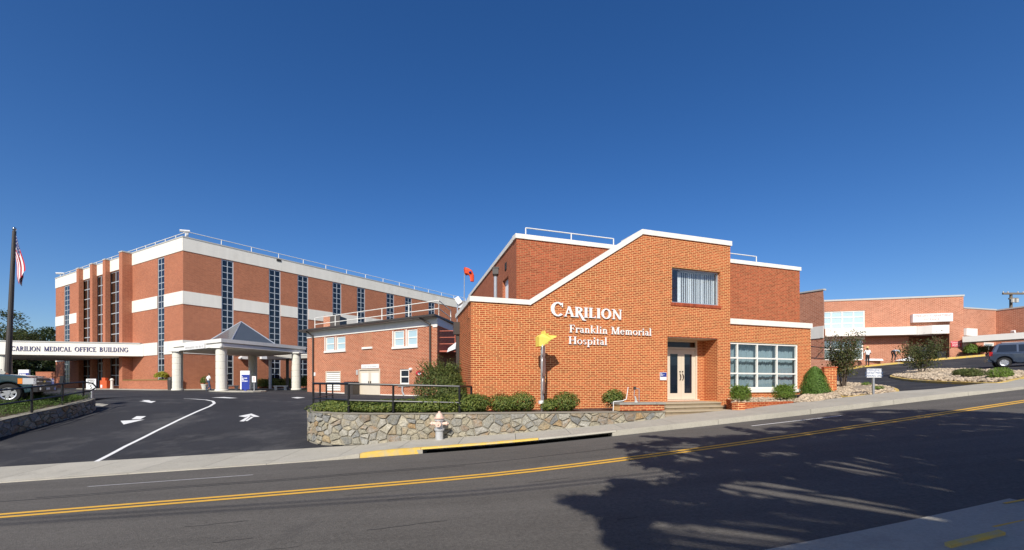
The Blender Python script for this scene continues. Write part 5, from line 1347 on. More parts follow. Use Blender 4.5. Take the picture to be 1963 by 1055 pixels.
# roof rails and roof hut
r0 = .04; zr_ = az + .14
rail(an, [Vp(AF, .5, -.5, zr_), Vp(AF, AF.len - .3, -.5, zr_), Vp(AR, 5.2, -.5, zr_)], 1.25, .04, 'white_paint', 3.4, (1.0, .5), 'roof_rail')
ht = thing('roof_hut', 'brown and beige roof access box on the annex roof', 'roof hut', AF.pt(2.5, -3, zr_)); Y = 43.5
m = MB(); m.box(at(620, Y), at(634, Y), Y, Y + 1.5, zr_ - .1, zat(606, Y)); m.build('box', 'clinic_brick', ht)
m = MB(); m.box(at(634.2, Y), at(653, Y), Y - .2, Y + 1.6, zr_ - .1, zat(606.5, Y)); m.build('hatch', 'brown_metal', ht)
# red fire-escape landing between annex and hospital
fe = thing('fire_escape', 'rust red steel fire escape landing on the annex side wall', 'fire escape', AR.pt(3, .1, 2.5))
z0 = AR.hit(850, 674)[1] ; m = MB()
sE0, sE1 = .5, 5.6
m.wbox(AR, sE0, sE1, z0 - .12, z0, .02, 1.3); m.build('deck', 'rust_red', fe)
m = MB()
for s_ in (sE0, (sE0 + sE1) / 2, sE1):
    p = Vp(AR, s_, 1.27, z0); m.cyl(p, p + Vector((0, 0, 1.5)), .04, .04, 6)
for hh in (.5, 1.0, 1.5): m.cyl(Vp(AR, sE0, 1.27, z0 + hh), Vp(AR, sE1, 1.27, z0 + hh), .035, .035, 6); m.cyl(Vp(AR, sE0, 1.27, z0 + hh), Vp(AR, sE0, .03, z0 + hh), .035, .035, 6)
m.build('guard_rail', 'rust_red', fe)
m = MB(); a, b = Vp(AR, sE1, .9, z0), Vp(AR, sE1 + 2.5, .9, z0 - 3.2)
for dd in (-.4, .4): m.cyl(a + Vector((dd, 0, 0)), b + Vector((dd, 0, 0)), .06, .06, 6)
for k in range(8):
    p = a.lerp(b, (k + .5) / 8); m.box(p.x - .4, p.x + .4, p.y - .12, p.y + .12, p.z - .02, p.z + .02)
m.build('stair', 'rust_red', fe)
m = MB(); p = Vector((at(866, 33), 33, zat(667, 33))); m.hexa([p + Vector(v) for v in ((-.35, -.15, -.35), (.3, -.15, -.1), (.3, .3, -.1), (-.35, .3, -.35), (-.25, -.15, -.05), (.35, -.15, .42), (.35, .3, .42), (-.25, .3, -.05))]); tag(m.build('flood_lamp', 'white_plastic'), 'white floodlight tilted down beside the red fire escape', 'floodlight')
# floodlight on the hospital parapet, windsock
p = Vector((at(877, 18.3), 18.3, 3.0)); t_ = thing('flood_lamp', 'white floodlight on a short post at the rear left parapet corner of the hospital', 'floodlight', p)
m = MB(); m.cyl(p - Vector((0, 0, .4)), p + Vector((0, 0, .55)), .03, .03, 8); m.build('post', 'aluminium', t_)
m = MB(); q = Vector((at(880, 18.3), 18.3, zat(578, 18.3)));
m.hexa([q + Vector(v) for v in ((-.02, -.14, -.16), (.16, -.14, -.04), (.16, .14, -.04), (-.02, .14, -.16), (-.19, -.14, .10), (-.02, -.14, .20), (-.02, .14, .20), (-.19, .14, .10))]); m.build('lamp_head', 'white_plastic', t_)
m = MB(); m.box(q.x - .02, q.x + .2, q.y - .05, q.y + .05, q.z - .28, q.z - .14); m.build('bracket', 'galvanised', t_)
Y = 17.9; wsx = at(889, Y); wsk = thing('windsock', 'orange red windsock drooping from a thin mast on the hospital roof', 'windsock', (wsx, Y, 2.35))
m = MB(); m.cyl((wsx, Y, 2.35), (wsx + .03, Y, zat(521, Y)), .022, .016, 8); m.build('mast', 'galvanised', wsk)
m = MB(); c = [(893, 520.5, 7.2), (898, 521.0, 6.6), (902, 523.5, 5.6), (904.5, 529, 4.2), (905, 535, 3.6), (905, 540, 3.2)]; rings = []
dirs = [(1, .1), (1, -.05), (.85, -.5), (.4, -.9), (.05, -1), (0, -1)]
for (px_, py_, r_), (dx, dz) in zip(c, dirs):
    o_ = Vector((at(px_, Y), Y, zat(py_, Y))); rr = r_ / F * Y; u = Vector((-dz, 0, dx)).normalized(); v = Vector((.35, 1, 0)).normalized()
    rings.append([o_ + (u * math.cos(2 * math.pi * k / 14) + v * math.sin(2 * math.pi * k / 14)) * rr * (1 + .06 * math.sin(3 * k)) for k in range(14)])
for A, B in zip(rings[:-1], rings[1:]):
    for k in range(14): m.face([A[k], A[(k + 1) % 14], B[(k + 1) % 14], B[k]])
m.build('sock', 'windsock_red', wsk, smooth=True)
m = MB(); A = rings[0]
for k in range(14): m.cyl(A[k], A[(k + 1) % 14], .018, .018, 5)
m.cyl((wsx + .03, Y, zat(521, Y)), A[7], .02, .02, 5); m.build('hoop', 'windsock_inner', wsk)
m = MB(); c0 = Vector((at(900.5, Y - .3), Y - .13, zat(523.5, Y))); m.ball(c0, .06, 8, 6, .7); m.build('blue_mark', 'sign_blue', wsk)
# ------------------------------------------------------------------ emergency building on the hill
eA, eB = Vector((34.6, 48.0)), Vector((47.5, 45.0)); E1 = Wall(eA, eB)
eC, eD = Vector((52.4, 46.3)), Vector((53.3, 41.5)); E2 = Wall(eB, eC); E3 = Wall(eC, eD)
cl = thing('emergency_building', 'tan brick emergency department building with white canopy and large glazing', 'building', (41, 46.5, 1.8))
EZ = 9.26; EB_ = .6
def RE(a, b, c, d, w=E1, dp=.2):
    mid = (a + b) / 2; return (w.s(a), w.s(b), w.hit(mid, d)[1], w.hit(mid, c)[1], dp)
eg1 = RE(1577, 1658, 596.5, 632); eg1 = (.02, eg1[1], eg1[2] - .1, eg1[3], .15)
eg2 = RE(1575, 1655, 652, 691); eg2 = (.02, eg1[1] - .15, eg2[2], eg2[3], .15)
ent = RE(1742, 1820, 641, 697, dp=3.0); ent = (ent[0], ent[1], .7, ent[3], 3.0)
w2 = [RE(1846, 1863.5, 656, 669.5, E2, .12), RE(1886, 1905, 657, 672, E2, .12)]
wl = MB(); skin(wl, E1, 0, E1.len, EB_, EZ - .1, [eg1, eg2, ent])
z2t = E2.hit(1880, 592.5)[1]; skin(wl, E2, 0, E2.len, EB_, z2t, w2)
z3t = E3.hit(1935, 592)[1]; E3b = Wall(eD, eD + Vector((14, -1.5))); skin(wl, E3, 0, E3.len, EB_, z3t); skin(wl, E3b, 0, E3b.len, EB_, z3t)
bk = MB(); q0, q1 = Vector((67, 58)), Vector((34.6, 62))
for a, b, z in ((Vector(E3b.pt(14, 0, 0)[:2]), q0, z3t), (q0, q1, EZ - 2), (q1, eA, EZ - .1)):
    w_ = Wall(a, b); skin(wl, w_, 0, w_.len, EB_, z)
rside = Wall(eB, eB + Vector((3, 12))); skin(wl, rside, 0, rside.len, z2t - .2, EZ - .1); skin(wl, Wall(eB + Vector((3, 12)), q1), 0, 17, z2t - .2, EZ - .1)
wl.build('wall', 'clinic_brick', cl)
m = MB(); m.face([(*eA, EZ - .15), (*eB, EZ - .15), (eB.x + 3, eB.y + 12, EZ - .15), (*q1, EZ - .15)]); m.face([(*eB, z2t - .1), (*eC, z2t - .1), (*eD, z2t - .1), (67, 40, z2t - .1), (*q0, z2t - .1), (eB.x + 3, eB.y + 12, z2t - .1)]); m.build('roof', 'charcoal_roof', cl)
m = MB(); m.wbox(E1, 0, E1.len + .06, EZ - .12, EZ + .06, -.3, .06); m.build('coping', 'trim_grey', cl)
m = MB(); m.wbox(E2, .0, E2.len, z2t - .06, z2t + .08, -.3, .05); m.build('coping', 'trim_grey', cl)
m = MB(); m.wbox(E3, .0, E3.len, z3t - .06, z3t + .08, -.3, .05); m.wbox(E3b, 0, E3b.len, z3t - .062, z3t + .082, -.3, .052); m.build('coping', 'trim_grey', cl)
window(cl, E1, eg1[0], eg1[1], eg1[2], eg1[3], 4, [0, .36, .68, 1], bar=.12, d=-.05, th=.1, frame='white_paint', glass='painted_sky_glass')
window(cl, E1, eg2[0], eg2[1], eg2[2], eg2[3], 4, [0, .55, 1], bar=.12, d=-.05, th=.1, frame='white_paint', glass='tint_glass')
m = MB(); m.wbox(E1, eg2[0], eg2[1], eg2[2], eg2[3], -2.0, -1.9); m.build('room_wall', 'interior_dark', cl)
m = MB(); m.wbox(E1, .1, eg2[1] + .1, eg2[3] + .01, E1.hit(1620, 640)[1], -.04, .10); m.build('spandrel', 'white_paint', cl)
for h in w2: window(cl, E2, h[0], h[1], h[2], h[3], 1, 1, bar=.14, d=.0, th=.1, frame='white_paint', glass='painted_sky_glass')
bz0, bz1 = E1.hit(1660, 645.5)[1], E1.hit(1660, 630.5)[1]
m = MB(); m.wbox(E1, .0, ent[0] + .05, bz0, bz1, .02, 1.15); m.build('white_band', 'white_paint', cl)
m = MB(); zc0, zc1 = E1.hit(1790, 643)[1] - .02, E1.hit(1790, 626)[1] - .10
c0, c1 = ent[0] + .06, E1.s(1820, 2.0); cm_ = E1.s(1787, 2.0)
m.poly([E1.pt(c0, .02, 0)[:2], E1.pt(c0, 1.2, 0)[:2], E1.pt(cm_, 2.0, 0)[:2], E1.pt(c1, 2.0, 0)[:2], E1.pt(c1, .02, 0)[:2]], zc0, zc1); m.build('entrance_canopy', 'white_paint', cl)
# entrance recess
rc = MB(); s0, s1, z0, z1 = ent[:4]
rc.wbox(E1, s0, s1, z0, z1, -3.1, -3.0); rc.build('recess_wall', 'clinic_brick', cl)
m = MB(); m.wbox(E1, s0 + 2.6, s0 + 3.6, 2.0, 4.1, -2.99, -2.9); m.build('entrance_door', 'frame_grey', cl)
m = MB(); m.wbox(E1, E1.s(1793), E1.s(1803), E1.hit(1798, 671)[1], E1.hit(1798, 662)[1], -2.98, -2.9); m.build('notice_board', 'trim_grey', cl)
m = MB(); m.wbox(E1, s1 - .9, s1 - .1, 1.8, 3.4, -.9, -.3); tag(m.build('waste_bin', 'car_black'), 'black bin in the shade of the emergency entrance', 'bin')
m = MB(); x_ = E1.s(1738.5); m.wbox(E1, x_ - .15, x_ + .15, 1.8, 3.1, .3, .5); m.build('door_post', 'white_plastic', cl)
# sign box over the entrance
sb = RE(1745, 1821, 602.5, 618); m = MB(); m.wbox(E1, sb[0], sb[1], sb[2], sb[3], .02, .42); so = m.build('sign_box', 'sign_white', cl)
zm = (sb[2] + sb[3]) / 2; hh = sb[3] - sb[2]
text(so, 'lettering', 'EMERGENCY DEPARTMENT', E1, (sb[0] + sb[1]) / 2, zm + hh * .22, .425, hh * .40, 'faded_red', sx=.78)
text(so, 'lettering', 'ENTRANCE', E1, (sb[0] + sb[1]) / 2 - .1, zm - hh * .22, .425, hh * .40, 'faded_red', sx=.78)
rs = RE(1822, 1842, 654, 665.5); m = MB(); m.wbox(E1, rs[0], rs[1], rs[2], rs[3], .01, .06); so = m.build('red_sign', 'sign_red', cl)
for k, t_ in enumerate(('Outpatient', 'Surgery', 'Pick-up')): text(so, 'lettering', t_, E1, (rs[0] + rs[1]) / 2, rs[3] - (rs[3] - rs[2]) * (.2 + .3 * k), .065, .22, 'sign_white')
# white boxes and long canopy beam on the right
b_ = RE(1845.5, 1868, 630.5, 644, E2); m = MB(); m.wbox(E2, max(b_[0], .02), b_[1], b_[2], b_[3], .01, .25); m.build('white_box', 'white_paint', cl)
Ya, Yb = 44.5, 40.0; a = Vector((at(1845, Ya), Ya)); b = Vector((at(1990, Yb), Yb)); BW = Wall(a, b)
bm2 = MB(); zb0, zb1 = zat(656.5, Ya), zat(645.5, Ya); bm2.wbox(BW, 0, BW.len, zb0, zb1, -2.2, 0); bm2.build('canopy_beam', 'white_paint', cl)
s_, z = E3.hit(1946, 636); m = MB(); p = Vp(E3, s_, .2, z); m.hexa([p + Vector(v) * .55 for v in ((-.2, -.3, -.25), (.1, -.3, -.3), (.1, .3, -.3), (-.2, .3, -.25), (-.3, -.3, .1), (.0, -.3, .25), (.0, .3, .25), (-.3, .3, .1))]); m.build('wall_lamp', 'white_plastic', cl)
# the tall side wing with its sloping parapet
wA, wB = Vector((26.9, 40.3)), Vector((27.65, 38.0)); wC = Vector((34.7, 47.5))
SWg = Wall(wA + Vector((-1.6, 4.9)), wB); SW2 = Wall(wB, wC)
sw = thing('side_wing', 'dark brick side wing wall with sloping parapet and white band', 'building wing', (27.6, 38, .5))
zl, zr2 = zat(562, 41.5), zat(556, 38.0)
m = MB(); P = SWg.pt; L = SWg.len
m.face([P(0, 0, -.5), P(L, 0, -.5), P(L, 0, zr2), P(0, 0, zl)]); m.face([SW2.pt(0, 0, -.5), SW2.pt(SW2.len, 0, -.5), SW2.pt(SW2.len, 0, zr2), SW2.pt(0, 0, zr2)])
m.face([P(L, 0, zr2 - .1), SW2.pt(SW2.len, 0, zr2 - .1), (26, 52, zl - .1), P(0, 0, zl - .1)])
m.build('wall', 'clinic_brick', sw)
bz = (SWg.hit(1570, 649)[1], SWg.hit(1570, 626)[1]); m = MB(); m.wbox(SWg, 0, L + .04, bz[0], bz[1], .0, .07); m.build('white_band', 'stucco_white', sw)
m = MB(); m.hexa([P(-.05, .06, zl - .03), P(L + .05, .06, zr2 - .03), P(L + .05, -.3, zr2 - .03), P(-.05, -.3, zl - .03), P(-.05, .06, zl + .1), P(L + .05, .06, zr2 + .1), P(L + .05, -.3, zr2 + .1), P(-.05, -.3, zl + .1)]); m.build('coping', 'trim_grey', sw)

# brick garden walls, black rail
gw = thing('brick_garden_wall', 'red brick garden wall ending in a pier beside the cone shrub', 'brick wall', (14, 19.5, -.6))
a_ = Vector((at(1552, 22.5), 22.5)); b_2 = Vector((at(1583, 19.4), 19.4)); GW = Wall(a_, b_2)
gz = zat(706, 19.6); m = MB(); m.wbox(GW, 0, GW.len - .45, -1.0, gz - .07, -.28, 0); m.build('wall_core', 'low_brick', gw)
m = MB(); m.wbox(GW, 0, GW.len - .45, gz - .07, gz, -.3, .02); m.build('wall_cap', 'low_brick', gw)
PG = Wall(GW.pt(GW.len - .45, .05, 0)[:2], GW.pt(GW.len + .0, .05, 0)[:2]); PH = Wall(PG.pt(PG.len, 0, 0)[:2], PG.pt(PG.len, -.46, 0)[:2])
m = MB(); m.wbox(PG, 0, PG.len, -1.0, gz - .0, -.46, 0); m.build('pier_core', 'mortar', gw)
for w_ in (PG, PH): brick_objs(gw, w_, bricks(w_, 0, w_.len, -.9, gz, H=.074), 0, 'main_brick')
m = MB(); m.wbox(PG, -.03, PG.len + .03, gz, gz + .05, -.49, .03); m.build('pier_cap', 'main_brick', gw)
Y1 = 33.0
lw2 = thing('brick_terrace_wall', 'low brick terrace wall in front of the emergency building glazing', 'brick wall', (30, 38, 1.0))
TW = Wall((at(1552, 36), 36), (at(1645, 41.2), 41.2)); tz = zat(691, 38.0)
m = MB(); m.wbox(TW, 0, TW.len, -.2, tz, -.35, 0); m.build('wall_face', 'clinic_brick', lw2)
TW2 = Wall(TW.pt(TW.len, 0, 0)[:2], (at(1756, 42.4), 42.4)); tz2 = zat(692.5, 42); m = MB(); m.wbox(TW2, 0, TW2.len, .3, tz2, -1.6, 0); m.build('planter_face', 'clinic_brick', lw2)
br_ = thing('black_railing', 'black pipe railing on the low terrace wall by the emergency glazing', 'railing', TW.pt(.5, -.2, tz))
fence_pts = [Vp(TW, .1, -.18, tz), Vp(TW, TW.s(1597), -.18, tz)]
for k in (0, 1):
    m = MB(); m.cyl(fence_pts[k], fence_pts[k] + Vector((0, 0, 1.15)), .05, .05, 6); m.build('post', 'black_paint', br_)
for hh in (.12, 1.1):
    m = MB(); m.cyl(fence_pts[0] + Vector((0, 0, hh)), fence_pts[1] + Vector((0, 0, hh)), .04, .04, 6); m.build('rail', 'black_paint', br_)
# yellow kerb along the terrace and the building
def kerb_line(name, pts, material, h=.15, wd=.25):
    mb = MB(); P_ = [Vector(p) for p in pts]
    for a, b in zip(P_[:-1], P_[1:]):
        t = (b - a).normalized(); n = Vector((-t.y, t.x)) * wd / 2
        z = lambda q, u: (q.x, q.y, g(q.x, q.y) + u)
        mb.hexa([z(a - n, -.1), z(b - n, -.1), z(b + n, -.1), z(a + n, -.1), z(a - n, h), z(b - n, h), z(b + n, h), z(a + n, h)])
    o = mb.build(name, material); o['kind'] = 'structure'
kerb_line('yellow_kerb', [tuple(TW.pt(4, .5, 0)[:2]), tuple(TW.pt(TW.len, .4, 0)[:2]), tuple(TW2.pt(TW2.len, .35, 0)[:2]), (at(1765, 43), 43)], 'kerb_yellow', .2)
kerb_line('yellow_kerb', [(at(1765, 42.6), 42.6), (at(1830, 42.3), 42.3), (at(1895, 42.6), 42.6), (at(1990, 39), 39)], 'kerb_yellow', .22)

# gravel islands
big = smooth_ring(ccw(ringpx([(1707, 723), (1722, 729), (1760, 734), (1830, 738), (1912, 740), (1950, 733), (1985, 724), (1985, 719), (1900, 714), (1830, 711.5), (1760, 713)])), 3)
ri, inn = kerbed_island('gravel_island', big, 'gravel_base', 'kerb_yellow', .13, .17, top_name='gravel_bed')
rocks('river_rocks', inn, 5200, .082, None, .15, 3)
sm = smooth_ring(ccw(ringpx([(1592, 752), (1600, 737), (1640, 738), (1690, 743), (1716, 748), (1724, 754), (1715, 758.5), (1660, 762), (1612, 765)])), 3)
ri2, inn2 = kerbed_island('gravel_island', sm, 'gravel_base', 'kerb_yellow', .10, .14, top_name='gravel_bed')
rocks('river_rocks', inn2, 2600, .066, None, .10, 5)
# gravel between wing, garden wall and pavement
rb = [Vector(q) for q in ((PA.pt(PA.len, 0, 0)[:2]), gp(1560, 774, .1).to_2d(), gp(1612, 766, .1).to_2d(), gp(1603, 757, .1).to_2d(), (GW.pt(GW.len, .1, 0)[:2]), (GW.pt(.3, .05, 0)[:2]), (WG.pt(sWr, .05, 0)[:2]))]
m = MB(); m.face([(p.x, p.y, g(p.x, p.y) + (.12 if i in (0, 1, 2) else .16)) for i, p in enumerate(rb)]); o = m.build('gravel_bed', 'gravel_base'); o['kind'] = 'structure'
rocks('river_rocks', [tuple(p) for p in rb], 2300, .06, None, .16, 7)
pring = [PB.pt(.15, -.22, 0)[:2], PA.pt(0, -.22, 0)[:2], PA.pt(PA.len, -.1, 0)[:2], WG.pt(sWr - .2, .05, 0)[:2], WG.pt(sC, .05, 0)[:2]]
mrk = rocks('planter_rocks', [tuple(p) for p in pring], 1100, .05, None, 0, 9)
for v in mrk.data.vertices: v.co.z += pz - .03 - g(v.co.x, v.co.y)
# ------------------------------------------------------------------ plants
def leaf_quad(mb, c, n, size, rnd, asp=0.55):
    n = n.normalized(); a = n.orthogonal().normalized(); b = n.cross(a); t = rnd.uniform(0, 6.283)
    u = a * math.cos(t) + b * math.sin(t); v = n.cross(u); l = size * rnd.uniform(.7, 1.3); w = l * asp
    mb.face([c - u * l, c - v * w + n * l * .1, c + u * l, c + v * w + n * l * .1])
def blob_leaves(mb, rnd, c, r, n, size, shell=0.55, lump=0.18, up=0.25, bottom=-0.9, asp=.55):
    """leaves through the outer volume of an uneven lump"""
    bumps = [(Vector((rnd.gauss(0, 1), rnd.gauss(0, 1), rnd.gauss(0, 1))).normalized(), rnd.uniform(-lump, lump)) for _ in range(14)]
    k = 0
    while k < n:
        d = Vector((rnd.gauss(0, 1), rnd.gauss(0, 1), rnd.gauss(0, 1))).normalized()
        if d.z < bottom: continue
        f = 1 + sum(a * max(0, d.dot(b)) ** 6 for b, a in bumps)
        q = (shell + (1 - shell) * rnd.random() ** .6) * f
        p = Vector(c) + Vector((d.x * r[0], d.y * r[1], d.z * r[2])) * q
        nn = d + Vector((rnd.uniform(-.7, .7), rnd.uniform(-.7, .7), rnd.uniform(-.4, .7) + up))
        leaf_quad(mb, p, nn, size, rnd, asp); k += 1
def stems(mb, base, tips, r=.02):
    for t in tips: mid = Vector(base).lerp(t, .5) + Vector((0, 0, .05)); mb.cyl(base, mid, r, r * .8, 5, False); mb.cyl(mid, t, r * .8, r * .4, 5, False)
SHRUB = {}
def shrub(name, label, cat, loc, r, n, size, leaf, group=None, seed=1, lump=.18, bottom=-.55, asp=.55, extra=None, stem_r=.02):
    """foliage and stem of one shrub; loc is where it grows, r its half-sizes"""
    t_ = thing(name, label, cat, loc, group=group); rnd = random.Random(seed); mb = MB(); h = r[2]
    blob_leaves(mb, rnd, (0, 0, h * (.78 if bottom < -.85 else .92)), r, n, size, .45, lump, bottom=bottom, asp=asp)
    if extra: extra(mb, rnd)
    f = mb.build('foliage', leaf, t_, local=True); f['kind'] = 'stuff'
    mb = MB(); tips = [Vector((rnd.uniform(-.6, .6) * r[0], rnd.uniform(-.6, .6) * r[1], h * rnd.uniform(.6, 1.2))) for _ in range(7)]
    stems(mb, (0, 0, -.05), tips, stem_r); mb.build('stem', 'bark', t_, local=True); return t_
def bedz(x, y): return SWT - .02
HG = 'hedge shrubs along the top of the stone wall'
def on_path(px, d):
    """planting spot d metres behind the face of the stone wall under a given sight line"""
    best = None
    for k in range(400):
        c = sw_path.at(sw_path.len * k / 399, -d); e = abs(c.x / c.y - (px - CX) / F)
        if c.y < 16 and (best is None or e < best[0]): best = (e, c)
    return best[1]
HB = [(642, .62, .22, .62, 'leftmost hedge shrub on the wall, by the rounded stone corner'), (664, .65, .23, .60, 'second hedge shrub from the rounded wall corner'),
      (712, .66, .22, .60, 'low hedge shrub under the black rail between two posts'), (742, .66, .23, .58, 'low hedge shrub just left of the middle rail post'),
      (784, .66, .25, .62, 'hedge shrub left of the fire hydrant behind the wall'), (818, .66, .27, .66, 'hedge shrub directly behind the fire hydrant'),
      (856, .70, .28, .66, 'hedge shrub just right of the hydrant behind the wall'), (892, .74, .31, .62, 'tall end hedge shrub touching the hospital corner'), (912, 1.0, .34, .50, 'last dark hedge shrub in front of the hospital brick corner')]
for i, (px_, d_, h_, w_, lb) in enumerate(HB):
    c = on_path(px_, d_); shrub('hedge_shrub', lb, 'shrub', (c.x, c.y, SWT), (w_, .55, h_ * 1.05), 3300, .034, 'boxwood_leaf', HG, 10 + i, .28, -.95)
FS = [(962, 1.2, .33, .46, 'clipped shrub second left of the sign post'), (1000, 1.2, .37, .50, 'rounded clipped shrub touching the sign post on its left'), (1052, 1.3, .24, .30, 'smallest clipped shrub at the foot of the sign post'),
      (1083, 1.25, .37, .50, 'rounded clipped shrub right of the sign post')]
for i, (px_, d_, h_, w_, lb) in enumerate(FS):
    c = on_path(px_, d_); shrub('clipped_shrub', lb, 'shrub', (c.x, c.y, SWT), (w_, .42, h_), 2700 if h_ > .3 else 1300, .032, 'boxwood_leaf', 'clipped shrubs at the foot of the lettered wall', 40 + i, .22, -.9)
c = on_path(1175, 1.25); t_ = shrub('clipped_shrub', 'lone clipped shrub with bare brown base by the brick ledge', 'shrub', (c.x, c.y, SWT + .14), (.40, .36, .30), 1700, .034, 'boxwood_leaf', None, 50, .14)
m = MB(); rnd = random.Random(3); blob_leaves(m, rnd, (0, 0, .12), (.34, .3, .24), 420, .03, .3, .1); o = m.build('dry_base', 'dry_leaf', t_, local=True); o['kind'] = 'stuff'
# the loose big bush between annex and hospital
def spiky(rx, ry, h, n, l, cz=0.0):
    def f(mb, rnd):
        for _ in range(n):
            a = rnd.uniform(0, 6.283); q = rnd.random() ** .5; d = Vector((math.cos(a) * q, math.sin(a) * q, rnd.uniform(.5, 1.3))).normalized()
            b = Vector((math.cos(a) * q * rx * .6, math.sin(a) * q * ry * .6, h * rnd.uniform(.5, .95) + cz)); ln = l * rnd.uniform(.6, 1.25)
            for k in range(9):
                p = b + d * ln * k / 8 + Vector((rnd.uniform(-.02, .02), rnd.uniform(-.02, .02), 0)); leaf_quad(mb, p, Vector((rnd.gauss(0, 1), rnd.gauss(0, 1), rnd.uniform(.2, 1))), .035 * (1 + (8 - k) * .06), rnd, .45)
    return f
Yb_ = 17.2
shrub('big_bush', 'big loose green bush between the annex and the hospital corner', 'bush', (at(846, Yb_), Yb_, -1.05), (1.2, .95, .95), 8000, .042, 'bush_leaf', None, 61, .25, -.7, .4, spiky(1.2, .95, 1.75, 300, .45), .03)
Yb_ = 15.6
shrub('bush', 'smaller bush behind the black rail at the hospital corner', 'bush', (at(868, Yb_), Yb_, -1.0), (.62, .5, .66), 3000, .04, 'bush_leaf', None, 62, .25, -.7, .45, spiky(.6, .5, .9, 60, .22))
# two feathery shrubs in the brick planter, cone spruce
for px_, py, rr, lb, sd_ in ((1419, 769, .40, 'feathery bright green shrub at the left end of the brick planter', 71), (1503, 768, .43, 'feathery bright green shrub at the right end of the brick planter', 72)):
    s_ = PA.s(px_, -.75); p = PA.pt(s_, -.75, pz - .05)
    shrub('feathery_shrub', lb, 'shrub', p, (rr, rr * .85, rr * .82), 2600, .034, 'cypress_leaf', 'small shrubs in the brick planter', sd_, .12, -.7, .25, spiky(rr, rr * .8, rr * 1.3, 110, .20))
Yc = 18.0; xc = at(1562, Yc); zc = g(xc, Yc) + .12
t_ = thing('cone_shrub', 'dense dark green cone shrub beside the brick pier', 'shrub', (xc, Yc, zc)); mb = MB(); rnd = random.Random(5)
lob = [(rnd.uniform(0, 6.28), rnd.uniform(.05, .85), rnd.uniform(-.14, .12), rnd.uniform(.2, .5)) for _ in range(46)]
for _ in range(8500):
    h = rnd.random() ** 1.25; a = rnd.uniform(0, 6.283); prof_ = .66 * (1 - h) ** .52 * min(1, .78 + h * 1.5)
    f = 1
    for la, lh, am, wd in lob:
        da = math.atan2(math.sin(a - la), math.cos(a - la)); f += am * math.exp(-(da / wd) ** 2 - ((h - lh) / .10) ** 2)
    q = rnd.uniform(.74, 1.0) * f; p = Vector((math.cos(a) * prof_ * q, math.sin(a) * prof_ * q, .02 + h * 1.20))
    leaf_quad(mb, p, Vector((math.cos(a), math.sin(a), rnd.uniform(0, 1.1))) + Vector((rnd.uniform(-.5, .5), rnd.uniform(-.5, .5), 0)), .027, rnd, .5)
for _ in range(2600):
    h = rnd.random() ** 1.2 * .95; a = rnd.uniform(0, 6.283); q = rnd.uniform(.5, .74) * .66 * (1 - h) ** .52 * min(1, .78 + h * 1.5)
    leaf_quad(mb, Vector((math.cos(a) * q, math.sin(a) * q, .02 + h * 1.16)), Vector((math.cos(a), math.sin(a), .3)), .05, rnd, .6)
o = mb.build('foliage', 'spruce_leaf', t_, local=True); o['kind'] = 'stuff'
mb = MB(); mb.cyl((0, 0, -.1), (0, 0, .9), .05, .02, 7); mb.build('trunk', 'bark', t_, local=True)
# crape myrtles
def myrtle(label, px_, Y, h, w, seed, n=3200, low=.28):
    x_ = at(px_, Y); z_ = g(x_, Y) + .1; t_ = thing('crape_myrtle', label, 'small tree', (x_, Y, z_), group='crape myrtles in the gravel islands'); rnd = random.Random(seed)
    st = MB(); lf = MB(); sd2 = MB()
    for k in range(7):
        a = k * .9 + rnd.uniform(-.3, .3); tip = Vector((math.cos(a) * w * rnd.uniform(.35, .9), math.sin(a) * w * rnd.uniform(.35, .9), h * rnd.uniform(.62, .95)))
        mid = tip * .45 + Vector((0, 0, h * .08)); st.cyl((math.cos(a) * .08, math.sin(a) * .08, -.1), mid, .035, .025, 6, False); st.cyl(mid, tip, .025, .01, 6, False)
        for j in range(n // 7):
            t = rnd.uniform(low, 1.05); b = mid.lerp(tip, (t - .45) / .55) if t > .45 else mid * (t / .45)
            p = b + Vector((rnd.gauss(0, 1), rnd.gauss(0, 1), rnd.gauss(0, .8))) * w * .22
            if p.z < low * h * .7: continue
            leaf_quad(lf, p, Vector((rnd.gauss(0, 1), rnd.gauss(0, 1), rnd.uniform(.2, 1.2))), .05, rnd, .5)
        for j in range(50): leaf_quad(sd2, tip + Vector((rnd.gauss(0, .10), rnd.gauss(0, .10), rnd.uniform(-.1, .3))), Vector((rnd.gauss(0, 1), rnd.gauss(0, 1), .3)), .035, rnd, .6)
    st.build('stem', 'bark', t_, local=True); o = lf.build('foliage', 'myrtle_leaf', t_, local=True); o['kind'] = 'stuff'; o = sd2.build('seed_heads', 'seed_head', t_, local=True); o['kind'] = 'stuff'
myrtle('taller crape myrtle in the small gravel island by the garden wall pier', 1616, 21.5, 2.75, .95, 81, 3600)
myrtle('spreading crape myrtle in the big gravel island before the emergency entrance', 1767, 27.2, 2.15, 1.35, 82, 4200, .22)
for i, (px_, py, w_, h_, lb) in enumerate(((1846, 723, .44, .24, 'left shrub of the pair in the middle of the gravel island'), (1866, 726, .48, .25, 'right shrub of the pair in the middle of the gravel island'), (1918, 728, .50, .28, 'shrub at the right end of the gravel island by the van'))):
    p = gp(px_, py, .1); shrub('island_shrub', lb, 'shrub', p, (w_, .4, h_), 1700, .036, 'cypress_leaf' if i == 2 else 'bush_leaf', 'shrubs in the big gravel island', 90 + i, .16, -.6, .4)
for i, (px_, py, lb) in enumerate(((1661, 741, 'small weed tuft in the small gravel island left of the parking sign'), (1684, 749, 'small weed tuft near the tip of the small gravel island'))):
    p = gp(px_, py, .1); shrub('weed_tuft', lb, 'plant', p, (.24, .2, .11), 260, .035, 'cypress_leaf', 'weed tufts in the gravel', 95 + i, .2, -.2, .3)
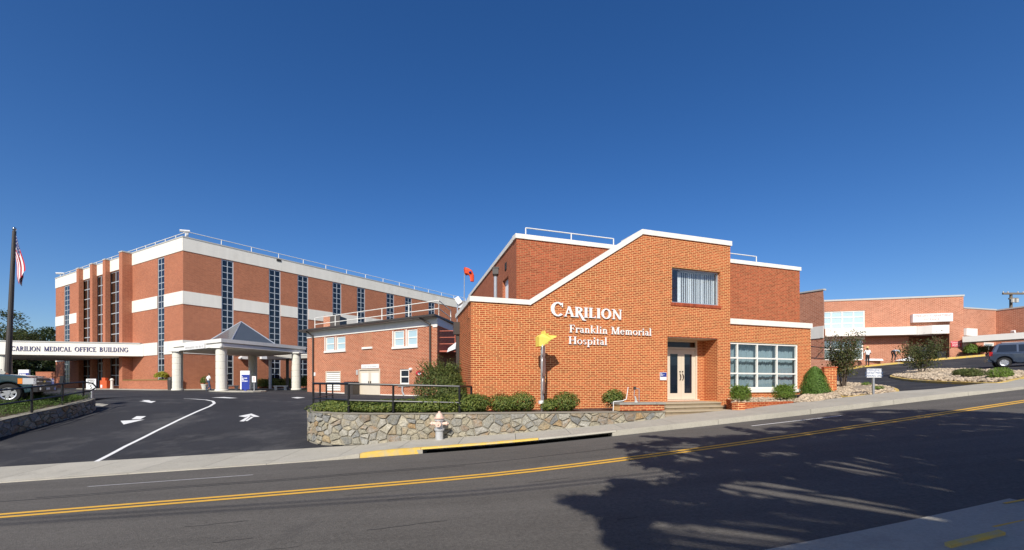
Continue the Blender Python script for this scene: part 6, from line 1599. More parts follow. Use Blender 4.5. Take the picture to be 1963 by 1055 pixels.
for i, (px_, w_, lb) in enumerate(((1848, .55, 'round green shrub at the clinic wall under the red sign'), (1862, .7, 'low shrub at the clinic wall right of the red sign'), (1877, .75, 'middle low shrub along the clinic wall left of the van'), (1893, .7, 'low shrub at the clinic wall touching the van tail'))):
    p = E2.pt(E2.s(px_, .7), .7, 0) if px_ > 1855 else E1.pt(E1.len - .1, 1.0, 0); shrub('foundation_shrub', lb, 'shrub', (p[0], p[1], g(p[0], p[1]) + .2), (w_, .5, .5 if i else .6), 800, .07, 'bush_leaf' if i else 'cypress_leaf', 'low shrubs along the emergency building wall', 100 + i, .15, -.5)
p = OL.pt(OL.s(310, .6), .6, .42); shrub('gold_shrub', 'round yellow-green shrub in the planter by the office wall', 'shrub', p, (.75, .6, .52), 900, .09, 'gold_leaf', None, 110, .1, -.4)
shrub('potted_plant', 'green plant in the pale pot by the walking man', 'plant', (pt1.location.x, pt1.location.y, pt1.location.z + .55), (.4, .4, .45), 500, .08, 'boxwood_leaf', None, 111, .2)
for i, (px_, Y, w_, h_, lb) in enumerate(((500, 57, 1.6, .75, 'dark hedge under the portico along the office wall, left clump'), (530, 58, 1.6, .8, 'dark hedge under the portico along the office wall, middle clump'), (556, 58, 1.3, .8, 'dark hedge under the covered walk roof'), (586, 50, .9, .9, 'green shrub between the right portico column and the annex'))):
    x_ = at(px_, Y); shrub('lot_hedge', lb, 'shrub', (x_, Y, g(x_, Y)), (w_, .8, h_), 1300, .11, 'boxwood_leaf', 'dark hedges behind the portico', 115 + i, .15, -.4)
m = MB(); q = [(at(556, 50), 50), (at(596, 47), 47), (at(596, 52), 52), (at(560, 54), 54)]; m.face([(x, y, g(x, y) + .06) for x, y in q]); tag(m.build('grass_patch', 'grass'), kind='stuff')
s0w = Vector((at(672, 38.5), 38.5))

# ------------------------------------------------------------------ left: bank, stone wall, railing, juniper
LWP = [(-16.2, 11.5), (-17.6, 13.6), (-18.3, 15.3), (-18.75, 17.4), (-19.1, 19.3), (-19.5, 20.0), (-20.2, 20.2), (-21.2, 20.0)]
def lw_top(c): return -1.34 + (c.y - 15.3) / 4.2 * .56 if c.y < 20 else -.72
def lw_base(c): return g(c.x, c.y)
lwr, lwp = stone_wall('stone_wall', 'long low dark stone wall in shade along the left edge of the drive', [(p[0], p[1]) for p in LWP], lw_base, lw_top, 150, .3, 31, .8, .012)
rg = [lwp.at(lwp.len * k / 30, -.28) for k in range(31)]
m = MB(); cz = lambda p: (p[0], p[1], lw_top(Vector(p)) + .02)
inner = [(-23.5, 20.0), (-23.0, 15.5), (-21.5, 11.5)]
for a, b in zip(rg[:-1], rg[1:]):
    a2, b2 = Vector((-21.4, max(min(a.y, 19.5), 11.6))), Vector((-21.4, max(min(b.y, 19.5), 11.6))); m.face([cz(a), cz(b), (b2.x, b2.y, -.78), (a2.x, a2.y, -.78)])
o = m.build('juniper_bank', 'mulch'); o['kind'] = 'structure'
m = MB(); m.poly([(-21.4, 11.6), (-21.4, 19.5), (-22.5, 26), (-48, 26), (-48, 11.6)], -2.2, -.80); o = m.build('parking_lot', 'asphalt_new'); o['kind'] = 'structure'
mb = MB(); rnd = random.Random(8)
for _ in range(3600):
    t = rnd.random(); c = lwp.at(lwp.len * t, -.15 - rnd.random() ** .8 * 2.4)
    if c.y < 12 or c.x < -21.9: continue
    zb = max(lw_top(lwp.at(lwp.len * t)), -1.5) + .02; zb = zb + (-.78 - zb) * min(1, max(0, (-19 - c.x) / 2.4)) ; hgt = rnd.uniform(.10, .34)
    d = Vector((rnd.uniform(-1, 1), rnd.uniform(-1, 1), rnd.uniform(.25, .9))).normalized()
    for k in range(9):
        leaf_quad(mb, Vector((c.x, c.y, zb + .03)) + d * hgt * k / 8 + Vector((rnd.gauss(0, .045), rnd.gauss(0, .045), rnd.uniform(0, .05))), Vector((rnd.gauss(0, 1), rnd.gauss(0, 1), rnd.uniform(.3, 1.2))), .034, rnd, .32)
tag(mb.build('juniper_groundcover', 'juniper_leaf'), kind='stuff')
flat([tuple(gp(*q).to_2d()) for q in ((166, 783), (196, 781.5), (208, 777.5), (190, 775.5), (168, 776))], .05)
lr = thing('black_railing', 'black pipe railing on the bank in front of the blue pickup', 'railing', (-19, 17.4, -1))
def railpt(px_, Y, up):
    return Vector((at(px_, Y), Y, up))
R0 = [(-14, 15.0), (61, 16.6), (120, 18.2), (160, 19.5)]; tops = [zat(750, 15.0), zat(742.5, 16.6), zat(736, 18.2), zat(732.5, 19.5)]; lows = [zat(778, 15.0), zat(767.5, 16.6), zat(758.5, 18.2), zat(751.5, 19.5)]
T_ = [railpt(a, b, z) for (a, b), z in zip(R0, tops)]; Lw = [railpt(a, b, z) for (a, b), z in zip(R0, lows)]
m = MB(); m.tube(T_, .032, 7); m.build('rail', 'black_paint', lr); m = MB(); m.tube(Lw, .032, 7); m.build('rail', 'black_paint', lr)
for k in range(4):
    m = MB(); q = T_[k]; m.cyl((q.x, q.y, -1.6), q, .038, .038, 7); m.build('post', 'black_paint', lr)
m = MB(); e = T_[-1]; m.tube([e, e + Vector((.12, .3, -.06)), e + Vector((.25, .35, -.25)), e + Vector((.1, .2, -.42)), Lw[-1]], .03, 7); m.build('rail_return', 'black_paint', lr)
# black railing on the curved wall
rr_ = thing('black_railing', 'black pipe railing along the top of the curved fieldstone wall', 'railing', (-6, 13.8, SWT))
zt5 = 0.0
ptsR = [on_path(598, .14)] + [on_path(p, .20) for p in (669, 754, 881)] ; cR = on_path(903, 1.0); ptsR.append(cR)
ptsR = [Vector((p.x, p.y, 0)) for p in ptsR]
def tz_(i): return (-.005, -.02, -.05, -.10, -.11)[i]
for i, p in enumerate(ptsR[:-1]):
    m = MB(); m.cyl((p.x, p.y, SWT - .1), (p.x, p.y, tz_(i)), .034, .034, 8); m.build('post', 'black_paint', rr_)
for up in (0, -.50):
    m = MB(); q = [Vector((p.x, p.y, tz_(i) + up)) for i, p in enumerate(ptsR)]; m.tube(q, .033 if up == 0 else .028, 8); m.build('rail', 'black_paint', rr_)
m = MB(); p = ptsR[-1]; m.cyl((p.x, p.y, SWT - .1), (p.x, p.y, tz_(4)), .034, .034, 8); m.build('post', 'black_paint', rr_)
backp = [ptsR[0]] + [Vector((*sw_path.at(s_, -.16), 0)) for s_ in (7.35, 5.6, 3.6)]
backp = [ptsR[0]] + [Vector((x, y, 0)) for x, y in ((-7.0, 15.6), (-7.55, 17.4), (-8.05, 19.2))]
for up in (0, -.5):
    m = MB(); m.tube([Vector((p.x, p.y, up + .0)) for p in backp], .03, 7); m.build('rail', 'black_paint', rr_)
for p in backp[1:]:
    m = MB(); m.cyl((p.x, p.y, SWT - .1), (p.x, p.y, 0), .034, .034, 8); m.build('post', 'black_paint', rr_)

# ------------------------------------------------------------------ fire hydrant
hp = on_path(840.5, -.34); hz = z_r(hp.x) + kh(hp.x) + .02
hy = thing('fire_hydrant', 'silver fire hydrant with faded pink cap in front of the stone wall', 'fire hydrant', (hp.x, hp.y, hz))
k_ = .88
def lh(prof, name, mt, c=(0, 0, 0), n=16):
    m = MB(); m.lathe([(r * k_, z * k_) for r, z in prof], c, n); return m.build(name, mt, hy, local=True, smooth=False)
lh([(.13, -.1), (.13, .30), (.17, .31), (.17, .35), (.13, .36), (.125, .62), (.16, .63), (.16, .67), (.13, .68)], 'barrel', 'hydrant_silver')
lh([(.155, .68), (.155, .71), (.135, .73), (.125, .78), (.10, .84), (.055, .88), (.04, .89), (.04, .94), (.0, .945)], 'bonnet', 'hydrant_pink')
lh([(.185, .705), (.185, .735)], 'bonnet_flange', 'hydrant_pink')
dn = Vector((0.0, -1, 0)); 
for d, r, l, nm in ((Vector((0, -1, 0)), .085, .22, 'pumper_cap'), (Vector((-1, 0, 0)), .06, .24, 'hose_cap'), (Vector((1, 0, 0)), .06, .24, 'hose_cap')):
    m = MB(); c = Vector((0, 0, .53 * k_)); m.cyl(c + d * .08, c + d * (l - .05), r * .8, r * .8, 12); m.cyl(c + d * (l - .05), c + d * l, r, r, 12); m.cyl(c + d * l, c + d * (l + .035), .025, .025, 6); m.build(nm, 'hydrant_pink', hy, local=True)
for k in range(8):
    a = k * math.pi / 4; m = MB(); c = Vector((math.cos(a) * .15 * k_, math.sin(a) * .15 * k_, .30 * k_)); m.cyl(c, c + Vector((0, 0, .07)), .014, .014, 6); m.build('bolt', 'galvanised', hy, local=True)

# ------------------------------------------------------------------ bagged sign on steel posts
sp_ = MW.shifted(.85); bx_s = sp_.s(1038.5)
bp_ = Vp(sp_, bx_s, 0, SWT); sg_ = thing('bagged_sign', 'twin steel post with road signs wrapped in yellow bag before the lettered wall', 'road sign', bp_)
def hz_(py): return zat(py, bp_.y)
m = MB(); m.wbox(sp_, bx_s - .045, bx_s - .005, SWT - .1, hz_(641), .0, .04); m.build('post', 'galvanised', sg_)
m = MB(); m.wbox(sp_, bx_s + .015, bx_s + .055, SWT - .1, hz_(690), .0, .04); m.build('post', 'galvanised', sg_)
# yellow bag: a crumpled box with a pointed arm to the right
m = MB(); sx = lambda px_: sp_.s(px_)
out = [(1030, 665), (1030, 646), (1037, 641), (1040, 641.5), (1041.5, 634.5), (1043, 640), (1048.5, 639.5), (1049, 643), (1064, 643.5), (1063, 646.5), (1055, 650.5), (1053, 654), (1049, 655), (1047.5, 659.5), (1041, 660.5), (1038, 664.5)]
oz_ = [(sx(a), hz_(b)) for a, b in out]; rnd = random.Random(2)
f_ = [sp_.pt(s_, .14 + rnd.uniform(-.03, .03), z) for s_, z in oz_]; b__ = [sp_.pt(s_, -.16 + rnd.uniform(-.02, .02), z) for s_, z in oz_]; m.prism(f_, b__); m.build('yellow_bag', 'bag_yellow', sg_)
# signs seen nearly edge-on below the bag: shield and panel
a_ = Vector((sp_.u.x, sp_.u.y)); vdir = Vector((bp_.x, bp_.y)).normalized(); ed = (vdir * .97 + a_ * .20).normalized()
c0 = Vector(sp_.pt(bx_s + .06, .02, 0)[:2])
def edge_panel(name, z0, z1, half, mt, off=0.0, lens=False):
    n = 9; V = []; nn = Vector((ed.y, -ed.x)) * .012; A = []; B = []
    for k in range(24):
        t = 2 * math.pi * k / 24; y_ = math.copysign(abs(math.cos(t)) ** .5, math.cos(t)) * half; z_ = (z0 + z1) / 2 + math.copysign(abs(math.sin(t)) ** .5, math.sin(t)) * (z1 - z0) / 2
        q = c0 + ed * (y_ + off); A.append((q.x + nn.x, q.y + nn.y, z_)); B.append((q.x - nn.x, q.y - nn.y, z_))
    m = MB(); m.prism(A, B); m.build(name, mt, sg_)
edge_panel('sign_plate', hz_(684), hz_(661), .28, 'frame_grey')
edge_panel('sign_plate', hz_(722), hz_(684), .33, 'galvanised', .03)
edge_panel('sign_plate', hz_(755), hz_(724), .20, 'galvanised', .0)
m = MB(); m.wbox(sp_, bx_s - .14, bx_s - .0, hz_(774), hz_(768), .04, .13); m.build('junction_box', 'white_plastic', sg_)

# ------------------------------------------------------------------ signs left and right
sign_panel('hospital_sign', 'blue and white hospital sign behind the pickup hood', 36, 54, 709, 738, 33, 'sign_white', [('sign_blue', .12, 1.0, .0, .78), ('~', .2, .70, .13, .72, 'sign_white'), ('~', .2, .58, .12, .66, 'sign_white')], .1, 'post')
t_, w_, pn = sign_panel('speed_sign', 'white SPEED LIMIT 5 sign at the end of the black railing', 164, 185, 726.5, 747, 20.6, 'sign_white', [('SPEED', .5, .82, .145, 'sign_text_black'), ('LIMIT', .5, .56, .145, 'sign_text_black'), ('5', .5, .22, .27, 'sign_text_black')], -.1, 'post', th=.02)
m = MB(); Y = 21.5; x_ = at(117, Y); m.hexa([(x_ - .10, Y, zat(737, Y)), (x_ + .10, Y, zat(737, Y)), (x_ + .10, Y + .05, zat(737, Y)), (x_ - .10, Y + .05, zat(737, Y)), (x_ - .05, Y, zat(721, Y)), (x_ + .14, Y, zat(721, Y)), (x_ + .14, Y + .05, zat(721, Y)), (x_ - .05, Y + .05, zat(721, Y))])
tb = thing('leaning_sign', 'dark leaning sign seen from behind beyond the black railing', 'sign', (x_, Y, g(x_, Y))); m.build('panel', 'car_black', tb); m = MB(); m.cyl((x_ - .1, Y + .03, -1.1), (x_ + .03, Y + .03, zat(736, Y)), .03, .03, 6); m.build('post', 'black_paint', tb)
Y = 53.5; x_ = at(198, Y); ob = thing('newspaper_box', 'orange newspaper box by the office entrance', 'newspaper box', (x_, Y, g(x_, Y)))
gz2 = g(x_, Y) + .1
m = MB(); m.box(x_ - .42, x_ + .42, Y, Y + .6, gz2 + .05, gz2 + 1.05); m.build('body', 'orange_box', ob); m = MB(); m.box(x_ - .30, x_ + .15, Y + .1, Y + .5, gz2 + 1.05, gz2 + 1.4); m.build('coin_box', 'orange_box', ob)
m = MB(); m.box(x_ - .34, x_ - .12, Y - .02, Y - .001, gz2 + .15, gz2 + .5); m.build('paper', 'sign_white', ob)
x_ = at(214.5, 53); m = MB(); m.lathe([(.2, 0), (.15, .12), (.13, 1.0), (.2, 1.05), (.2, 1.15), (.1, 1.3), (.0, 1.32)], (x_, 53, gz2), 12); tag(m.build('bollard', 'column_white'), 'pale concrete bollard right of the orange newspaper box', 'bollard')
x_ = at(328, 47.5); m = MB(); m.lathe([(.3, 0), (.34, 1.1), (.30, 1.35), (.0, 1.5)], (x_, 47.5, g(x_, 47.5) + .05), 12); tag(m.build('trash_can', 'brown_metal'), 'dark trash can beside the left portico column', 'bin')
p = gp(1676, 757, .1); Y = p.y
sign_panel('parking_sign', 'white sign reading EMERGENCY DEPARTMENT PARKING ONLY in the gravel', 1660, 1692, 707, 724, Y, 'sign_white', [('EMERGENCY', .5, .82, .125, 'sign_text_blue'), ('DEPARTMENT', .5, .50, .125, 'sign_text_blue'), ('PARKING ONLY', .5, .18, .11, 'sign_text_blue')], .15, 'post', th=.02)

# ------------------------------------------------------------------ flagpole and flag
Y = 25.0; fx0, fx1 = at(12.5, Y), at(27.5, Y); fb = Vector((fx0, Y, -1.0)); ft = Vector((fx1, Y, zat(443, Y)))
fp = thing('flagpole', 'tall dark flagpole with silver ball behind the pickup', 'flagpole', fb)
m = MB(); m.cyl(fb, ft, .155, .085, 12); m.build('pole', 'brown_metal', fp); m = MB(); m.ball(ft + Vector((0, 0, .12)), .10, 12, 8); m.cyl(ft, ft + Vector((0, 0, .06)), .04, .04, 8); m.build('finial', 'chrome', fp, smooth=True)
fl = thing('flag', 'american flag hanging limp from the flagpole', 'flag', ft - Vector((0, 0, .4)))
fl_mb = MB(); NU, NV = 44, 26; H0 = ft.lerp(fb, .018) + Vector((.10, 0, 0)); hoist = 48 / F * Y; fly = 92 / F * Y
def fpt(u, v):
    # hoist edge along the pole; the fly hangs down, folded back on itself once
    if v < .42: w_, y_ = v / .42, 0
    elif v < .66: w_, y_ = 1 - (v - .42) / .24 * .62, .10
    else: w_, y_ = .38 + (v - .66) / .34 * .55, -.06
    e = min(1, u * 3); w_ = v * (1 - e) + w_ * e
    hang = Vector((u * .66 - .12 * u * u, 0, -u * fly * .76)); side = Vector((-.34 * u * w_, 0, -w_ * hoist * (1 - .36 * u)))
    fold = math.sin(u * 6 + w_ * 4.0) * .07 * u
    return H0 + hang + side + Vector((fold * .5, y_ * e - fold * 1.4, .05 * math.sin(w_ * 9) * u))
fl_mb.v = [tuple(fpt(i / NU, j / NV)) for i in range(NU + 1) for j in range(NV + 1)]
for i in range(NU):
    for j in range(NV):
        u, v = (i + .5) / NU, (j + .5) / NV; st = int(v * 13); ca_ = u < .42 and v < 7 / 13
        mi = 2 if ca_ else (0 if st % 2 == 0 else 1)
        if ca_ and i % 3 == 1 and j % 3 == 1: mi = 1
        a = i * (NV + 1) + j; fl_mb.f.append((a, a + NV + 1, a + NV + 2, a + 1)); fl_mb.m.append(mi)
fl_mb.build('cloth', ['flag_red', 'flag_white', 'flag_blue'], fl, smooth=True)

# ------------------------------------------------------------------ utility pole, wires
Y = 62; ux = at(1938, Y); up_ = thing('utility_pole', 'wooden utility pole with crossarm behind the emergency building', 'utility pole', (ux, Y, 2))
m = MB(); m.cyl((ux, Y, 1.0), (ux, Y, zat(562, Y)), .24, .16, 8); m.build('pole', 'pole_wood', up_)
m = MB(); m.box(at(1919, Y), at(1959, Y), Y - .3, Y - .12, zat(565.5, Y), zat(562, Y)); m.build('crossarm', 'pole_wood', up_)
m = MB(); m.box(at(1930, Y), at(1947, Y), Y - .35, Y - .17, zat(575, Y), zat(572, Y)); m.build('crossarm', 'pole_wood', up_)
for px_ in (1920, 1929, 1948, 1958):
    m = MB(); m.cyl((at(px_, Y), Y - .2, zat(562, Y)), (at(px_, Y), Y - .2, zat(559.5, Y)), .08, .06, 6); m.build('insulator', 'trim_grey', up_)
for px_ in (1935, 1943):
    m = MB(); m.cyl((at(px_, Y), Y - .4, zat(581, Y)), (at(px_, Y), Y - .4, zat(574, Y)), .2, .2, 8); m.build('transformer', 'trim_grey', up_)
for k, (y0, lb) in enumerate(((-3.2, 'upper utility wire strung along the near side of the road'), (-3.45, 'lower utility wire strung along the near side of the road'))):
    m = MB(); m.tube([Vector((x, y0 + .19 * (x + 3), 6.6 + z_r(x) * .3 + .004 * (x - 4) ** 2)) for x in frange(-45, 40, 12)], .022, 5); tag(m.build('utility_wire', 'car_black'), lb, 'wire')
# ------------------------------------------------------------------ vehicles (x forward, y left, z up)
def arc_pts(cx, r, z0, n=12):
    """wheel arch over an axle from back to front, as (x, z) points along the sill line"""
    a0 = math.asin(min(1, z0 / r)) if z0 < r else 0
    return [(cx - r * math.cos(a0 + (math.pi - 2 * a0) * k / n), .38 + r * math.sin(a0 + (math.pi - 2 * a0) * k / n)) for k in range(n + 1)]
def side_body(outline, hw, bevel, name, material, parent, taper=None):
    """side outline (x, z) pushed out to both sides, rounded along its edges"""
    me = bpy.data.meshes.new(name); bm = bmesh.new()
    A = [bm.verts.new((x, -hw * (taper(x, z) if taper else 1), z)) for x, z in outline]; B = [bm.verts.new((x, hw * (taper(x, z) if taper else 1), z)) for x, z in outline]
    bm.faces.new(A); bm.faces.new(B[::-1]); n = len(A)
    for k in range(n): bm.faces.new((A[(k + 1) % n], A[k], B[k], B[(k + 1) % n]))
    bmesh.ops.recalc_face_normals(bm, faces=bm.faces)
    ed = [e for e in bm.edges if len(e.link_faces) == 2 and e.calc_face_angle(0) > .7 and abs(e.verts[0].co.y - e.verts[1].co.y) < .3 * hw]
    bmesh.ops.bevel(bm, geom=ed, offset=bevel, segments=3, affect='EDGES', profile=.6)
    bmesh.ops.triangulate(bm, faces=[f for f in bm.faces if len(f.verts) > 4])
    bm.to_mesh(me); bm.free(); me.materials.append(MATS[material]); o = bpy.data.objects.new(name, me); COL.objects.link(o); o.parent = parent
    return o
def wheel(parent, x, y, r, w, spokes=6):
    s = 1 if y > 0 else -1; m = MB()
    n = 24
    def ring(rad, yy): return [(x + rad * math.cos(2 * math.pi * k / n), yy, r + rad * math.sin(2 * math.pi * k / n)) for k in range(n)]
    R_ = [ring(r * .62, y + s * w * .42), ring(r * .68, y + s * w * .5), ring(r * .92, y + s * w * .5), ring(r, y + s * w * .38), ring(r, y - s * w * .5), ring(r * .6, y - s * w * .5)]
    for a, b in zip(R_[:-1], R_[1:]):
        for k in range(n): m.face([a[k], a[(k + 1) % n], b[(k + 1) % n], b[k]])
    wo = m.build('wheel', 'tyre', parent, local=True)
    m = MB(); yo = y + s * w * .40
    for k in range(n):
        j = (k + 1) % n; a, b, c = ring(r * .64, yo + s * .01), ring(r * .55, yo), ring(r * .55, yo - s * .1); m.face([a[k], a[j], b[j], b[k]]); m.face([b[k], b[j], c[j], c[k]])
    for k in range(spokes):
        a = 2 * math.pi * k / spokes + .3; d = Vector((math.cos(a), 0, math.sin(a))); t = Vector((-d.z, 0, d.x)); c = Vector((x, yo, r))
        p = [c + d * r * .12 - t * .05, c + d * r * .57 - t * .055, c + d * r * .57 + t * .055, c + d * r * .12 + t * .05]; q = [v + Vector((0, -s * .03, 0)) for v in p]; m.prism(p, q)
    m.cyl((x, yo + s * .015, r), (x, yo - s * .05, r), r * .17, r * .17, 12); m.build('rim', 'rim_silver', wo, local=True)
    m = MB(); m.cyl((x, yo - s * .11, r), (x, yo - s * .10, r), r * .56, r * .56, 20); m.build('brake_disc', 'car_black', wo, local=True)
def panel(parent, name, mt, pts, th=.012):
    """thin plate through 3-D points (planar), pushed along its normal"""
    p = [Vector(q) for q in pts]; n = (p[1] - p[0]).cross(p[2] - p[0]).normalized() * th
    m = MB(); m.prism([q - n for q in p], [q + n for q in p]); return m.build(name, mt, parent, local=True)

# pickup truck at the left edge
tx, ty = at(14, 18.3), 18.3
tk = thing('pickup_truck', 'dark teal blue pickup truck with amber turn lamp at the left edge', 'pickup truck')
tb = thing('x', None, None); bpy.data.objects.remove(tb)
out = [(-2.75, .62), (-2.78, 1.12), (-.6, 1.16)] + [(2.05, 1.16), (2.55, 1.10), (2.72, 1.02), (2.78, .78), (2.80, .55), (2.70, .42), (2.58, .40)] + arc_pts(2.08, .47, .02)[::-1] + [(1.2, .38), (-1.2, .38)] + arc_pts(-1.75, .47, .02)[::-1] + [(-2.4, .42)]
tap = None
body = side_body(out, .98, .06, 'body', 'truck_blue', tk, tap)
cab = side_body([(-.62, 1.14), (-.55, 1.74), (-.3, 1.84), (.55, 1.84), (.78, 1.78), (1.52, 1.13)], .94, .05, 'cab', 'truck_blue', tk, lambda x, z: 1 - .16 * max(0, (z - 1.13) / .7))
def yw(z): return .94 * (1 - .16 * max(0, (z - 1.13) / .7))
panel(tk, 'windshield', 'tint_glass', [(.83, -.74, 1.73), (1.47, -.84, 1.17), (1.47, .84, 1.17), (.83, .74, 1.73)], .02)
for s in (-1, 1):
    panel(tk, 'side_window', 'dark_glass', [(-.42, s * (yw(1.2) - .004), 1.2), (.30, s * (yw(1.2) - .004), 1.2), (.30, s * (yw(1.74) - .004), 1.74), (-.36, s * (yw(1.74) - .004), 1.74)], .014)
    panel(tk, 'side_window', 'dark_glass', [(.36, s * (yw(1.2) - .004), 1.2), (1.28, s * (yw(1.2) - .004), 1.2), (.74, s * (yw(1.72) - .004), 1.72), (.36, s * (yw(1.74) - .004), 1.74)], .014)
    hl = MB(); hl.box(2.50, 2.815, min(s * .74, s * .99), max(s * .74, s * .99), .76, 1.01); hl.build('headlight', 'lamp_clear', tk, local=True)
    m = MB(); m.box(2.36, 2.495, s * .965 - .024, s * .965 + .024, .78, 1.00); m.build('turn_lamp', 'lamp_amber', tk, local=True)
    m = MB(); m.box(.95, 1.12, s * 1.10 - .12, s * 1.10 + .12, 1.18, 1.42); m.build('mirror', 'truck_blue', tk, local=True)
    m = MB(); m.box(.40, .62, s * .985 - .02, s * .985 + .02, 1.0, 1.05); m.build('door_handle', 'car_black', tk, local=True)
    for x_ in (2.08, -1.75): wheel(tk, x_, s * .85, .39, .26)
    for x_ in (2.08, -1.75):
        m = MB(); m.cyl((x_, s * .6, .40), (x_, s * .72, .40), .46, .46, 18); m.build('wheel_well', 'car_black', tk, local=True)
    m = MB(); m.cyl((-1.75, s * .6, .40), (-1.75, s * .72, .40), .46, .46, 18)
m = MB(); m.box(2.70, 2.80, -.70, .70, .74, 1.00); gr = m.build('grille', 'car_black', tk, local=True)
m = MB(); m.box(2.80, 2.815, -.70, .70, .85, .90); m.build('grille_bar', 'truck_blue', gr, local=True); m = MB(); m.box(2.816, 2.83, -.11, .11, .85, .90); m.box(2.8165, 2.8295, -.045, .045, .835, .915); m.build('badge', 'gold_badge', gr, local=True)
m = MB(); m.box(2.62, 2.92, -.95, .95, .44, .70); bp2 = m.build('front_bumper', 'car_black', tk, local=True)
for s in (-1, 1): m = MB(); m.cyl((2.93, s * .72, .56), (2.90, s * .72, .56), .07, .07, 12); m.build('fog_lamp', 'lamp_clear', bp2, local=True)
m = MB(); m.box(2.922, 2.94, -.17, .17, .52, .62); m.build('number_plate', 'sign_white', bp2, local=True)
tk.rotation_euler = (0, 0, R(30)); 
tw = Vector((at(18, 17.4), 17.4, 0)); ta = R(30)
tk.location = (tw.x - (2.08 * math.cos(ta) + .85 * math.sin(ta)), tw.y - (2.08 * math.sin(ta) - .85 * math.cos(ta)), -.80)

# minivan at the right edge
vn = thing('minivan', 'blue grey minivan parked at the right edge before the emergency entrance', 'minivan')
out = [(-2.5, .55), (-2.54, .85), (-2.46, 1.05), (2.0, 1.02), (2.42, .86), (2.52, .62), (2.5, .40), (2.1, .34)] + arc_pts(1.5, .40, .02)[::-1] + [(.9, .30), (-1.2, .30)] + arc_pts(-1.8, .40, .02)[::-1] + [(-2.2, .36)]
side_body(out, .96, .08, 'body', 'van_blue', vn)
side_body([(-2.44, 1.03), (-2.20, 1.62), (-1.9, 1.74), (.3, 1.76), (.85, 1.66), (1.75, 1.02)], .93, .06, 'cabin', 'van_blue', vn, lambda x, z: 1 - .17 * max(0, (z - 1.03) / .73))
yv = lambda z: .93 * (1 - .17 * max(0, (z - 1.03) / .73))
panel(vn, 'rear_window', 'dark_glass', [(-2.41, -.76, 1.12), (-2.41, .76, 1.12), (-2.22, .68, 1.60), (-2.22, -.68, 1.60)], .012)
panel(vn, 'windshield', 'dark_glass', [(.92, -.70, 1.60), (1.68, -.82, 1.07), (1.68, .82, 1.07), (.92, .70, 1.60)], .014)
for s in (-1, 1):
    for a, b, c, d in ((-2.18, -1.22, -1.22, -2.02), (-1.12, -.05, -.05, -1.12), (.05, 1.0, .55, .05)):
        panel(vn, 'side_window', 'dark_glass', [(a, s * (yv(1.10) - .002), 1.10), (b, s * (yv(1.10) - .002), 1.10), (c, s * (yv(1.60) - .002), 1.60), (d, s * (yv(1.60) - .002), 1.60)], .012)
    m = MB(); m.box(-2.53, -2.36, s * .90 - .06, s * .90 + .06, .82, 1.12); m.build('tail_lamp', 'lamp_red', vn, local=True)
    m = MB(); m.box(2.3, 2.50, s * .78 - .14, s * .78 + .14, .66, .84); m.build('headlight', 'lamp_clear', vn, local=True)
    for x_ in (1.5, -1.8):
        wheel(vn, x_, s * .86, .345, .22, 7); m = MB(); m.cyl((x_, s * .6, .37), (x_, s * .74, .37), .41, .41, 18); m.build('wheel_well', 'car_black', vn, local=True)
    m = MB(); m.box(-1.05, -.85, s * .955 - .015, s * .955 + .015, .92, .96); m.build('door_handle', 'van_blue', vn, local=True)
    m = MB(); m.box(-1.9, .2, s * .72 - .02, s * .72 + .02, 1.755, 1.79); m.build('roof_rail', 'galvanised', vn, local=True)
    m = MB(); m.box(.95, 1.1, s * 1.04 - .1, s * 1.04 + .1, 1.06, 1.22); m.build('mirror', 'van_blue', vn, local=True)
m = MB(); m.box(-2.60, -2.40, -.90, .90, .42, .62); m.build('rear_bumper', 'van_blue', vn, local=True)
vw = gp(1925, 703.5, .03); vrz = R(-42)
vn.rotation_euler = (0, 0, vrz); vn.scale = (.9, .9, .9)
Yv2 = 27.5; vx = at(1925, Yv2)
vn.location = (vx + .9 * (1.8 * math.cos(vrz) - .86 * math.sin(vrz)), Yv2 + .9 * (1.8 * math.sin(vrz) + .86 * math.cos(vrz)), g(vx, Yv2) + .05)

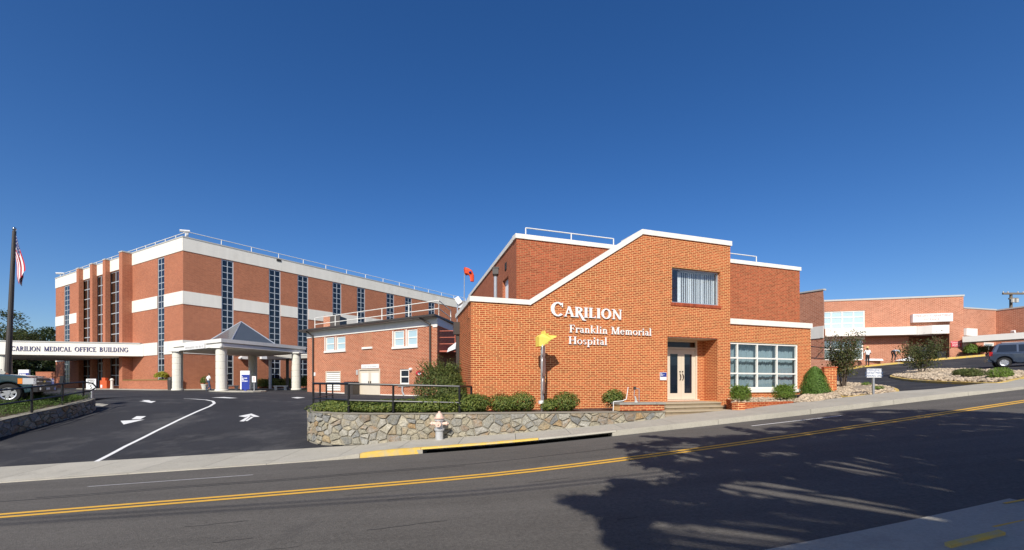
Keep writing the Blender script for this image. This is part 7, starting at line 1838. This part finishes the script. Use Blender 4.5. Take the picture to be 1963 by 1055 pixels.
# ------------------------------------------------------------------ people
def person(label, loc, face, J, shirt, pants, hat=None, hair=True, h=1.75):
    """J: joint positions in metres for a 1.75 m figure facing +y; grown into one continuous skin"""
    t_ = thing('person', label, 'person', loc, face)
    names = ['pelvis', 'belly', 'chest', 'neck', 'chin', 'head', 'crown', 'shL', 'elL', 'wrL', 'haL', 'fiL', 'shR', 'elR', 'wrR', 'haR', 'fiR', 'hipL', 'knL', 'anL', 'toL', 'hipR', 'knR', 'anR', 'toR']
    rad = dict(pelvis=(.155, .12), belly=(.145, .11), chest=(.17, .12), neck=(.058, .058), chin=(.070, .075), head=(.080, .098), crown=(.062, .072), sh=(.075, .075), el=(.045, .045), wr=(.030, .030), ha=(.040, .022), fi=(.022, .014), hip=(.092, .095), kn=(.062, .062), an=(.043, .043), to=(.045, .032))
    ed = [('pelvis', 'belly'), ('belly', 'chest'), ('chest', 'neck'), ('neck', 'chin'), ('chin', 'head'), ('head', 'crown')]
    for s in 'LR': ed += [('chest', 'sh' + s), ('sh' + s, 'el' + s), ('el' + s, 'wr' + s), ('wr' + s, 'ha' + s), ('ha' + s, 'fi' + s), ('pelvis', 'hip' + s), ('hip' + s, 'kn' + s), ('kn' + s, 'an' + s), ('an' + s, 'to' + s)]
    me = bpy.data.meshes.new('body'); me.from_pydata([J[n] for n in names], [(names.index(a), names.index(b)) for a, b in ed], [])
    o = bpy.data.objects.new('body', me); COL.objects.link(o)
    md = o.modifiers.new('skin', 'SKIN'); sv = me.skin_vertices[0].data
    for i, n in enumerate(names): sv[i].radius = rad.get(n) or rad[n[:-1]]; sv[i].use_root = (i == 0)
    sb = o.modifiers.new('sub', 'SUBSURF'); sb.levels = 2; sb.render_levels = 2
    dg_ = bpy.context.evaluated_depsgraph_get(); ev = o.evaluated_get(dg_); nm = bpy.data.meshes.new_from_object(ev)
    bpy.data.objects.remove(o); nm.name = 'body'
    nm.materials.clear()
    for q in (shirt, pants, 'skin', 'car_black', 'hair_dark'): nm.materials.append(MATS[q])
    grp = {}
    for n in names:
        b = n[:-1] if n[-1] in 'LR' and n[:-1] in rad else n
        grp[n] = 0 if b in ('belly', 'chest', 'sh') else 1 if b in ('pelvis', 'hip', 'kn') else 3 if b == 'to' else 1 if b == 'an' else 2
    seg = [(Vector(J[a]), Vector(J[b]), a, b) for a, b in ed]
    hd = (Vector(J['crown']) - Vector(J['chin'])).normalized(); fw = Vector(J['nose']) - Vector(J['head'])
    for p in nm.polygons:
        c = p.center; best = (9, None)
        for A, B, a, b in seg:
            d = B - A; t = max(0, min(1, (c - A).dot(d) / max(d.length_squared, 1e-9))); e = (A + d * t - c).length
            if e < best[0]: best = (e, a if t < .5 else b, t, a, b)
        k = grp[best[1]]
        if best[3][:2] == 'sh' : k = 0 if best[2] < .75 else 2
        if best[1] in ('head', 'crown') and hair and ((c - Vector(J['head'])).dot(fw) < .03 * fw.length / .1 * .3 or best[1] == 'crown'): k = 4
        p.material_index = k; p.use_smooth = True
    b = bpy.data.objects.new('body', nm); COL.objects.link(b); b.parent = t_
    m = MB(); q = Vector(J['nose']); fwn = fw.normalized(); m.cyl(q - fwn * .02, q + fwn * .022, .016, .009, 6); m.build('nose', 'skin', t_, local=True)
    if hat:
        m = MB(); c = Vector(J['crown']) + hd * .015; side = hd.orthogonal().normalized(); oth = hd.cross(side)
        def rg(r, z): return [c + hd * z + (side * math.cos(2 * math.pi * k / 18) + oth * math.sin(2 * math.pi * k / 18)) * r for k in range(18)]
        rs_ = [rg(.235, -.045), rg(.24, -.035), rg(.115, .0), rg(.10, .10), rg(.05, .125), rg(.001, .13)]
        for A, B in zip(rs_[:-1], rs_[1:]):
            for k in range(18): m.face([A[k], A[(k + 1) % 18], B[(k + 1) % 18], B[k]])
        m.build('hat', hat, t_, local=True)
    return t_
STAND = dict(pelvis=(0, 0, .98), belly=(0, 0, 1.12), chest=(0, .0, 1.34), neck=(0, .01, 1.50), chin=(0, .03, 1.57), head=(0, .03, 1.65), crown=(0, .02, 1.71), nose=(0, .125, 1.63),
             shL=(-.19, 0, 1.42), elL=(-.25, -.02, 1.14), wrL=(-.25, .06, .90), haL=(-.25, .08, .83), fiL=(-.25, .10, .76), shR=(.19, 0, 1.42), elR=(.25, -.02, 1.14), wrR=(.25, .06, .90), haR=(.25, .08, .83), fiR=(.25, .10, .76),
             hipL=(-.09, 0, .92), knL=(-.10, .02, .50), anL=(-.10, -.01, .09), toL=(-.11, .14, .04), hipR=(.09, 0, .92), knR=(.10, .02, .50), anR=(.10, -.01, .09), toR=(.11, .14, .04))
WALK = dict(STAND, knL=(-.09, .16, .52), anL=(-.09, .20, .10), toL=(-.09, .34, .06), knR=(.09, .02, .50), anR=(.09, -.26, .14), toR=(.09, -.14, .05), elL=(-.25, -.12, 1.15), wrL=(-.24, -.12, .92), haL=(-.24, -.10, .85), fiL=(-.24, -.08, .78), elR=(.25, .06, 1.16), wrR=(.23, .20, .96), haR=(.22, .24, .90), fiR=(.21, .28, .84))
WORK = dict(STAND, elL=(-.27, .08, 1.16), wrL=(-.17, .30, 1.10), haL=(-.14, .36, 1.09), fiL=(-.11, .42, 1.07), elR=(.30, .05, 1.16), wrR=(.22, .28, 1.10), haR=(.19, .34, 1.09), fiR=(.16, .40, 1.07))
BEND = dict(pelvis=(0, 0, .92), belly=(0, .14, 1.00), chest=(0, .36, 1.02), neck=(0, .52, .98), chin=(0, .60, .93), head=(0, .66, .93), crown=(0, .73, .92), nose=(0, .66, .83),
            shL=(-.19, .42, 1.00), elL=(-.22, .50, .72), wrL=(-.17, .62, .50), haL=(-.15, .65, .43), fiL=(-.14, .67, .36), shR=(.19, .42, 1.00), elR=(.23, .52, .73), wrR=(.18, .68, .54), haR=(.16, .72, .48), fiR=(.15, .75, .42),
            hipL=(-.09, -.02, .88), knL=(-.11, .10, .48), anL=(-.11, -.02, .09), toL=(-.12, .13, .04), hipR=(.09, -.02, .88), knR=(.11, .14, .49), anR=(.11, .06, .09), toR=(.12, .21, .04))
Y = 40.6; x_ = at(400, Y); person('man in white shirt and blue jeans walking toward the near portico column', (x_, Y, g(x_, Y) + .02), R(-35), WALK, 'shirt_white', 'jeans')
Y = 46.5; x_ = at(435, Y); person('person in white shirt half hidden behind the near portico column', (x_, Y, g(x_, Y) + .02), R(-60), STAND, 'shirt_white', 'trousers_dark')
Y = 40.0; x_ = at(1663, Y); person('gardener standing in white shirt and dark trousers with straw hat', (x_, Y, g(x_, Y) + .16), R(-10), WORK, 'shirt_white', 'trousers_dark', 'straw', False)
Y = 41.6; p = Vector((at(1712, Y), Y, tz2)); person('gardener in pale shirt bending over on the brick planter', p, R(-80), BEND, 'shirt_pale', 'trousers_dark', 'straw', False)
m = MB(); p = Vector((at(1738, 41.6), 41.6, tz2)); m.hexa([p + Vector(v) for v in ((-.9, -.3, 0), (.5, -.3, 0), (.5, .3, 0), (-.9, .3, 0), (-.6, -.2, .18), (.45, -.25, .3), (.45, .25, .3), (-.6, .2, .18))]); tag(m.build('tool_bag', 'white_plastic'), 'white bag of garden tools on the brick planter', 'bag')
m = MB(); p = Vector((at(1676, 41.5), 41.5, tz2)); m.hexa([p + Vector(v) for v in ((-.8, -.25, 0), (.7, -.25, 0), (.7, .25, 0), (-.8, .25, 0), (-.7, -.2, .2), (.6, -.2, .18), (.6, .2, .18), (-.7, .2, .2))]); tag(m.build('supply_sack', 'white_plastic'), 'pale sack lying on the planter beside the standing gardener', 'sack')

# ------------------------------------------------------------------ trees
TIPS = [[(1205, 1000), (1150, 975), (1092, 954)], [(1245, 935), (1170, 921)], [(1265, 868), (1178, 849)], [(1350, 846), (1220, 836)], [(1490, 836), (1385, 817)], [(1225, 1040), (1165, 1015)], [(1330, 905), (1235, 885)]]
def tree(name, label, loc, trunk_h, clumps, n, size, seed, leaf='tree_leaf', tr=.3, group=None, cr=1.0):
    t_ = thing(name, label, 'tree', loc, group=group); rnd = random.Random(seed); st = MB(); lf = MB(); top = Vector((0, 0, trunk_h))
    st.cyl((0, 0, -.5), top * .5, tr, tr * .8, 9, False); st.cyl(top * .5, top, tr * .8, tr * .6, 9, False)
    for c, r in clumps:
        c = Vector(c); mid = top.lerp(c, .55) + Vector((rnd.uniform(-.3, .3), rnd.uniform(-.3, .3), .2)); 
        if rnd.random() < .35 or len(clumps) < 40: st.cyl(top, mid, tr * .30, tr * .16, 6, False); st.cyl(mid, c, tr * .16, tr * .05, 5, False)
        for _ in range(int(n / len(clumps))):
            d = Vector((rnd.gauss(0, 1), rnd.gauss(0, 1), rnd.gauss(0, 1))).normalized() * (rnd.random() ** .5) * r; d.z *= .7
            leaf_quad(lf, c + d, Vector((rnd.gauss(0, .8), rnd.gauss(0, .8), 1)), size, rnd, .6)
    st.build('trunk', 'bark', t_, local=True); o = lf.build('crown', leaf, t_, local=True); o['kind'] = 'stuff'; return t_
def crown(rx, ry, h0, h1, k, seed, cr):
    rnd = random.Random(seed); out = []
    for _ in range(k):
        a = rnd.uniform(0, 6.283); q = rnd.random() ** .5; z = rnd.random(); f = math.sin(math.pi * (.15 + .80 * z)) ** .6
        out.append(((math.cos(a) * q * rx * f, math.sin(a) * q * ry * f, h0 + (h1 - h0) * z), cr * rnd.uniform(.6, 1.2)))
    return out
FT = 'trees beyond the office building'
for i, (px_, Y, pt_, pb, rx, lb) in enumerate(((2, 62, 597, 735, 4.0, 'dark open-crowned tree at the far left edge behind the flagpole'), (62, 96, 629, 735, 5.5, 'bushy green tree between flagpole and office building'), (92, 105, 627, 735, 5.0, 'green tree touching the far left edge of the office building'), (38, 100, 640, 735, 5.0, 'lower tree behind the flagpole and white canopy'),
                                            (75, 84, 682, 735, 4.5, 'dark bushy tree seen under the white canopy'), (50, 80, 678, 735, 4.0, 'dark tree seen under the canopy right of the flagpole'), (98, 90, 672, 735, 4.0, 'dark green tree under the canopy beside the office building'), (20, 88, 668, 735, 4.5, 'dark tree behind the pickup at the left edge'))):
    x_ = at(px_, Y); top = zat(pt_, Y) + 1.2; low = i > 3
    tree('broadleaf_tree', lb, (x_, Y, -1.2), top * .35, crown(rx, rx * .8, .2 if low else top * .22, top - .4, 46 if low else 60, 200 + i, 1.35), 5200, .20 if i else .15, 300 + i, 'tree_leaf', .35, FT)
# shade trees behind the photographer: their crowns throw the leaf shadow over the road
def shade(name, label, polys, hlo, hhi, k, trunk, seed, size=.085, per=74, cr=(.30, .62)):
    rnd = random.Random(seed); P = [tuple(gp(*p).to_2d()) for p in polys]; bx = [p[0] for p in P]; by = [p[1] for p in P]; cl_ = []
    def inside(x, y):
        c = False
        for i in range(len(P)):
            (x0, y0), (x1, y1) = P[i - 1], P[i]
            if (y0 > y) != (y1 > y) and x < (x1 - x0) * (y - y0) / (y1 - y0) + x0: c = not c
        return c
    tries = 0
    while len(cl_) < k and tries < 20000:
        tries += 1; x, y = rnd.uniform(min(bx), max(bx)), rnd.uniform(min(by), max(by))
        if not inside(x, y): continue
        if any((x - a) ** 2 / (r * 1.15) ** 2 + (y - b) ** 2 / (r) ** 2 < 1 for a, b, r in HOLES): continue
        h = rnd.uniform(hlo, hhi) ; off_ = h / math.tan(R(SUN_EL)); q = Vector((x, y)) - SUN_DIR.to_2d() * off_
        cl_.append(((q.x - trunk[0], q.y - trunk[1], z_r(x) + h - z_r(trunk[0])), rnd.uniform(*cr)))
    if name == 'shade_tree' and seed == 401:
        for pl in TIPS:
            q = [gp(*p).to_2d() for p in pl]; h = rnd.uniform(5.6, 7.0)
            for a, b in zip(q[:-1], q[1:]):
                for i in range(7):
                    t = i / 7; c = a.lerp(b, t) - SUN_DIR.to_2d() * (h / math.tan(R(SUN_EL))); cl_.append(((c.x - trunk[0], c.y - trunk[1], z_r(a.x) + h - z_r(trunk[0])), .30 * (1 - t) + .09))
    return tree(name, label, (trunk[0], trunk[1], z_r(trunk[0])), 4.2, cl_, per * len(cl_), size, seed, 'tree_leaf', .32)
HOLES = []
for px_, py, r in ((1290, 860, .42), (1330, 880, .30), (1440, 935, .40), (1500, 945, .35), (1660, 893, .55), (1700, 888, .45), (1720, 895, .40), (1600, 945, .45), (1680, 950, .55), (1760, 955, .6), (1820, 962, .45), (1540, 1000, .35), (1620, 985, .30), (1745, 985, .28), (1230, 915, .35), (1255, 905, .3), (1480, 870, .22), (1380, 905, .22), (1790, 975, .5), (1410, 1040, .5), (1480, 1030, .4)):
    p = gp(px_, py); HOLES.append((p.x, p.y, r + .13))
rh = random.Random(77)
for _ in range(46):
    p = gp(rh.uniform(1180, 1900), rh.uniform(850, 1040)); HOLES.append((p.x, p.y, rh.uniform(.10, .26)))
shade('shade_tree', 'broad shade tree standing behind the photographer', [(1092, 956), (1165, 985), (1200, 1055), (1420, 1050), (1640, 985), (1800, 955), (1950, 915), (1963, 860), (1850, 835), (1700, 850), (1500, 838), (1330, 858), (1215, 872), (1250, 912), (1180, 935), (1170, 950)], 5.6, 8.0, 520, (5.0, -4.0), 401, .075, 46, cr=(.14, .36))
shade('shade_tree', 'second shade tree up the road behind the photographer', [(1175, 858), (1240, 866), (1330, 868), (1480, 850), (1700, 850), (1900, 850), (2080, 850), (2080, 800), (1963, 795), (1800, 787), (1650, 787), (1560, 806), (1440, 834), (1300, 842)], 7.0, 9.5, 420, (11.0, -3.0), 402, .08, 46, cr=(.16, .38))
shade('shade_tree', 'third shade tree over the near pavement', [(1640, 1050), (1700, 1015), (1900, 960), (2000, 990), (2000, 1120), (1700, 1120), (1560, 1080)], 6.0, 8.0, 24, (7.5, -7.0), 403)

# unseen trees added behind the camera to block sky light and deepen the shade
for i, (x_, y_, h_, rx, lb) in enumerate(((-14, -27, 13.5, 6.5, 'tall roadside tree down the hill behind the photographer'), (-1, -28, 14.5, 7, 'tallest roadside tree straight behind the photographer'), (12, -26, 13, 6.5, 'roadside tree behind the shade trees'), (24, -25, 12.5, 6, 'roadside tree farther up the hill'))):
    tree('sky_blocking_tree', lb, (x_, y_, z_r(x_)), 3.5, crown(rx, rx * .7, 2.2, h_, 70, 500 + i, 1.9), 3800, .42, 520 + i, 'tree_leaf', .4, 'tall trees along the near side of the road')
